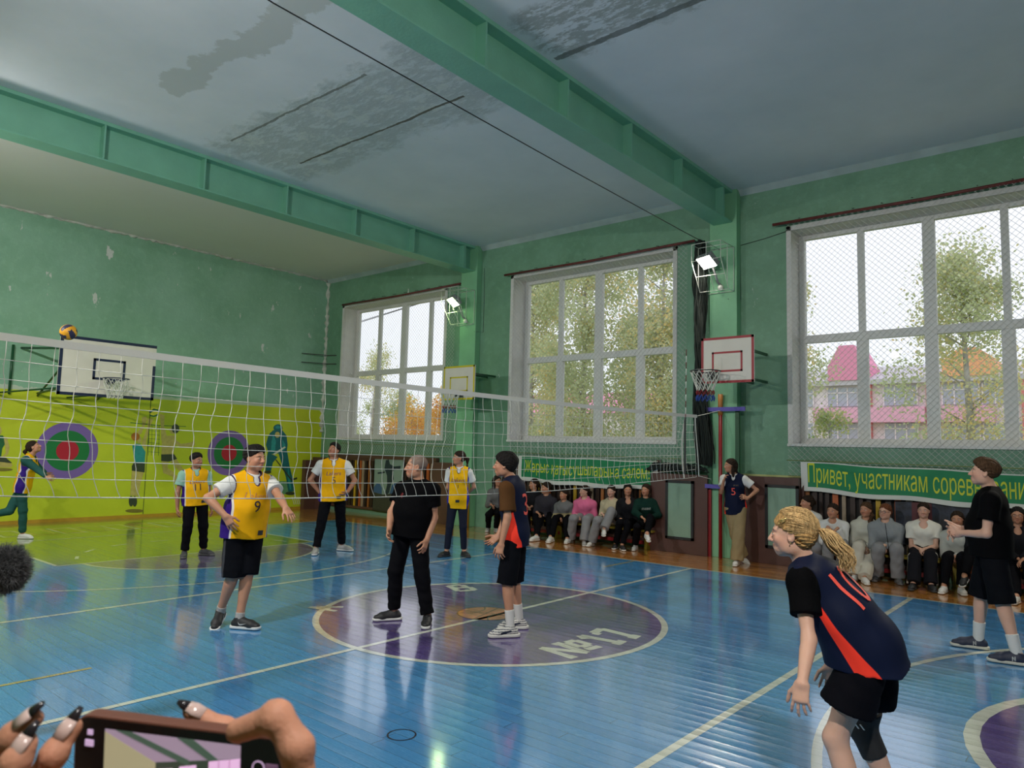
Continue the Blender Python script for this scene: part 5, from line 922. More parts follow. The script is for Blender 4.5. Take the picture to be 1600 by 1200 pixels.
    {'key': 'G', 's': 0.949, 'w': 0.95, 'belly': 0.0, 'base': [-1.937, 5.9, 0.0], 'j': {'R': {'sh': [-0.117, -0.132, 0.814], 'el': [-0.146, -0.183, 0.534], 'wr': [0.029, -0.344, 0.534], 'fi': [0.158, -0.32, 0.441], 'curl': 0.5, 'hp': [-0.066, -0.039, 0.47], 'kn': [0.061, -0.427, 0.471], 'an': [-0.036, -0.404, 0.085], 'to': [0.015, -0.547, 0.085]}, 'L': {'sh': [0.13, 0.015, 0.814], 'el': [0.189, 0.018, 0.534], 'wr': [-0.024, -0.113, 0.517], 'fi': [-0.101, -0.215, 0.417], 'curl': 0.5, 'hp': [0.066, 0.039, 0.47], 'kn': [0.188, -0.35, 0.463], 'an': [0.136, -0.466, 0.085], 'to': [0.24, -0.576, 0.085]}, 'hip': [0.0, 0.0, 0.47], 'neck': [0.008, -0.071, 0.889], 'head': [0.014, -0.085, 1.045]}, 'fwd': -1.033, 'cf': -1.033, 'hf': -0.944, 'hp': 0, 'hroll': 0, 'top': 'sweater_black', 'bottom': 'pants_black', 'shoe': 'black_white', 'hair': 'long', 'label': 'person all in black with long hair seated between the beige sweater and green sweatshirt'},
    {'key': 'H', 's': 0.949, 'w': 0.95, 'belly': 0.0, 'base': [-1.562, 5.9, 0.0], 'j': {'R': {'sh': [-0.119, -0.129, 0.835], 'el': [-0.075, -0.31, 0.678], 'wr': [0.128, -0.412, 0.609], 'fi': [0.258, -0.392, 0.516], 'curl': 0.5, 'hp': [-0.067, -0.038, 0.47], 'kn': [0.046, -0.428, 0.429], 'an': [-0.079, -0.269, 0.085], 'to': [-0.032, -0.413, 0.085]}, 'L': {'sh': [0.132, 0.013, 0.835], 'el': [0.256, -0.045, 0.633], 'wr': [0.232, -0.279, 0.61], 'fi': [0.153, -0.378, 0.51], 'curl': 0.5, 'hp': [0.067, 0.038, 0.47], 'kn': [0.235, -0.309, 0.603], 'an': [0.339, -0.6, 0.352], 'to': [0.44, -0.714, 0.306]}, 'hip': [0.0, 0.0, 0.47], 'neck': [0.008, -0.07, 0.91], 'head': [0.014, -0.084, 1.065]}, 'fwd': -1.057, 'cf': -1.057, 'hf': -1.491, 'hp': 0, 'hroll': 0, 'top': 'sweat_green', 'bottom': 'pants_black', 'shoe': 'white', 'hair': 'loose', 'label': 'person in dark green sweatshirt with white lettering seated rightmost on the left bench, legs crossed'},
    {'key': 'I', 's': 0.949, 'w': 0.95, 'belly': 0.0, 'base': [1.351, 5.87, 0.0], 'j': {'R': {'sh': [-0.169, -0.108, 0.796], 'el': [-0.199, -0.148, 0.514], 'wr': [-0.0, -0.27, 0.56], 'fi': [0.13, -0.277, 0.464], 'curl': 0.5, 'hp': [-0.073, -0.023, 0.47], 'kn': [-0.073, -0.382, 0.276], 'an': [-0.148, -0.04, 0.085], 'to': [-0.132, -0.191, 0.085]}, 'L': {'sh': [0.105, -0.02, 0.796], 'el': [0.126, -0.044, 0.512], 'wr': [0.055, -0.264, 0.564], 'fi': [-0.039, -0.344, 0.461], 'curl': 0.5, 'hp': [0.073, 0.023, 0.47], 'kn': [0.186, -0.361, 0.394], 'an': [0.108, -0.121, 0.085], 'to': [0.183, -0.253, 0.085]}, 'hip': [0.0, 0.0, 0.47], 'neck': [-0.039, -0.078, 0.87], 'head': [-0.032, -0.094, 1.026]}, 'fwd': -1.262, 'cf': -1.262, 'hf': -2.392, 'hp': 0, 'hroll': 0, 'top': 'tee_long_white', 'bottom': 'pants_grey_wide', 'shoe': 'white', 'hair': 'bun', 'label': 'person in white top, hair tied back, seated leftmost on the right bench in profile'},
    {'key': 'J', 's': 0.949, 'w': 0.95, 'belly': 0.0, 'base': [1.731, 5.87, 0.0], 'j': {'R': {'sh': [-0.117, -0.294, 0.732], 'el': [-0.098, -0.364, 0.498], 'wr': [-0.017, -0.411, 0.716], 'fi': [0.112, -0.422, 0.619], 'curl': 0.5, 'hp': [-0.074, -0.021, 0.47], 'kn': [0.003, -0.422, 0.48], 'an': [-0.04, -0.392, 0.085], 'to': [-0.028, -0.543, 0.085]}, 'L': {'sh': [0.16, -0.214, 0.732], 'el': [0.179, -0.319, 0.513], 'wr': [0.135, -0.439, 0.713], 'fi': [0.039, -0.516, 0.608], 'curl': 0.5, 'hp': [0.074, 0.021, 0.47], 'kn': [0.178, -0.373, 0.481], 'an': [0.159, -0.335, 0.085], 'to': [0.229, -0.469, 0.085]}, 'hip': [0.0, 0.0, 0.47], 'neck': [0.026, -0.307, 0.786], 'head': [0.033, -0.323, 0.941]}, 'fwd': -1.292, 'cf': -1.292, 'hf': -1.636, 'hp': 0, 'hroll': 0, 'top': 'tee_long_white', 'bottom': 'pants_grey_wide', 'shoe': 'white', 'hair': 'bun', 'label': 'person in white long sleeve top resting chin on both hands'},
    {'key': 'K', 's': 0.949, 'w': 0.95, 'belly': 0.0, 'base': [2.156, 5.87, 0.0], 'j': {'R': {'sh': [-0.139, -0.085, 0.748], 'el': [-0.157, -0.121, 0.464], 'wr': [-0.027, -0.32, 0.461], 'fi': [0.101, -0.336, 0.365], 'curl': 0.5, 'hp': [-0.074, -0.019, 0.47], 'kn': [-0.015, -0.422, 0.459], 'an': [-0.032, -0.558, 0.085], 'to': [-0.024, -0.71, 0.085]}, 'L': {'sh': [0.141, -0.015, 0.748], 'el': [0.155, -0.042, 0.466], 'wr': [-0.001, -0.221, 0.456], 'fi': [-0.098, -0.294, 0.351], 'curl': 0.5, 'hp': [0.074, 0.019, 0.47], 'kn': [0.104, -0.347, 0.291], 'an': [0.128, -0.688, 0.085], 'to': [0.195, -0.824, 0.085]}, 'hip': [0.0, 0.0, 0.47], 'neck': [0.001, -0.063, 0.822], 'head': [0.008, -0.08, 0.978]}, 'fwd': -1.326, 'cf': -1.326, 'hf': -1.761, 'hp': 0, 'hroll': 0, 'top': 'hoodie_cream', 'bottom': 'pants_cream_wide', 'shoe': 'white', 'hair': 'sidepony', 'label': 'person in cream hoodie and cream trousers with a side ponytail'},
    {'key': 'L', 's': 0.949, 'w': 1.08, 'belly': 0.0, 'base': [2.443, 5.87, 0.0], 'j': {'R': {'sh': [-0.162, -0.17, 0.752], 'el': [-0.162, -0.201, 0.467], 'wr': [-0.017, -0.383, 0.515], 'fi': [0.11, -0.401, 0.418], 'curl': 0.5, 'hp': [-0.085, -0.019, 0.47], 'kn': [-0.039, -0.424, 0.461], 'an': [-0.094, -0.304, 0.085], 'to': [-0.09, -0.456, 0.085]}, 'L': {'sh': [0.158, -0.097, 0.752], 'el': [0.142, -0.131, 0.475], 'wr': [0.021, -0.331, 0.515], 'fi': [-0.078, -0.402, 0.409], 'curl': 0.5, 'hp': [0.085, 0.019, 0.47], 'kn': [0.186, -0.376, 0.478], 'an': [0.18, -0.307, 0.085], 'to': [0.242, -0.446, 0.085]}, 'hip': [0.0, 0.0, 0.47], 'neck': [-0.002, -0.166, 0.82], 'head': [0.005, -0.184, 0.976]}, 'fwd': -1.349, 'cf': -1.349, 'hf': -1.782, 'hp': 0, 'hroll': 0, 'top': 'jacket_grey', 'bottom': 'pants_grey_wide', 'shoe': 'grey', 'hair': 'red_bun', 'label': 'person with round black glasses in grey hooded jacket, hands folded between knees', 'glasses': True},
    {'key': 'M', 's': 0.949, 'w': 1.03, 'belly': 0.0, 'base': [2.892, 5.87, 0.0], 'j': {'R': {'sh': [-0.136, -0.076, 0.793], 'el': [-0.131, -0.105, 0.509], 'wr': [0.017, -0.29, 0.505], 'fi': [0.143, -0.314, 0.406], 'curl': 0.5, 'hp': [-0.082, -0.015, 0.47], 'kn': [-0.029, -0.412, 0.389], 'an': [-0.005, -0.668, 0.085], 'to': [-0.007, -0.82, 0.085]}, 'L': {'sh': [0.171, -0.018, 0.793], 'el': [0.172, -0.098, 0.54], 'wr': [0.068, -0.309, 0.512], 'fi': [-0.032, -0.376, 0.405], 'curl': 0.5, 'hp': [0.082, 0.015, 0.47], 'kn': [0.156, -0.383, 0.426], 'an': [0.192, -0.586, 0.085], 'to': [0.25, -0.727, 0.085]}, 'hip': [0.0, 0.0, 0.47], 'neck': [0.022, -0.058, 0.868], 'head': [0.029, -0.076, 1.023]}, 'fwd': -1.385, 'cf': -1.385, 'hf': -1.526, 'hp': 0, 'hroll': 0, 'top': 'tee_white', 'bottom': 'pants_black_stripe', 'shoe': 'black', 'hair': 'bun', 'label': 'person in short white tee and black trousers with white side stripe, right bench'},
    {'key': 'N', 's': 0.949, 'w': 0.95, 'belly': 0.0, 'base': [3.301, 5.87, 0.0], 'j': {'R': {'sh': [-0.123, -0.067, 0.701], 'el': [-0.124, -0.098, 0.429], 'wr': [-0.021, -0.311, 0.443], 'fi': [0.103, -0.339, 0.344], 'curl': 0.5, 'hp': [-0.076, -0.012, 0.42], 'kn': [-0.047, -0.418, 0.43], 'an': [-0.063, -0.618, 0.085], 'to': [-0.07, -0.769, 0.085]}, 'L': {'sh': [0.162, -0.024, 0.701], 'el': [0.165, -0.1, 0.462], 'wr': [0.02, -0.287, 0.446], 'fi': [-0.081, -0.351, 0.338], 'curl': 0.5, 'hp': [0.076, 0.012, 0.42], 'kn': [0.121, -0.392, 0.454], 'an': [0.122, -0.545, 0.085], 'to': [0.175, -0.687, 0.085]}, 'hip': [0.0, 0.0, 0.42], 'neck': [0.024, -0.057, 0.776], 'head': [0.031, -0.076, 0.931]}, 'fwd': -1.419, 'cf': -1.419, 'hf': -1.56, 'hp': 0, 'hroll': 0, 'top': 'hoodie_cream2', 'bottom': 'pants_black', 'shoe': 'white', 'hair': 'loose', 'label': 'person in pale grey hoodie with long dark hair seated left of the heavy black tee'},
    {'key': 'O', 's': 0.949, 'w': 0.95, 'belly': 0.0, 'base': [3.588, 5.87, 0.0], 'j': {'R': {'sh': [-0.122, -0.066, 0.827], 'el': [-0.113, -0.145, 0.569], 'wr': [-0.018, -0.362, 0.581], 'fi': [0.104, -0.393, 0.48], 'curl': 0.5, 'hp': [-0.076, -0.01, 0.47], 'kn': [-0.066, -0.409, 0.554], 'an': [-0.106, -0.67, 0.256], 'to': [-0.116, -0.821, 0.21]}, 'L': {'sh': [0.164, -0.029, 0.827], 'el': [0.159, -0.101, 0.594], 'wr': [0.016, -0.29, 0.578], 'fi': [-0.086, -0.351, 0.469], 'curl': 0.5, 'hp': [0.076, 0.01, 0.47], 'kn': [0.124, -0.394, 0.433], 'an': [0.144, -0.586, 0.085], 'to': [0.194, -0.73, 0.085]}, 'hip': [0.0, 0.0, 0.47], 'neck': [0.025, -0.057, 0.902], 'head': [0.032, -0.077, 1.057]}, 'fwd': -1.443, 'cf': -1.443, 'hf': -1.444, 'hp': 0, 'hroll': 0, 'top': 'sweater_black', 'bottom': 'pants_black', 'shoe': 'black_white', 'hair': 'long', 'label': 'person in black hidden behind the heavy black tee, one black sneaker crossed out'},
    {'key': 'Q', 's': 0.949, 'w': 0.95, 'belly': 0.0, 'base': [4.006, 5.87, 0.0], 'j': {'R': {'sh': [-0.138, -0.062, 0.806], 'el': [-0.128, -0.137, 0.561], 'wr': [0.037, -0.295, 0.495], 'fi': [0.156, -0.331, 0.394], 'curl': 0.5, 'hp': [-0.076, -0.007, 0.47], 'kn': [-0.023, -0.372, 0.296], 'an': [0.03, -0.731, 0.085], 'to': [0.013, -0.882, 0.085]}, 'L': {'sh': [0.149, -0.035, 0.806], 'el': [0.135, -0.146, 0.59], 'wr': [0.083, -0.362, 0.507], 'fi': [-0.02, -0.418, 0.397], 'curl': 0.5, 'hp': [0.076, 0.007, 0.47], 'kn': [0.133, -0.396, 0.438], 'an': [0.173, -0.576, 0.085], 'to': [0.216, -0.722, 0.085]}, 'hip': [0.0, 0.0, 0.47], 'neck': [0.007, -0.059, 0.881], 'head': [0.014, -0.079, 1.037]}, 'fwd': -1.478, 'cf': -1.478, 'hf': -1.53, 'hp': 0, 'hroll': 0, 'top': 'sweater_black', 'bottom': 'pants_black', 'shoe': 'white', 'hair': 'long', 'label': 'person in black top with long dark hair seated at the right edge', 'glasses': True},
]
# =================================================================== PEOPLE
# implicit-surface modeller: blended tapered limbs and ellipsoids, meshed with surface nets on a graded grid
V3 = lambda *a: np.array(a[0] if len(a) == 1 else a, dtype=float)
def nrm(v): v = V3(v); return v / (np.linalg.norm(v) + 1e-12)
_rw = np.random.RandomState(4); _WV = _rw.normal(size=(14, 3)); _WP = _rw.uniform(0, 6.28, 14)
def wob(P, f=14.0, seed=0):
    r = 0
    for i in range(5):
        k = (i + seed) % 14; w = _WV[k] * f * (1 + .45 * i); r = r + np.sin(P @ w + _WP[k] + 1.3 * np.sin(P @ _WV[(k + 3) % 14] * f * .5)) / (1 + .6 * i)
    return r / 2.4
class SDF:
    def __init__(s): s.ops = []
    def cone(s, a, b, ra, rb, k=.02, wide=None, wr=1.0, prof=None, flat=False, flat0=False, sub=False, lim=None):
        a, b = V3(a), V3(b); R = max(ra, rb) if prof is None else max(p[1] for p in prof); R *= max(1, wr)
        s.ops.append(('c', a, b, ra, rb, k, None if wide is None else nrm(wide), wr, prof, flat, flat0, sub, np.minimum(a, b) - R, np.maximum(a, b) + R)); return s
    def ell(s, c, r, M=None, k=.02, sub=False):
        c, r = V3(c), V3(r); R = r.max(); s.ops.append(('e', c, r, M, k, sub, c - R, c + R)); return s
    def plane(s, c, n): s.ops.append(('p', V3(c), nrm(n))); return s      # keeps the side n points away from
    def disp(s, fn): s.ops.append(('d', fn)); return s
    def bounds(s):
        lo = np.min([o[-2] for o in s.ops if o[0] in 'ce' and not o[-3]], 0); hi = np.max([o[-1] for o in s.ops if o[0] in 'ce' and not o[-3]], 0); return lo, hi
    def axes(s, h, fine=()):
        lo, hi = s.bounds(); out = []
        for d in range(3):
            x = lo[d] - 2.5*h; xs = [x]
            while x < hi[d] + 2.5*h:
                st = h
                for (c, r, hf) in fine:
                    if c[d] - r[d] - h < x < c[d] + r[d]: st = min(st, hf)
                x += st; xs.append(x)
            out.append(np.array(xs))
        return out
    def eval(s, ax, h):
        D = np.full([len(a) for a in ax], 9.0, np.float32)
        for o in s.ops:
            if o[0] in 'ce':
                k = o[5] if o[0] == 'c' else o[4]; sub = o[-3]; m = 3*h + k
                sl = []
                for d in range(3):
                    i0 = np.searchsorted(ax[d], o[-2][d] - m); i1 = np.searchsorted(ax[d], o[-1][d] + m); sl.append(slice(i0, i1))
                if any(q.stop - q.start < 1 for q in sl): continue
                P = np.stack(np.meshgrid(ax[0][sl[0]], ax[1][sl[1]], ax[2][sl[2]], indexing='ij'), -1)
                if o[0] == 'c':
                    _, a, b, ra, rb, k, wide, wr, prof, flat, flat0, sub, _, _ = o
                    ba = b - a; L2 = ba @ ba + 1e-12; t0 = ((P - a) @ ba) / L2; t = np.clip(t0, 0, 1)
                    if flat: t = np.where(t0 > 1, t0, t)
                    if flat0: t = np.where(t0 < 0, t0, t)
                    q = P - a - t[..., None] * ba
                    if wide is not None: c = q @ wide; q = q - (c * (1 - 1/wr))[..., None] * wide
                    tc = np.clip(t, 0, 1); r = ra + (rb - ra) * tc if prof is None else np.interp(tc, [p[0] for p in prof], [p[1] for p in prof])
                    d = np.sqrt((q * q).sum(-1)) - r
                    if flat: d = np.maximum(d, (t0 - 1) * math.sqrt(L2))
                    if flat0: d = np.maximum(d, -t0 * math.sqrt(L2))
                else:
                    _, c, r, M, k, sub, _, _ = o; q = P - c
                    if M is not None: q = q @ M
                    k0 = np.sqrt(((q / r) ** 2).sum(-1)); k1 = np.sqrt(((q / (r*r)) ** 2).sum(-1)) + 1e-9; d = k0 * (k0 - 1) / k1
                S = tuple(sl); A = D[S]
                if sub: d = -d; hh = np.clip(.5 - .5*(A - d)/k, 0, 1); D[S] = A + (d - A)*hh + k*hh*(1 - hh)
                else: hh = np.clip(.5 + .5*(d - A)/k, 0, 1); D[S] = d + (A - d)*hh - k*hh*(1 - hh)
            elif o[0] == 'p':
                _, c, n = o; X, Y, Z = ax; d = ((X - c[0])*n[0])[:, None, None] + ((Y - c[1])*n[1])[None, :, None] + ((Z - c[2])*n[2])[None, None, :]
                D = np.maximum(D, d).astype(np.float32)
            else:
                I = np.nonzero(np.abs(D) < 4*h); P = np.stack([ax[0][I[0]], ax[1][I[1]], ax[2][I[2]]], -1); D[I] += o[1](P)
        return D
    def mesh(s, h, fine=()):
        ax = s.axes(h, fine); D = s.eval(ax, h); return surfnet(D, ax)
def surfnet(D, ax):
    s = D < 0; c = [s[i:s.shape[0]-1+i, j:s.shape[1]-1+j, k:s.shape[2]-1+k] for i in (0, 1) for j in (0, 1) for k in (0, 1)]
    cnt = sum(x.astype(np.int8) for x in c); act = (cnt > 0) & (cnt < 8); I = np.stack(np.nonzero(act), 1); n = len(I)
    idx = np.full(act.shape, -1, np.int64); idx[act] = np.arange(n)
    acc = np.zeros((n, 3)); w = np.zeros(n)
    for d in range(3):
        for u in (0, 1):
            for v in (0, 1):
                o0 = np.zeros(3, int); o1 = np.zeros(3, int); e = [k for k in range(3) if k != d]; o0[e[0]] = o1[e[0]] = u; o0[e[1]] = o1[e[1]] = v; o1[d] = 1
                A = I + o0; B = I + o1; a = D[A[:, 0], A[:, 1], A[:, 2]]; b = D[B[:, 0], B[:, 1], B[:, 2]]; m = (a < 0) != (b < 0)
                t = np.where(m, a / np.where(m, a - b, 1), 0); PA = np.stack([ax[k][A[:, k]] for k in range(3)], 1); PB = np.stack([ax[k][B[:, k]] for k in range(3)], 1)
                acc += np.where(m[:, None], PA + (PB - PA) * t[:, None], 0); w += m
    V = acc / w[:, None]; F = []
    for d in range(3):
        sl0 = [slice(None)]*3; sl1 = [slice(None)]*3; sl0[d] = slice(0, -1); sl1[d] = slice(1, None)
        A, B = s[tuple(sl0)], s[tuple(sl1)]; m = A != B; e = [k for k in range(3) if k != d]
        J = np.stack(np.nonzero(m), 1); J = J[(J[:, e[0]] > 0) & (J[:, e[1]] > 0) & (J[:, e[0]] < D.shape[e[0]]-1) & (J[:, e[1]] < D.shape[e[1]]-1)]
        ins = A[J[:, 0], J[:, 1], J[:, 2]]
        def cell(a, b): Q = J.copy(); Q[:, e[0]] -= a; Q[:, e[1]] -= b; return idx[Q[:, 0], Q[:, 1], Q[:, 2]]
        q = np.stack([cell(1, 1), cell(0, 1), cell(0, 0), cell(1, 0)], 1); flip = ins if d != 1 else ~ins
        q[~flip] = q[~flip][:, ::-1]; F.append(q)
    F = np.concatenate(F); return V, F[(F >= 0).all(1)]
def np_obj(name, V, F, mats, root, attrs=None):
    me = bpy.data.meshes.new(name); n, m = len(V), len(F)
    me.vertices.add(n); me.vertices.foreach_set('co', np.asarray(V, np.float32).ravel()); me.loops.add(4*m); me.loops.foreach_set('vertex_index', F.astype(np.int32).ravel())
    me.polygons.add(m); me.polygons.foreach_set('loop_start', np.arange(m, dtype=np.int32)*4); me.polygons.foreach_set('loop_total', np.full(m, 4, np.int32))
    me.polygons.foreach_set('use_smooth', np.ones(m, bool)); me.update(calc_edges=True)
    for k, v in (attrs or {}).items(): me.attributes.new(k, 'FLOAT', 'POINT').data.foreach_set('value', np.asarray(v, np.float32))
    o = bpy.data.objects.new(name, me); COL.objects.link(o)
    for q in (mats if isinstance(mats, (list, tuple)) else [mats]): me.materials.append(q)
    o.parent = root; return o

def cmat(name, base, masks=(), rough=.85, bump=.0015, bs=90, spec=.05, sss=0, var=.06):
    """masks: (attribute, colour, softness) painted over where the attribute is above zero"""
    if name in _MC: return _MC[name]
    m, nt, p = newmat(name); p.inputs['Roughness'].default_value = rough; p.inputs['Specular IOR Level'].default_value = spec
    nz = noise(nt, 9, 4); c = ramp(nt, nz.outputs[0], [(.3, tuple(x*(1-var) for x in base)), (.7, tuple(min(1, x*(1+var)) for x in base))])
    for a, col, so in masks:
        at = _n(nt, 'ShaderNodeAttribute', attribute_name=a); f = math_(nt, 'MULTIPLY_ADD', at.outputs['Fac'], 1.0/so, .5, clamp=True); c = mixc(nt, f, c, col)
    nt.links.new(c, p.inputs['Base Color'])
    if bump: n2 = noise(nt, bs, 3); b = _n(nt, 'ShaderNodeBump'); b.inputs['Distance'].default_value = bump; nt.links.new(n2.outputs[0], b.inputs['Height']); nt.links.new(b.outputs[0], p.inputs['Normal'])
    if sss: p.inputs['Subsurface Weight'].default_value = sss; p.inputs['Subsurface Radius'].default_value = (.02, .008, .004); p.inputs['Subsurface Scale'].default_value = .4
    _MC[name] = m; return m
SK = {'a': srgb(180, 130, 102), 'b': srgb(160, 110, 84), 'c': srgb(202, 158, 136)}
def skin(t): s = SK[t]; return cmat('skin_' + {'a': 'warm', 'b': 'tan', 'c': 'fair'}[t], s, (('lip', tuple(x*f for x, f in zip(s, (.72, .48, .48))), .006), ('brow', tuple(x*.22 for x in s), .005), ('cheek', tuple(x*f for x, f in zip(s, (1.02, .84, .82))), .05)), .5, .0006, 160, .4, .12, .04)
def hairmat(name, c):
    if name in _MC: return _MC[name]
    m, nt, p = newmat(name); p.inputs['Roughness'].default_value = .7; p.inputs['Specular IOR Level'].default_value = .10
    tc = _n(nt, 'ShaderNodeTexCoord'); mp = _n(nt, 'ShaderNodeMapping'); mp.inputs['Scale'].default_value = (90, 90, 16); nt.links.new(tc.outputs['Object'], mp.inputs[0])
    nz = noise(nt, 1.0, 4, .6, mp.outputs[0]); nt.links.new(ramp(nt, nz.outputs[0], [(.32, tuple(x*.45 for x in c)), (.5, c), (.72, tuple(min(1, x*1.5 + .004) for x in c))]), p.inputs['Base Color'])
    b = _n(nt, 'ShaderNodeBump'); b.inputs['Distance'].default_value = .004; nt.links.new(nz.outputs[0], b.inputs['Height']); nt.links.new(b.outputs[0], p.inputs['Normal']); _MC[name] = m; return m
HAIRC = {'black': (.012, .010, .009), 'dark': (.026, .016, .011), 'brown': (.07, .038, .020), 'red': (.13, .045, .02), 'blonde': (.40, .235, .09), 'grey': (.16, .13, .115)}
m_eyew = pmat('eye_white', (.62, .60, .57), .3); m_iris = pmat('dark_iris', (.02, .013, .01), .2)
m_lace = pmat('white_lace', (.6, .6, .57), .8)

def fframe(f, up=(0, 0, 1)):
    f = nrm(f); up = V3(up); r = nrm(np.cross(f, up)); u = np.cross(r, f); return np.stack([r, f, u], 1)    # columns right, forward, up
def head_sdf(S, c, M, s, fem, j=1.0):
    A = lambda x, y, z: c + M @ (V3(x, y, z) * s)
    E = lambda p, r, k=.015, sub=False: S.ell(A(*p), V3(r)*s, M, k*s, sub)
    E((0, -.018, .040), (.074, .094, .082)); E((0, .022, .0), (.064, .066, .085), .03); E((0, .030, -.045), (.052*j, .055, .060), .03); E((0, .062, -.088), (.026*j, .024, .022), .025)
    for x in (-1, 1):
        E((x*.042*j, .012, -.055), (.022, .040, .036), .03); E((x*.036, .062, -.022), (.024, .022, .022), .025); S.cone(A(x*.014, .086, .024), A(x*.046, .074, .026), .009*s, .008*s, .012*s)
        E((x*.031, .099, .004), (.018, .016, .011), .010, True); E((x*.0315, .078, .002), (.0165, .014, .012), .006)
        E((x*.077, -.004, -.004), (.010, .019, .031), .008); E((x*.083, .002, .0), (.006, .010, .018), .006, True); E((x*.0155, .094, -.031), (.009, .011, .008), .008)
    S.cone(A(0, .088, .016), A(0, .108, -.022), .0085*s, .0125*s, .012*s); E((0, .112, -.028), (.010, .010, .009), .008)
    E((0, .090, -.051), (.021, .011, .0055), .006); E((0, .088, -.061), (.019, .011, .0065), .006); S.cone(A(-.02, .100, -.0555), A(.02, .100, -.0555), .0025*s, .0025*s, .004*s, sub=True); E((0, .075, -.073), (.03, .014, .008), .02)
def head_attrs(V, c, M, s):
    q = (V - c) @ M / s; x, y, z = np.abs(q[:, 0]), q[:, 1], q[:, 2]
    lip = (1 - np.sqrt((x/.024)**2 + ((z + .0555)/.0115)**2 + ((y - .095)/.03)**2)) * .012 * s
    brow = (1 - np.sqrt(((x - .032)/.020)**2 + ((z - .0265 + (x-.03)*.08)/.0048)**2 + ((y - .08)/.03)**2)) * .006 * s
    ck = (1 - np.sqrt(((x - .040)/.030)**2 + ((z + .026)/.024)**2 + ((y - .07)/.05)**2)) * .02 * s
    return {'lip': lip, 'brow': brow, 'cheek': ck}
def hand(S, w, tip, n, s, right, curl, k=.006):
    """palm plus four unequal fingers and a thumb. n = palm normal"""
    d = nrm(tip - w); n = nrm(V3(n) - d * (V3(n) @ d)); side = np.cross(d, n) * (1 if right else -1)     # side points to the thumb
    th = side; P = lambda a, b, c_=0: w + (d*a + th*b + n*c_)*s
    S.cone(P(.005, 0), P(.075, .002), .024*s, .030*s, .02*s, wide=th, wr=1.35); S.ops[-1] = S.ops[-1][:3] + (.015*s, .0165*s) + S.ops[-1][5:7] + (2.4,) + S.ops[-1][8:]
    for i, (b, L, r) in enumerate(((.030, .072, .0088), (.010, .080, .0090), (-.011, .074, .0086), (-.030, .058, .0076))):
        base = P(.078 - .006*abs(i - 1), b); a = curl * (.7 + .12*i); dd = nrm(d + th * (.22 - .13*i)); p = base; ln = (.44, .31, .25)
        for q in range(3):
            dd2 = nrm(dd*math.cos(a) + n*math.sin(a)); e = p + dd2*L*ln[q]*s; S.cone(p, e, r*s*(1 - .08*q), r*s*(.92 - .08*q), k*.5); p = e; nn = np.cross(np.cross(dd, n), dd2); dd = dd2; n_ = nrm(nn)
            a = curl * .9 if q == 0 else curl * .7; n = n_ if (n_ @ n) > 0 else -n_
        n = nrm(V3(n)); n = nrm(np.cross(np.cross(d, n), d)) if abs(n @ d) > .01 else n

    b0 = P(.022, .026, .006); m = nrm(d*.62 + th*.68 + n*.25); b1 = b0 + m*.042*s; m2 = nrm(d*.88 + th*.25 + n*(.2 + .4*curl)); b2 = b1 + m2*.030*s; b3 = b2 + nrm(m2 + n*.2*curl)*.022*s
    S.cone(b0, b1, .0135*s, .0108*s, .012*s); S.cone(b1, b2, .0105*s, .0098*s, k*.5); S.cone(b2, b3, .0098*s, .0082*s, k*.5)

STY = {  # top: colour, sleeve kind, hem
 'tee_black': ((.0028, .0028, .0034), 'tee', .05), 'tee_white': (srgb(214, 210, 198), 'tee', .0), 'tee_long_white': (srgb(206, 206, 202), 'long', .02), 'hoodie_grey': (srgb(104, 104, 104), 'long', .03), 'hoodie_charcoal': (srgb(52, 50, 56), 'long', .03),
 'jacket_black': ((.012, .012, .014), 'long', .03), 'sweater_two': (srgb(108, 108, 108), 'long', .02), 'hoodie_pink': (srgb(206, 104, 140), 'long', .04), 'sweater_beige': (srgb(176, 164, 136), 'long', .03), 'sweater_black': ((.012, .012, .014), 'long', .02),
 'sweat_green': (srgb(20, 46, 40), 'long', .03), 'hoodie_cream': (srgb(186, 184, 170), 'long', .04), 'jacket_grey': (srgb(134, 138, 140), 'long', .04), 'hoodie_cream2': (srgb(176, 176, 168), 'long', .04)}
BOT = {'pants_black': ((.0045, .0045, .006), .012), 'leggings': ((.014, .016, .028), .003), 'pants_green': (srgb(44, 84, 78), .010), 'pants_khaki_wide': (srgb(150, 132, 98), .036), 'pants_grey_wide': (srgb(128, 128, 130), .026), 'pants_cream_wide': (srgb(186, 180, 166), .026),
       'pants_black_stripe': ((.010, .010, .013), .022), 'shorts_knee': ((.0045, .005, .007), .03), 'shorts_short': ((.004, .004, .006), .04)}
SHOES = {'black_white': ((.010, .010, .012), (.62, .62, .60)), 'dark_grey': ((.05, .05, .055), (.10, .10, .10)), 'grey_white': ((.30, .29, .28), (.55, .54, .52)), 'black': ((.010, .010, .012), (.03, .03, .03)), 'white': ((.58, .57, .54), (.62, .60, .56)),
         'chunky_white': ((.56, .55, .50), (.60, .59, .54)), 'navy_white': ((.014, .018, .040), (.52, .50, .42)), 'grey': ((.10, .10, .10), (.12, .12, .12))}
UNDER = {'white': srgb(210, 210, 206), 'mint': srgb(138, 178, 160), 'green_long': srgb(44, 84, 78), 'brown': srgb(84, 56, 32), 'black': (.0025, .0025, .003)}
HSTY = {'short': 'black', 'short_d': 'dark', 'short_brown': 'brown', 'buzz': 'grey', 'mop': 'black', 'pony': 'dark', 'loose': 'dark', 'long': 'black', 'bun': 'dark', 'red_bun': 'red', 'sidepony': 'brown', 'blonde': 'blonde'}
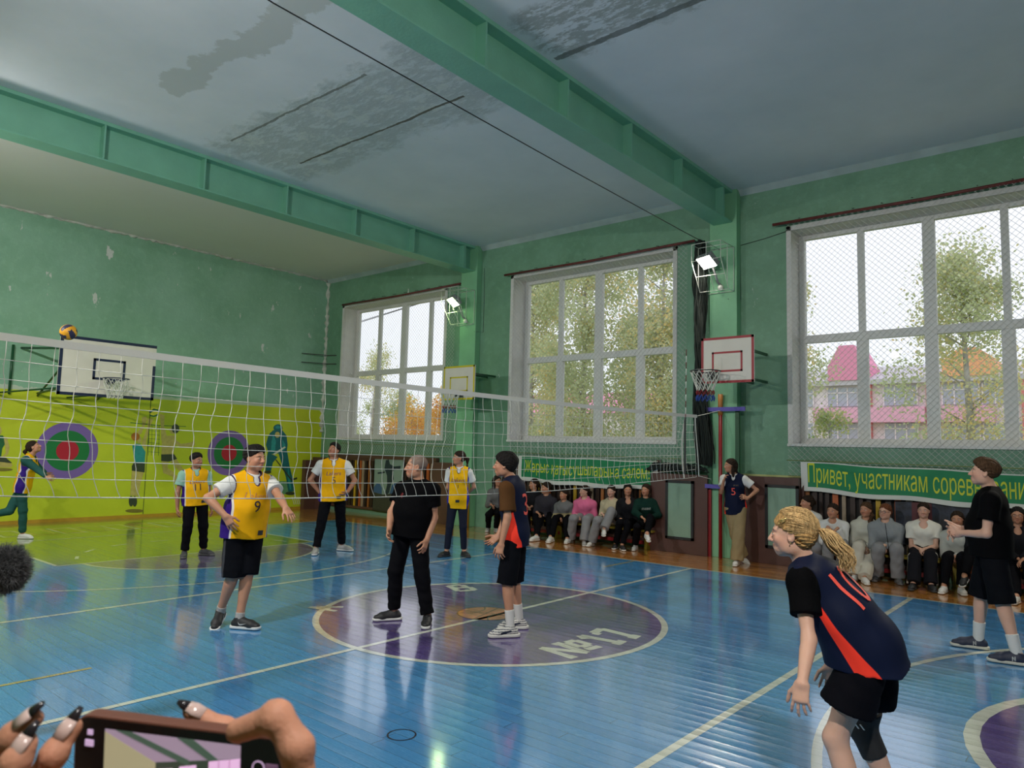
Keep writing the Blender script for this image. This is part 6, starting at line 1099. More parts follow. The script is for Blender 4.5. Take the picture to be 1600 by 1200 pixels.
SKT = {'p9': 'a', 'p11': 'b', 'p5': 'b', 'ref': 'a', 'big': 'c', 'g10': 'c', 'L': 'c', 'M': 'c', 'E': 'c', 'F': 'c'}

def text_on(me, obj, o_, d_, up_, size, mat, name, root, lift=.004, wmax=None):
    """lays a flat lettering mesh on a garment: every point is dropped onto it along -d"""
    n = len(me.vertices); co = np.empty(n*3); me.vertices.foreach_get('co', co); co = co.reshape(-1, 3); h = co[:, 1].max() - co[:, 1].min(); k = size / h
    kx = k if not wmax else min(k, wmax / (co[:, 0].max() - co[:, 0].min()))
    xm, ym = (co[:, 0].max() + co[:, 0].min())/2, (co[:, 1].max() + co[:, 1].min())/2
    d_ = nrm(d_); up_ = nrm(V3(up_) - d_*(V3(up_) @ d_)); r_ = np.cross(up_, d_); ob = obj.data
    bv = BVHTree.FromPolygons([v.co for v in ob.vertices], [p.vertices for p in ob.polygons]); out = []
    for x, y, z in co:
        p = V3(o_) + r_*(x - xm)*kx + up_*(y - ym)*k + d_*.5; hit = bv.ray_cast(Vector(p), Vector(-d_)); q = V3(hit[0]) if hit[0] is not None else V3(o_)
        out.append(q + d_*lift)
    me.vertices.foreach_set('co', np.array(out).ravel()); me.update(); o = link_mesh(name, me, mat); o.parent = root; return o
def dense(me):
    bm = bmesh.new(); bm.from_mesh(me); bmesh.ops.triangulate(bm, faces=bm.faces)
    h = max(v.co.y for v in bm.verts) - min(v.co.y for v in bm.verts)
    for _ in range(3):
        ed = [e for e in bm.edges if e.calc_length() > h*.12]
        if not ed: break
        bmesh.ops.subdivide_edges(bm, edges=ed, cuts=1); bmesh.ops.triangulate(bm, faces=bm.faces)
    bm.to_mesh(me); bm.free(); return me

def chunky():
    if 'chunky_upper' in _MC: return _MC['chunky_upper']
    m, nt, p = newmat('chunky_upper'); tc = _n(nt, 'ShaderNodeTexCoord'); w_ = _n(nt, 'ShaderNodeTexWave', bands_direction='Z'); w_.inputs['Scale'].default_value = 16; w_.inputs['Distortion'].default_value = 2.2; w_.inputs['Detail Scale'].default_value = 6
    nt.links.new(tc.outputs['Object'], w_.inputs['Vector']); nt.links.new(ramp(nt, w_.outputs[0], [(.0, (.03, .035, .07)), (.16, (.03, .035, .07)), (.24, (.55, .54, .49)), (1, (.6, .58, .53))]), p.inputs['Base Color']); p.inputs['Roughness'].default_value = .6; _MC['chunky_upper'] = m; return m
def person(o):
    near = o['key'] in ('p9', 'ref', 'boy3', 'big', 'g10'); far = len(o['key']) == 1
    JC = {k: v for k, v in o['j'].items() if len(k) > 1}
    for q in ('R', 'L'): JC.update({k + q: v for k, v in o['j'][q].items()})
    J = {k: V3(v) for k, v in JC.items() if not np.isscalar(v)}; s = o['s']; w = o['w']; bel = o['belly']; fem = o['hair'] in ('pony', 'loose', 'long', 'bun', 'red_bun', 'sidepony', 'blonde')
    root = empty('person', o['base'], o['label'], 'person'); F = V3(math.cos(o['fwd']), math.sin(o['fwd']), 0); CF = V3(math.cos(o['cf']), math.sin(o['cf']), 0)
    hip, neck, hd = J['hip'], J['neck'], J['head']; U = nrm(neck - hip); Lt = np.linalg.norm(neck - hip)
    CM = fframe(CF - U*(CF @ U), U); CR, CFo = CM[:, 0], CM[:, 1]; sit = hip[2] < .6 and not near
    UP = nrm(U + V3(0, 0, 1.0)); PM = fframe(F - UP*(F @ UP), UP); PR, PF = PM[:, 0], PM[:, 1]
    hx = V3(math.cos(o['hf']), math.sin(o['hf']), 0); ph = math.radians(o['hp']); hfw = hx*math.cos(ph) + V3(0, 0, 1)*math.sin(ph); HM = fframe(hfw)
    h0 = .012 if far else (.0085 if near else .010); h0 = .008 if o['key'] == 'g10' else h0; hf_ = o.get('fine', .0055 if near else (.0075 if far else .0065)); hs = s*(1.0 if not fem else .97)
    def torso(S, inf, k=.06):
        lt = Lt/.5/s if Lt < .5*s else 1.0
        S.ell(hip + UP*.03*s, V3(.158*w + inf, .108*w + inf*.8 + bel*.3, .12 + inf*.6)*V3(s, s, s), PM, k)
        S.ell(hip + U*Lt*.38 + CFo*bel*.7*s, V3(.138*w + inf + bel*.6, .098*w + inf + bel*.8, .15*lt + inf)*s, CM, k)
        S.ell(hip + U*Lt*.68 + CFo*.008*s, V3(.155*w + inf, .108*w + inf, .165*lt + inf)*s, CM, k)
        if fem:
            for q in (-1, 1): S.ell(hip + U*Lt*.66 + CFo*.078*s*w + CR*q*.065*s, V3(.058 + inf, .05 + inf, .055 + inf)*s, CM, .04)
        for q in ('R', 'L'):
            sh = J['sh' + q]; S.cone(neck - U*.075*s, sh - U*.012*s, .060*s*w + inf*s*.8, .046*s*w + inf*s*.8, k); S.cone(neck + U*.01*s, sh + U*.0*s, .036*s + inf*s, .034*s + inf*s, k*.6)
    # ---------------- body
    B = SDF(); torso(B, -.006); fine = []
    nb = hd + HM @ V3(0, -.022, -.065)*s; B.cone(neck - U*.02*s, nb, .056*s*(.5 + .5*w), .050*s*(.6 + .4*w), .035)
    head_sdf(B, hd, HM, hs, fem, 1.1 if w > 1.05 else (.93 if fem else 1.0)); fine.append((hd, V3(.12, .12, .135)*s, hf_))
    for q in ('R', 'L'):
        if 'el' + q in J:
            sh, el, wr = J['sh' + q], J['el' + q], J['wr' + q]; aw = s*(.55 + .45*w)*(.88 if fem else 1.0)
            B.cone(sh, el, 0, 0, .03, prof=[(0, .050*aw), (.35, .046*aw), (.8, .036*aw), (1, .037*aw)]); B.cone(el, wr, 0, 0, .02, prof=[(0, .037*aw), (.25, .040*aw), (.7, .030*aw), (1, .0245*aw)])
            ti = J['fi' + q]; d = nrm(ti - wr)
            if 'pn' + q in J: pn = J['pn' + q]
            else: pn = -CR*(1 if q == 'R' else -1) if not sit else V3(0, 0, -1)
            hand(B, wr, ti, pn, s*(.92 if fem else 1.0), q == 'R', JC['curl' + q]); fine.append((wr + d*.09*s, V3(.10, .10, .10), max(hf_, .0055 if not far else .0085)))
        if 'kn' + q in J:
            hp_, kn, an, to = J['hp' + q], J['kn' + q], J['an' + q], J['to' + q]; lw = s*(.5 + .5*w)
            B.cone(hp_, kn, 0, 0, .04, prof=[(0, .082*lw), (.3, .078*lw), (.8, .056*lw), (1, .054*lw)]); B.cone(kn, an, 0, 0, .025, prof=[(0, .052*lw), (.28, .055*lw), (.7, .038*lw), (1, .034*lw)])
            fd = nrm(to - an); B.cone(an, an + fd*.10*s - V3(0, 0, .045*s), .030*s, .024*s, .02)
    V, Fc = B.mesh(h0, fine); np_obj('body', V, Fc, skin(SKT.get(o['key'], 'a')), root, head_attrs(V, hd, HM, hs))
    # ---------------- eyes
    for x in (-1, 1):
        mb = MB(); c = hd + HM @ V3(x*.0315, .0805, .003)*hs; M3 = Matrix([list(r) for r in HM]); mb.ell(tuple(c), .0135*hs, .0125*hs, .0085*hs, 12, 8, M3); mb.mi = 1
        mb.ell(tuple(hd + HM @ V3(x*.0315, .0890, .0035)*hs), .0062*hs, .0050*hs, .0062*hs, 10, 6, M3); mb.build('eye', [m_eyew, m_iris], root)
    # ---------------- hair
    hk = o['hair']; S = SDF(); A = lambda x, y, z: hd + HM @ (V3(x, y, z)*hs); E = lambda p, r, k=.012, sub=False: S.ell(A(*p), V3(r)*hs, HM, k*hs, sub)
    th = {'buzz': .0035, 'short': .010, 'short_d': .010, 'short_brown': .010, 'mop': .020}.get(hk, .010); back = fem
    E((0, -.020, .042), (.076 + th, .097 + th, .083 + th))
    if hk in ('mop',): E((0, .03, .075), (.07, .065, .045), .03); E((0, -.06, -.005), (.074, .05, .06), .03)
    if hk in ('short', 'short_brown'): E((0, .018, .088), (.066, .070, .042), .05)
    cut = (0, -.90, .45) if False else None
    sl = .80 if not fem else .62; zo = (-.010 if hk != 'mop' else -.022) if not fem else .008
    n = HM @ nrm(V3(0, sl, -1)); S.plane(A(0, 0, zo - (.012 if fem else 0)), n)
    if hk not in ('buzz', 'blonde'): E((0, .108, .046), (.052, .045, .036), .012, True)
    if fem or hk == 'mop':
        S2y = 1
    if fem:                                           # hair swept over ears and nape
        E((0, -.055, -.005), (.078, .062, .070), .03)
    if hk in ('pony', 'blonde') :
        t0 = A(0, -.118, .020)
        if hk == 'pony': S.cone(t0, A(0, -.16, -.02), .018*s, .030*s, .01); S.cone(A(0, -.16, -.02), A(.0, -.165, -.15), .030*s, .012*s, .02)
    if hk in ('bun', 'red_bun'): E((0, -.125, .01), (.040, .034, .038), .01)
    if hk in ('long', 'loose'):
        ln = .30 if hk == 'long' else .20
        for x in (-1, 1): S.cone(A(x*.072, -.012, .02), A(x*.080, -.01, -.10), .024*s, .028*s, .02); S.cone(A(x*.080, -.01, -.10), A(x*.078, (.03 if hk == 'long' else -.02), -.10 - ln*.6), .028*s, .016*s, .02)
        S.cone(A(0, -.085, .0), A(0, -.095, -.12 - ln*.5), .045*s, .030*s, .03, wide=HM[:, 0], wr=1.7)
    if hk == 'sidepony':
        S.cone(A(-.02, -.11, .0), A(-.085, -.03, -.09), .024*s, .028*s, .02); S.cone(A(-.085, -.03, -.09), A(-.10, .07, -.17), .028*s, .030*s, .02); S.cone(A(-.10, .07, -.17), A(-.085, .085, -.30), .030*s, .012*s, .02)
    hd_ = hd.copy(); HM_ = HM.copy()
    pc_, pn_ = A(0, 0, zo - (.012 if fem else 0)), nrm(n)
    def strand(P):
        q = (P - hd_) @ HM_; dp = (P - pc_) @ pn_; tp = np.where(dp < .004, np.clip(1 + dp/.016, 0, 1)**1.5, 0) * np.clip((q[:, 1] + .09)/.05, .35, 1)
        return (th + .003)*tp*(hk != 'buzz') - .0035*np.sin(np.arctan2(q[:, 0], q[:, 2] + .02)*26 + 3*np.sin(q[:, 1]*30)) * {'buzz': 0.0, 'mop': .4, 'short': .6}.get(hk, 1) + .0035*wob(q, 40)
    S.disp(strand); 
    if not far or True: V, Fc = S.mesh(max(hf_, .0055), []); 
    hm = hairmat('hair_' + HSTY[hk], HAIRC[HSTY[hk]]) if hk != 'buzz' else cmat('cropped_grey_hair', (.22, .16, .13), (), .7, .001, 300)
    hobj = np_obj('hair', V, Fc, hm, root)
    if hk in ('pony', 'blonde'):
        c_ = [A(.022*math.cos(a), -.118 - .012*math.sin(a)*0, .018 + .022*math.sin(a)) for a in [2*PI*k/12 for k in range(12)]]; MB().tube([tuple(p) for p in c_], .006*s, 6, closed=True).build('hair_tie', m_black, root)
    if hk == 'blonde': blonde_strands(o, root, A, hs, HM, hd)
    # ---------------- torso clothes
    top = o['top']; jer = top.startswith('jersey'); und = o.get('under'); hb = .0095 if far else .0075
    fold = lambda amp, seed, fz=15: (lambda P: amp*wob(P*V3(1, 1, .8), fz, seed))
    seed = sum(map(ord, o['key'])) % 9
    if jer: col, kind, hem = UNDER[und], ('long' if und == 'green_long' else 'tee'), -.09
    else: col, kind, hem = STY[top]
    T = SDF(); loose = .014 if jer else (.020 if kind == 'tee' else .026); torso(T, loose, .06)
    hc = hip - UP*(.02 + hem)*s
    if not sit: T.cone(hip + U*Lt*.35, hc, .106*s*w + loose*.6 + bel*.7, .116*s*w + bel*.40 + loose*.7, .05, wide=PR, wr=1.34, flat=True)
    sleeve_end = {}
    for q in ('R', 'L'):
        if 'el' + q not in J: continue
        sh, el, wr = J['sh' + q], J['el' + q], J['wr' + q]; aw = s*(.6 + .4*w)
        if kind == 'tee':
            fr = .78 if und == 'brown' else .60; e = sh + (el - sh)*fr; T.cone(sh - U*.01, e, .058*aw + .010, .062*aw + .012, .035, flat=True)
        else:
            T.cone(sh - U*.01, el, .058*aw + loose*.5, .048*aw + loose*.6, .035); e = el + (wr - el)*.90; T.cone(el, e, .048*aw + loose*.6, .034*aw + loose*.5, .02, flat=True)
    if kind == 'long' and ('hood' in top or 'jacket' in top): T.cone(neck + CR*.07*s + U*.02 - CFo*.03, neck - CR*.07*s + U*.02 - CFo*.03, .042*s, .042*s, .03); T.cone(neck + CR*.07*s + U*.015, neck + CFo*.07*s - U*.04, .028*s, .024*s, .02); T.cone(neck - CR*.07*s + U*.015, neck + CFo*.07*s - U*.04, .028*s, .024*s, .02)
    nt_ = nrm(U + CFo*.35 + V3(0, 0, .2)); T.ell(neck + U*.055*s + CFo*.012, V3(.064, .064, .055)*s, CM, .012, True)
    if top == 'tee_white' or top == 'sweater_black': T.ell(neck - U*.03*s + CFo*.085*s, V3(.055, .06, .062)*s, CM, .01, True)
    if not sit: T.plane(hc, -UP)
    T.disp(fold(.0075 if kind == 'long' else .0055, seed))
    V, Fc = T.mesh(hb, [])
    cn = (und + '_tee') if jer else top; q_ = V - hip
    masks = (); at = {}
    if top == 'sweater_two': at['low'] = -(q_ @ U - Lt*.42) ; masks = (('low', srgb(166, 152, 112), .01),)
    if top == 'jacket_grey': at['zip'] = .006 - np.abs(q_ @ CR) + np.where(q_ @ CFo > 0, 0, -1); masks = (('zip', srgb(60, 62, 64), .004),)
    if top == 'sweater_beige': pass
    up_ob = np_obj('undershirt' if jer else ('t_shirt' if kind == 'tee' else 'long_sleeve_top'), V, Fc, cmat('cloth_' + cn, col, masks, .85), root, at)
    if top == 'sweat_green':
        me = dense(text_mesh('STUDENT', None, 'lettering', 1)); text_on(me, up_ob, hip + U*Lt*.66, CFo, U, .035, pmat('pale_print', (.5, .5, .46), .7), 'lettering', root, .006, .16)
    if top == 'tee_black' and o['key'] == 'ref':
        mb = MB(); mb.prism([(0, 1), (.5, .8), (.35, .3), (.6, 0), (.2, -.2), (-.1, .3), (-.4, .2), (-.2, .7)], lambda a, b, t: (a, b, t), 0, .01); o_ = mb.build('chest_emblem', m_red); me = o_.data; bpy.data.objects.remove(o_); text_on(dense(me), up_ob, hip + U*Lt*.70 + CR*.075*s, CFo, U, .055, pmat('red_print', srgb(200, 40, 50), .6), 'chest_emblem', root, .004)
    # ---------------- jersey vest
    if jer:
        G = SDF(); torso(G, .026, .06); longv = 'long' in top; dr = (.13 if longv else .10)*s if o['key'] != 'g10' else .115*s; jc = hip - UP*dr
        G.cone(hip + U*Lt*.35, jc, .122*s*w + bel*.65, .138*s*w + bel*.40, .05, wide=PR, wr=1.34, flat=True)
        if o['key'] == 'g10': G.ell(hip + UP*.04, V3(.160, .126, .12), PM, .05); G.cone(hip + U*Lt*.45, hip + V3(0, 0, -.16) + PF*.05, .122, .142, .05, wide=PR, wr=1.25)
        arms_ = []
        for q, sg in (('R', 1), ('L', -1)):
            c = J['sh' + q] + CR*sg*.040*s - U*.03*s; G.ell(c, V3(.058, .13, .098)*s, CM, .006, True); arms_.append(c)
        nk_ = neck + U*.05*s + CFo*.03; G.ell(nk_, V3(.072, .085, .075)*s, CM, .006, True); vn = neck - U*.035*s + CFo*.10*s; G.ell(vn, V3(.030, .07, .055)*s, CM, .012, True)
        G.plane(jc if o['key'] != 'g10' else hip - V3(0, 0, .075), -UP if o['key'] != 'g10' else V3(0, 0, -1)); G.disp(fold(.0065, seed + 2, 13)); V, Fc = G.mesh(.0065 if near else .0085)
        q_ = V - hip; lx = q_ @ (CR if False else nrm(CR + PR)); tz = (q_ @ U)/Lt; fz = np.abs(lx)
        halfw = .158*w*s + .026*s + bel*.5; yel = top.startswith('jersey_y')
        if yel: side = fz - halfw*.87
        else:
            tt = np.clip((.62 - tz)/.75, 0, 1.2); cen = (q_ @ CFo) + .03*s*(1 if o.get('back') else 1)
            side = np.where((fz > halfw*.5) & (tz < .78), (.016 + (.075 if o['key'] != 'g10' else .024)*np.minimum(tt, .95))*s - np.abs(cen - .01), -.05)
        ea = []
        for c in arms_: k_ = (V - c) @ CM / (V3(.058, .13, .098)*s); ea.append((np.sqrt((k_**2).sum(1)) - 1)*.09)
        kn = (V - nk_) @ CM / (V3(.072, .085, .075)*s); kv = (V - vn) @ CM / (V3(.030, .07, .055)*s); ne = np.minimum((np.sqrt((kn**2).sum(1)) - 1)*.075, (np.sqrt((kv**2).sum(1)) - 1)*.05)
        trim = .010*s - np.minimum(np.minimum(ea[0], ea[1]), ne)
        at = {'side': side, 'trim': trim, 'stripe': .006*s - np.abs(side + .004)}
        if yel: jm = cmat('yellow_jersey', srgb(226, 166, 20), (('stripe', srgb(210, 206, 200), .003), ('side', srgb(50, 30, 110) if not longv else srgb(40, 44, 150), .003), ('stripe', srgb(210, 206, 200), .003), ('trim', srgb(60, 44, 70), .004)), .55, .0008, 260)
        else: jm = cmat('navy_jersey', srgb(22, 28, 50), (('side', (1.0, .055, .03), .003),), .55, .0008, 260)
        if yel and longv: jm = cmat('yellow_long_jersey', srgb(222, 170, 20), (('side', srgb(36, 44, 150), .003), ('trim', srgb(70, 60, 40), .004)), .55, .0008, 260)
        jo = np_obj('jersey', V, Fc, jm, root, at); bk = o.get('back'); d = -CFo if bk else CFo; up_ = U
        m_num = pmat('black_print', (.02, .014, .02), .6) if yel else pmat('coral_print', srgb(232, 84, 70), .6)
        if o.get('num'):
            sz = .21 if bk else ((.105 if not longv else .06) if yel else .12); me = dense(text_mesh(o['num'], None, 'number', 1, .001, .015 if yel else .045)); cx = CR*0
            if yel: cx = -CR*(.035*s)
            text_on(me, jo, hip + U*Lt*((.56 if o['key'] != 'g10' else .64) if bk else (.44 if yel else .52)) + (CR*(-.0) if bk else cx*0), d, up_, sz*s, m_num, 'number', root, .005, .16 if o['key'] != 'g10' else .135)
        if yel and o['num']:
            me = dense(text_mesh('Lakers' if o['num'] != '11' else 'Lakers', None, 'team_lettering', 1, .001, .01, .25)); text_on(me, jo, hip + U*Lt*.635, d, up_, .062*s, pmat('violet_print', srgb(120, 70, 90), .6) if o['num'] != '9' else pmat('pale_violet_print', srgb(196, 130, 60), .6), 'team_lettering', root, .004, .26*w*s)
            tg = MB().add([(-.5, -.35, 0), (.5, -.35, 0), (.5, .35, 0), (-.5, .35, 0)], [(0, 1, 2, 3)]).build('t', m_black); me = tg.data; bpy.data.objects.remove(tg)
            text_on(dense(me), jo, hip - U*.035*s - CR*.085*s if not longv else hip - U*.0*s + CR*0.0, d, up_, .045*s, m_black, 'hem_tag', root, .004)
        if not yel and not bk:
            me = dense(text_mesh('SPORT', None, 'team_lettering', 1)); text_on(me, jo, hip + U*Lt*.70 - CR*.05*s, d, up_, .022, pmat('dull_gold_print', srgb(110, 90, 70), .6), 'team_lettering', root, .004, .08)
    # ---------------- legs
    bt = o['bottom']; bc, bi = BOT[bt]; P = SDF(); shorts = bt.startswith('shorts'); lw = s*(.5 + .5*w); at = {}
    P.ell(hip + UP*.02*s, V3(.160*w + .012, .112*w + .012 + bel*.3, .11)*s*(1 if o['key'] != 'g10' else .9), PM, .05); wide = 'wide' in bt or 'stripe' in bt; outer = []
    for q, sg in (('R', 1), ('L', -1)):
        if 'kn' + q not in J: continue
        hp_, kn, an = J['hp' + q], J['kn' + q], J['an' + q]
        if shorts:
            fr = 1.06 if bt == 'shorts_knee' else .62; e = hp_ + (kn - hp_)*fr; P.cone(hp_, e, .086*lw + .010, (.070 if fr > 1 else .085)*lw + bi, .03, flat=True)
        else:
            P.cone(hp_, kn, .088*lw + max(.006, bi*.5), .062*lw + bi, .035); e = kn + (an - kn)*(.93 if bt != 'leggings' else .9)
            if wide: e = kn + (an - kn)*1.0 - V3(0, 0, .0)
            P.cone(kn, e, .062*lw + bi, (.050 if not wide else .058)*lw + bi*(1.25 if wide else .6), .02, flat=True)
    cc = hip + UP*.055*s
    if not sit: P.plane(cc, UP)
    amp = .008 if not bt == 'leggings' else .002; P.disp(lambda Q: amp*wob(Q*V3(.8, .8, 1.3), 16, seed + 4)*(.6 + .6*np.clip((.55 - Q[:, 2])/.4, 0, 1)))
    V, Fc = P.mesh(.0095 if far else .008)
    masks = ()
    if bt == 'pants_black_stripe' :
        dd = [];
        for q, sg in (('R', 1), ('L', -1)):
            hp_, kn, an = J['hp' + q], J['kn' + q], J['an' + q]; a = kn; b = an; t = np.clip(((V - a) @ (b - a))/((b - a) @ (b - a)), 0, 1); c = V - a - t[:, None]*(b - a); dd.append(np.where((c @ PR)*sg > .06*s, .018 - np.abs(c @ PF), -.05))
        at['stripe'] = np.maximum(*dd); masks = (('stripe', srgb(200, 198, 188), .004),)
    if o['key'] == 'p9': at['stripe'] = .02 - np.abs((V - hip) @ PF - .02) - np.where(((V - hip) @ PR) < -.05, 0, 0) - np.where((V - hip) @ PR > .09, 0, 9); masks = (('stripe', (.05, .05, .055), .004),)
    np_obj('shorts' if shorts else 'trousers', V, Fc, cmat('cloth_' + bt + ('_striped' if masks else ''), bc, masks, .85), root, at)
    # ---------------- feet
    uc, sc_ = SHOES[o['shoe']]; mu = pmat('shoe_' + o['shoe'], uc, .6, .001, 120, .1) if 'chunky' not in o['shoe'] else chunky(); ms = pmat('sole_' + o['shoe'], sc_, .6)
    for q in ('R', 'L'):
        if 'an' + q not in J: continue
        an, to = J['an' + q], J['to' + q]; fd = nrm(to - an); fu = V3(0, 0, 1) - fd*fd[2]; fu = nrm(fu); FM_ = fframe(fd, fu); c = an - fu*.085*s; ch = 1.15 if 'chunky' in o['shoe'] else 1.0; fs = s*(.96 if fem else 1.04)
        X = lambda x, y, z: c + FM_ @ V3(x, y, z)*fs
        S = SDF(); S.cone(X(0, -.035, .042), X(0, .12, .038), .038*fs, .040*fs, .02, wide=FM_[:, 0], wr=1.08); S.cone(X(0, .12, .034), X(0, .175, .030), .037*fs, .026*fs, .02, wide=FM_[:, 0], wr=1.2); S.cone(X(0, .0, .055), X(0, -.01, .098), .044*fs, .038*fs, .02, flat=True); S.cone(X(0, .03, .07), X(0, .11, .05), .032*fs, .026*fs, .02)
        S.ell(X(0, -.008, .115), V3(.030, .036, .03)*fs, FM_, .006, True); S.plane(X(0, 0, .018), -fu); hsz = .006 if near else .0085
        V, Fc = S.mesh(hsz); sho = np_obj('shoe', V, Fc, mu, root)
        S = SDF(); S.cone(X(0, -.045, .015), X(.0, .155, .015), .0405*fs*ch, .037*fs*ch, .02, wide=FM_[:, 0], wr=1.1); S.ell(X(0, .175, .018), V3(.042, .038, .03)*fs, FM_, .02); S.plane(X(0, 0, .0), -fu); S.plane(X(0, 0, .026*ch), fu); V, Fc = S.mesh(hsz); so = np_obj('sole', V, Fc, ms, sho)
        if near and o['key'] != 'ref' or o['key'] == 'ref':
            if near:
                lc = MB()
                for k in range(5): y = .045 + .019*k; z = .098 - .0085*k - (k > 3)*.0; lc.tube([tuple(X(-.022, y, z - .010)), tuple(X(0, y + .003, z + .004)), tuple(X(.022, y, z - .010))], .0028, 5)
                lc.build('laces', m_lace if o['shoe'] == 'chunky_white' else m_black, sho)
        if o['key'] == 'p9' or o['key'] in ('big', 'boy3'):
            for sg in (1, -1):
                if o['key'] == 'p9': pts = [(-.55, .25), (-.35, -.12), (-.1, -.25), (.2, -.12), (.9, .35), (.15, .08), (-.15, .0), (-.35, .08)]
                elif o['key'] == 'big': pts = [(-.3, -.4), (-.12, -.4), (.05, .1), (.12, -.4), (.35, -.4), (.5, .4), (.32, .4), (.18, -.05), (.1, .4), (-.1, .4)]
                else: pts = [(-.8, .3), (.8, .25), (.9, .0), (-.8, -.05)]
                mb = MB(); mb.prism([(a, b) for a, b in pts], lambda a, b, t: (a, b, t), 0, .002); t_ = mb.build('t', None); me = t_.data; bpy.data.objects.remove(t_)
                text_on(dense(me), sho, X(0, .05 if o['key'] != 'big' else .03, .048), FM_[:, 0]*sg, fu + fd*.25, (.036 if o['key'] != 'boy3' else .022), pmat('shoe_mark_pale' if o['key'] != 'boy3' else 'shoe_mark_navy', (.6, .6, .58) if o['key'] != 'boy3' else (.03, .04, .08), .5), 'side_mark', sho, .002)
        if o.get('sock') or o['bottom'].startswith('shorts') or o['key'] in ('H', 'F'):
            kn = J['kn' + q]; L_ = .16 if 'crew' in o.get('sock', '') else .06; e = an + nrm(kn - an)*L_*s
            S = SDF(); S.cone(an - fu*.03, e, .040*s*(.5 + .5*w), (.047 if L_ > .1 else .041)*s*(.5 + .5*w), .02, flat=True); S.disp(lambda Q: .0012*np.sin(Q[:, 2]*420)); V, Fc = S.mesh(.0065); sk = np_obj('sock', V, Fc, pmat('white_sock', (.58, .57, .54), .9, .001, 200) if o['key'] != 'p9' else pmat('grey_sock', (.34, .32, .30), .9), root)
    if o.get('kneepad'):
        q = o['kneepad']; hp_, kn, an = J['hp' + q], J['kn' + q], J['an' + q]; S = SDF(); a = kn + nrm(hp_ - kn)*.10; b = kn + nrm(an - kn)*.13; S.cone(kn, a, .066*lw, .074*lw, .02, flat=True); S.cone(kn, b, .066*lw, .062*lw, .02, flat=True); S.ell(kn + F*.022, V3(.052, .035, .075), PM, .02); V, Fc = S.mesh(.006); kp = np_obj('knee_pad', V, Fc, pmat('black_knee_pad', (.008, .008, .009), .8, .001, 200), root)
        mb = MB(); [mb.obox(kn + nrm(hp_ - kn)*.05 + CR*-.070 + F*(.012*k), F, U, CR, .0035, .014, .002) for k in (-1, 1)]; mb.build('pad_mark', m_eyew, kp)
    if o.get('glasses'):
        mb = MB(); 
        for x in (-1, 1): mb.tube([tuple(hd + HM @ (V3(x*.032 + .024*math.cos(a), .108, .003 + .019*math.sin(a))*hs)) for a in [2*PI*k/14 for k in range(14)]], .0024 if o['key'] == 'L' else .0012, 5, closed=True); mb.tube([tuple(hd + HM @ (V3(x*.056, .106, .006)*hs)), tuple(hd + HM @ (V3(x*.082, .0, .006)*hs))], .0018, 5)
        mb.tube([tuple(hd + HM @ (V3(-.009, .109, .006)*hs)), tuple(hd + HM @ (V3(.009, .109, .006)*hs))], .002, 5); mb.build('glasses', m_black, root)
    return root

def blonde_strands(o, root, A, hs, HM, hd):
    g = np.random.default_rng(3); m = hairmat('hair_blonde_strand', (.50, .33, .15)); mb = MB(); mb2 = MB()
    tie = V3(0, -.118, .018)
    for k in range(420):                                   # combed back from the forehead over the skull to the tie
        a = g.uniform(-1.45, 1.45); x0, z0 = .080*math.sin(a), .052 + .072*math.cos(a); y0 = .060 - .055*abs(math.sin(a)) + g.uniform(-.01, .01)
        if abs(a) > 1.15: z0 -= g.uniform(.0, .05)
        pts = []; lift = g.uniform(.002, .008); ph = g.uniform(0, 6.28)
        for j in range(10):
            t = j/9; x = x0*(1 - t)**.7; y = y0 + (tie[1] - y0)*t; zz = z0 + (tie[2] - z0)*t
            p = V3(x, y, zz); c = V3(0, -.020, .042); r = V3(.086, .107, .093) + lift; d = p - c; f = 1/np.sqrt(((d/r)**2).sum() + 1e-9)
            if t < .94: p = c + d*(f if f > 1 or t < .9 else 1)
            p = p + V3(.002*math.sin(ph + t*9), 0, .002*math.cos(ph + t*11)); pts.append(tuple(A(*p)))
        mb.tube(pts, [.0015*(.4 + .6*math.sin(PI*min(1, .15 + .7*i/9))) for i in range(10)], 4, caps=False)
    for k in range(260):                                   # wavy ponytail falling on the shoulder blades
        a, rr = g.uniform(0, 6.28), g.random()**.5; L = g.uniform(.17, .29); ph = g.uniform(0, 6.28); am = g.uniform(.004, .011); pts = []; n = 16; sp = .016 + .045*rr
        for j in range(n):
            t = j/(n - 1); base = V3(.0, -.122 - .105*min(1, t*1.4) - .02*t, .018 + .030*math.sin(min(1, t*2.2)*PI)*.6 - 1.0*max(0, t - .12)*L*.78)
            sp_t = .012 + (sp - .010)*min(1, t*3)*(1 - .35*t); p = base + V3(math.cos(a)*sp_t*rr, math.sin(a)*sp_t*rr*.9, 0) + V3(math.cos(ph + t*11)*am*t, math.sin(ph*1.7 + t*13)*am*t, 0); pts.append(tuple(A(*p)))
        mb2.tube(pts, [.0030*(1 - .65*i/(n - 1)) for i in range(n)], 4, caps=False)
    mb.build('combed_strands', m, root); mb2.build('ponytail', m, root)
    c = MB(); c.tube([tuple(A(-.080, .045, .075)), tuple(A(-.086, .030, .082)), tuple(A(-.088, .018, .074)), tuple(A(-.084, .034, .066)), tuple(A(-.080, .045, .075))], .0028, 6); c.ell(tuple(A(-.083, .048, .060)), .005, .005, .005)
    c.tube([tuple(A(-.082, .046, .066)), tuple(A(-.092, .012, .088))], .003, 6); c.build('hair_clip', pmat('gold_clip', (.55, .42, .16), .3, metal=.8), root)
    e = MB(); e.ell(tuple(A(-.084, .0, -.036)), .0035, .0035, .0035); e.build('earring', pmat('gold_clip', (.55, .42, .16)), root)
import time as _t
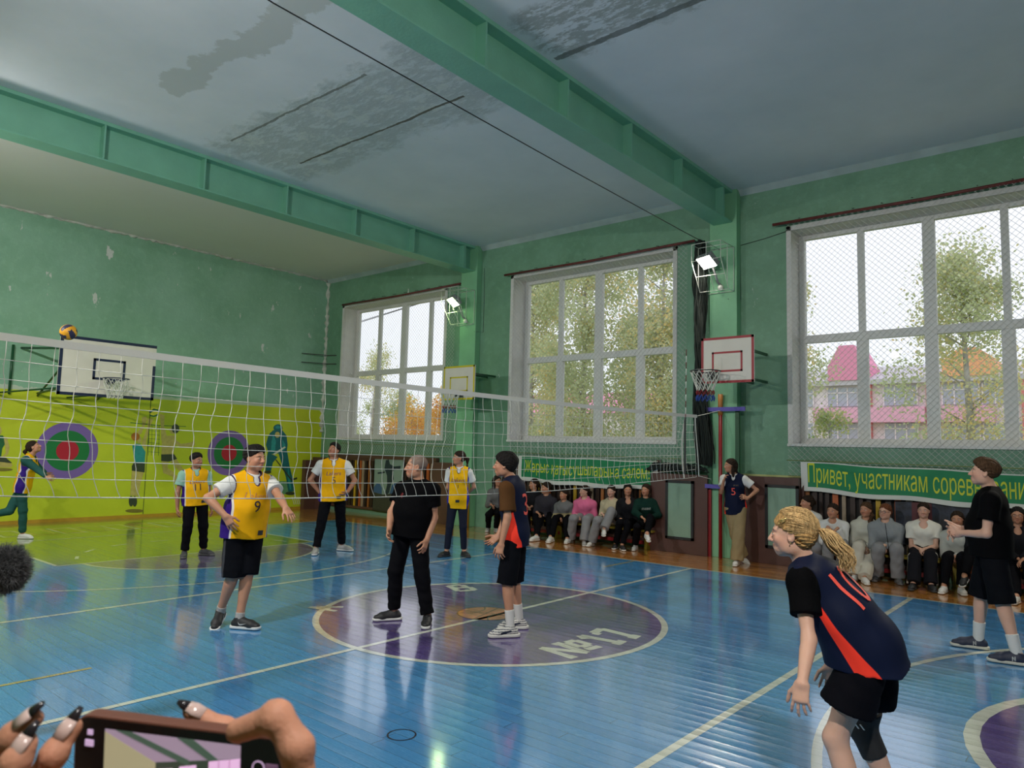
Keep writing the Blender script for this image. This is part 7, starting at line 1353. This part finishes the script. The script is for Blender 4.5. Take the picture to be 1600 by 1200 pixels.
for _p in PEOPLE:
    _t0 = _t.time(); person(_p); print('person', _p['key'], round(_t.time() - _t0, 1))
FORE = {'phone': [[4.4765, -5.6773, 1.523], [4.6258, -5.5903, 1.5196], [4.4663, -5.6758, 1.4378], [4.6169, -5.5882, 1.439]], 'right': {'fingers': [[[4.6599, -5.5969, 1.4863], [4.6588, -5.6028, 1.5277], [4.6442, -5.6108, 1.5466], [4.6166, -5.6233, 1.5334]], [[4.5634, -5.5386, 1.4159], [4.5514, -5.5556, 1.4737], [4.524, -5.5818, 1.4992], [4.5042, -5.6002, 1.5133]], [[4.56, -5.5258, 1.3946], [4.5449, -5.543, 1.4317], [4.5207, -5.5652, 1.4471], [4.4919, -5.59, 1.4515]], [[4.5548, -5.527, 1.3675], [4.5393, -5.5432, 1.3939], [4.5149, -5.565, 1.4039], [4.4944, -5.5829, 1.4086]]], 'thumb': [[4.6568, -5.5923, 1.4254], [4.6475, -5.6027, 1.4471], [4.6301, -5.6131, 1.4661], [4.6119, -5.6224, 1.4697]], 'palm': [[4.626, -5.557, 1.4626], [4.6146, -5.5447, 1.3884]], 'arm': [[4.6218, -5.5374, 1.3788], [4.7695, -5.5863, 1.2915]]}, 'left': {'fingers': [[[4.4761, -5.7515, 1.4811], [4.4943, -5.7399, 1.5126], [4.5092, -5.7295, 1.5307], [4.5199, -5.722, 1.5434]], [[4.5038, -5.7536, 1.4745], [4.5212, -5.7423, 1.5026], [4.5333, -5.7344, 1.522], [4.5341, -5.7284, 1.5328]], [[4.4779, -5.7187, 1.4397], [4.4919, -5.7119, 1.4814], [4.5071, -5.7025, 1.5103], [4.5061, -5.6921, 1.526]], [[4.5155, -5.7551, 1.4593], [4.5442, -5.7466, 1.4819], [4.5573, -5.7374, 1.4965], [4.567, -5.7302, 1.505]]], 'thumb': [[4.5038, -5.7198, 1.4115], [4.5184, -5.7107, 1.4385], [4.5304, -5.6958, 1.4539], [4.5353, -5.6854, 1.4559]], 'palm': [[4.472, -5.7528, 1.4634], [4.4642, -5.7393, 1.4041]], 'arm': [[4.4603, -5.7414, 1.395], [4.5711, -5.7818, 1.3056]]}, 'nail_up': [0.6425, -0.7609, -0.0907], 'mic': [[3.6149, -5.4962, 1.508], [3.5954, -5.5506, 1.4956], [3.5649, -5.703, 1.456]]}
# =================================================================== FOREGROUND: the hands with the phone, furry microphone
fx = FORE; pr = empty('person', fx['right']['palm'][0], 'pair of hands with long dark tipped nails reaching in around the phone', 'person')
def loc(p): return V3(p) - V3(fx['right']['palm'][0])
m_nail = pmat('pale_nail', srgb(196, 168, 160), .2); m_ntip = pmat('dark_nail_tip', srgb(40, 34, 38), .2)
m_hs = pmat('skin_near', srgb(186, 130, 104), .62, .0007, 260, .12, 45, spec=.3, sss=.1)
toc = V3(fx['nail_up'])
for side in ('right', 'left'):
    h = fx[side]; S = SDF(); rr = (.0105, .0092, .0088, .008)
    for k, c in enumerate(h['fingers']):
        P = [loc(p) for p in c]; r = rr[k] if side == 'right' else (.0082, .0082, .0088, .008)[k]
        S.cone(P[0], P[1], r*1.15, r*1.05, .004); S.cone(P[1], P[2], r*1.05, r*.98, .004); S.cone(P[2], P[3], r*.98, r*.80, .004)
        S.ell(P[1], V3(1, 1, 1)*r*1.03, None, .006); S.ell(P[2], V3(1, 1, 1)*r*1.0, None, .006)
        S.cone(P[0], loc(h['palm'][1]), .011, .018, .012)
    P = [loc(p) for p in h['thumb']]; S.cone(P[0], P[1], .015, .0125, .008); S.cone(P[1], P[2], .0125, .011, .005); S.cone(P[2], P[3], .011, .009, .005)
    S.cone(loc(h['palm'][0]), loc(h['palm'][1]), .022, .030, .02); S.cone(loc(h['palm'][1]), loc(h['arm'][0]), .030, .024, .02); S.cone(loc(h['arm'][0]), loc(h['arm'][1]), .024, .040, .02)
    S.disp(lambda Q: .0003*np.sin(Q @ V3(900, 500, 700)) + .0006*wob(Q, 120)); V, Fc = S.mesh(.0026); ho = np_obj('hand', V, Fc, m_hs, pr)
    for k, c in enumerate(h['fingers']):
        a, b = loc(c[2]), loc(c[3]); d = nrm(b - a); n = nrm(V3(0, 0, 1)*.8 + toc*.45 - d*((V3(0, 0, 1)*.8 + toc*.45) @ d)); sd_ = np.cross(d, n); L0 = .012 if side == 'left' or k == 1 else .004
        mb = MB(); r = .0058
        def sec(t, ww, hh): return [tuple(b + d*t + sd_*ww*math.cos(q) + n*(hh + .0028*math.sin(q))) for q in [PI*i/6 for i in range(7)]]
        rings = [sec(-.010, r*.9, .0046), sec(-.002, r, .0042), sec(L0*.35, r*.8, .0034)]; vs = [v for q in rings for v in q]; fs = [(j*7+i, j*7+i+1, (j+1)*7+i+1, (j+1)*7+i) for j in range(2) for i in range(6)]; mb.add(vs, fs, True)
        mb.mi = 1; rings = [rings[-1], sec(L0*.8, r*.5, .0026), sec(L0*1.15, r*.12, .0018)]; vs = [v for q in rings for v in q]; mb.add(vs, fs, True)
        no = mb.build('nail', [m_nail, m_ntip], ho); sm_ = no.modifiers.new('thick', 'SOLIDIFY'); sm_.thickness = .0008
# phone
tl, tr, bl, br_ = [V3(p) for p in fx['phone']]; X_ = nrm(tr - tl); N_ = nrm(np.cross(X_, bl - tl)); N_ = N_ if N_ @ (V3(cam.location) - tl) > 0 else -N_; Yd = nrm(np.cross(N_, X_)); Yd = Yd if Yd @ (bl - tl) > 0 else -Yd
PW, PH = float(np.linalg.norm(tr - tl)), .078; ph_ = empty('smartphone', tuple(tl), 'smartphone in a brown case filming the match, held at the lower left', 'phone')
def pp(u, v, t): return tuple(tl + X_*u*PW + Yd*v*PH + N_*t)
def rrect(u0, u1, v0, v1, r, n=8):
    ru, rv = r/PW, r/PH; out = []
    for cx, cy, a0 in ((u1-ru, v1-rv, 0), (u0+ru, v1-rv, PI/2), (u0+ru, v0+rv, PI), (u1-ru, v0+rv, 1.5*PI)):
        out += [(cx + ru*math.cos(a0 + PI/2*i/n), cy + rv*math.sin(a0 + PI/2*i/n)) for i in range(n+1)]
    return out
def slab(pts, t0, t1, name, mat, bevel=0): return part(MB().prism(pts, lambda a, b, t: pp(a, b, t), t0, t1), name, mat, ph_, fix=True, bevel=bevel)
slab(rrect(-.012, 1.012, -.025, 1.025, .013), -.012, .0008, 'phone_case', pmat('brown_case', srgb(104, 62, 48), .45), .0012)
slab(rrect(.0, 1.0, .0, 1.0, .011), .0006, .0012, 'phone_bezel', pmat('phone_black', (.008, .008, .009), .25))
def glow(nm, c, e): return pmat('screen_' + nm, srgb(*c), .3, emit=e)
sc = [('ceiling', (150, 130, 150), [(.145, .14), (.80, .14), (.80, .42), (.60, .50), (.42, .60), (.145, .75)]),
      ('wall', (158, 150, 120), [(.145, .18), (.42, .60), (.42, 1.0), (.145, 1.0)]), ('wall_green', (52, 62, 52), [(.40, .56), (.80, .34), (.80, 1.0), (.40, 1.0)]), ('lime', (150, 140, 30), [(.145, .86), (.40, .80), (.40, 1.0), (.145, 1.0)]),
      ('beam', (66, 84, 72), [(.20, .14), (.28, .14), (.56, .46), (.56, .56)]), ('beam', (66, 84, 72), [(.50, .14), (.58, .14), (.70, .40), (.66, .44)]),
      ('pink', (226, 180, 222), [(.415, .66), (.485, .62), (.485, .92), (.415, .94)]), ('pink', (226, 180, 222), [(.515, .58), (.595, .52), (.595, .96), (.515, .96)]), ('pink', (232, 190, 228), [(.655, .44), (.80, .34), (.80, 1.0), (.655, 1.0)]),
      ('mull', (170, 130, 165), [(.70, .41), (.705, .41), (.705, 1.0), (.70, 1.0)]), ('mull', (170, 130, 165), [(.75, .37), (.755, .37), (.755, 1.0), (.75, 1.0)]), ('mull', (170, 130, 165), [(.655, .70), (.80, .68), (.80, .70), (.655, .72)]),
      ('icon', (190, 160, 196), [(.06, .18), (.085, .18), (.085, .26), (.06, .26)]), ('icon', (190, 160, 196), [(.05, .34), (.09, .34), (.09, .44), (.05, .44)]), ('dim', (96, 70, 92), [(.92, .36), (.975, .36), (.975, 1.0), (.92, 1.0)])]
mb = MB(); names = []; mats = []
for i, (nm, c, pts) in enumerate(sc):
    if nm not in names: names.append(nm); mats.append(glow(nm, c, .55))
    mb.mi = names.index(nm); pts = [(a, b*.62 if b < .99 else 1.0) for a, b in pts]; mb.prism(pts, lambda a, b, t: pp(a, b, t), .0012, .00135 + .00006*i)
mb.mi = names.index('icon')
for k in range(24):
    a0, a1 = 2*PI*k/24, 2*PI*(k+1)/24; q = lambda a, r: (.885 + r/PW*math.cos(a), .27 + r/PH*math.sin(a)); mb.prism([q(a0, .0042), q(a1, .0042), q(a1, .0050), q(a0, .0050)], lambda a, b, t: pp(a, b, t), .0012, .0016)
part(mb, 'screen', mats, ph_, fix=True)
# furry microphone
mc, mc2, mc3 = [V3(p) for p in fx['mic']]; mr = empty('microphone', tuple(mc), 'microphone with a dark grey furry windscreen poking in at the left edge', 'microphone')
ax_ = nrm(mc - mc2); MF = fframe(ax_); S = SDF(); S.cone(mc2 - ax_*.02 - mc, mc*0, .034, .036, .01); V, Fc = S.mesh(.004); wo = np_obj('windscreen', V, Fc, pmat('dark_foam', (.012, .012, .013), .95), mr)
g = np.random.default_rng(5); nf = 15000; sel = g.integers(0, len(V), nf); P = V[sel] + g.normal(size=(nf, 3))*.0012; c0 = P*0; t = np.clip((P @ ax_), -.2, 0)[:, None]*ax_; dr = P - t; dr /= np.linalg.norm(dr, axis=1)[:, None]
dr = dr + g.normal(size=(nf, 3))*.42 + V3(0, 0, -.15); dr /= np.linalg.norm(dr, axis=1)[:, None]; Lf = g.uniform(.006, .014, nf)[:, None]; sd = np.cross(dr, g.normal(size=(nf, 3))); sd /= np.linalg.norm(sd, axis=1)[:, None]
mid = P + dr*Lf*.55 + g.normal(size=(nf, 3))*.001; tip = P + dr*Lf + g.normal(size=(nf, 3))*.002
Q = np.stack([P - sd*.00035, P + sd*.00035, mid + sd*.00022, mid - sd*.00022, tip, tip + sd*.00005], 1).reshape(-1, 3); b = np.arange(nf)[:, None]*6; Fq = np.concatenate([b + V3(0, 1, 2, 3).astype(int), b + V3(3, 2, 5, 4).astype(int)])
tag(np_obj('fur', Q, Fq, pmat('grey_fur', (.075, .075, .078), .8, 0, 10, .5, 90), mr), kind='stuff')
part(MB().tube([tuple(mc2 - ax_*.03), tuple(mc3)], .012, 12), 'handle', m_black, mr)
# small things the spectators hold
pk = [q for q in PEOPLE if q['key'] == 'K'][0]; _b = V3(pk['base']) + (V3(pk['j']['R']['kn']) + V3(pk['j']['L']['kn']))/2 + V3(0, .03, .02)
bg_ = empty('pouch', tuple(_b), 'small leopard patterned pouch held between the knees of the cream hoodie', 'bag'); S = SDF(); S.ell(V3(0, 0, 0), V3(.075, .04, .085), None, .01); S.disp(lambda Q: .003*wob(Q, 30)); V, Fc = S.mesh(.007)
m_leo, nt, p_ = newmat('leopard_cloth'); nz = noise(nt, 48, 2, .5); nt.links.new(ramp(nt, nz.outputs[0], [(.44, srgb(120, 88, 66)), (.5, (.02, .012, .01)), (.6, srgb(150, 116, 90))]), p_.inputs['Base Color']); np_obj('pouch_body', V, Fc, m_leo, bg_)
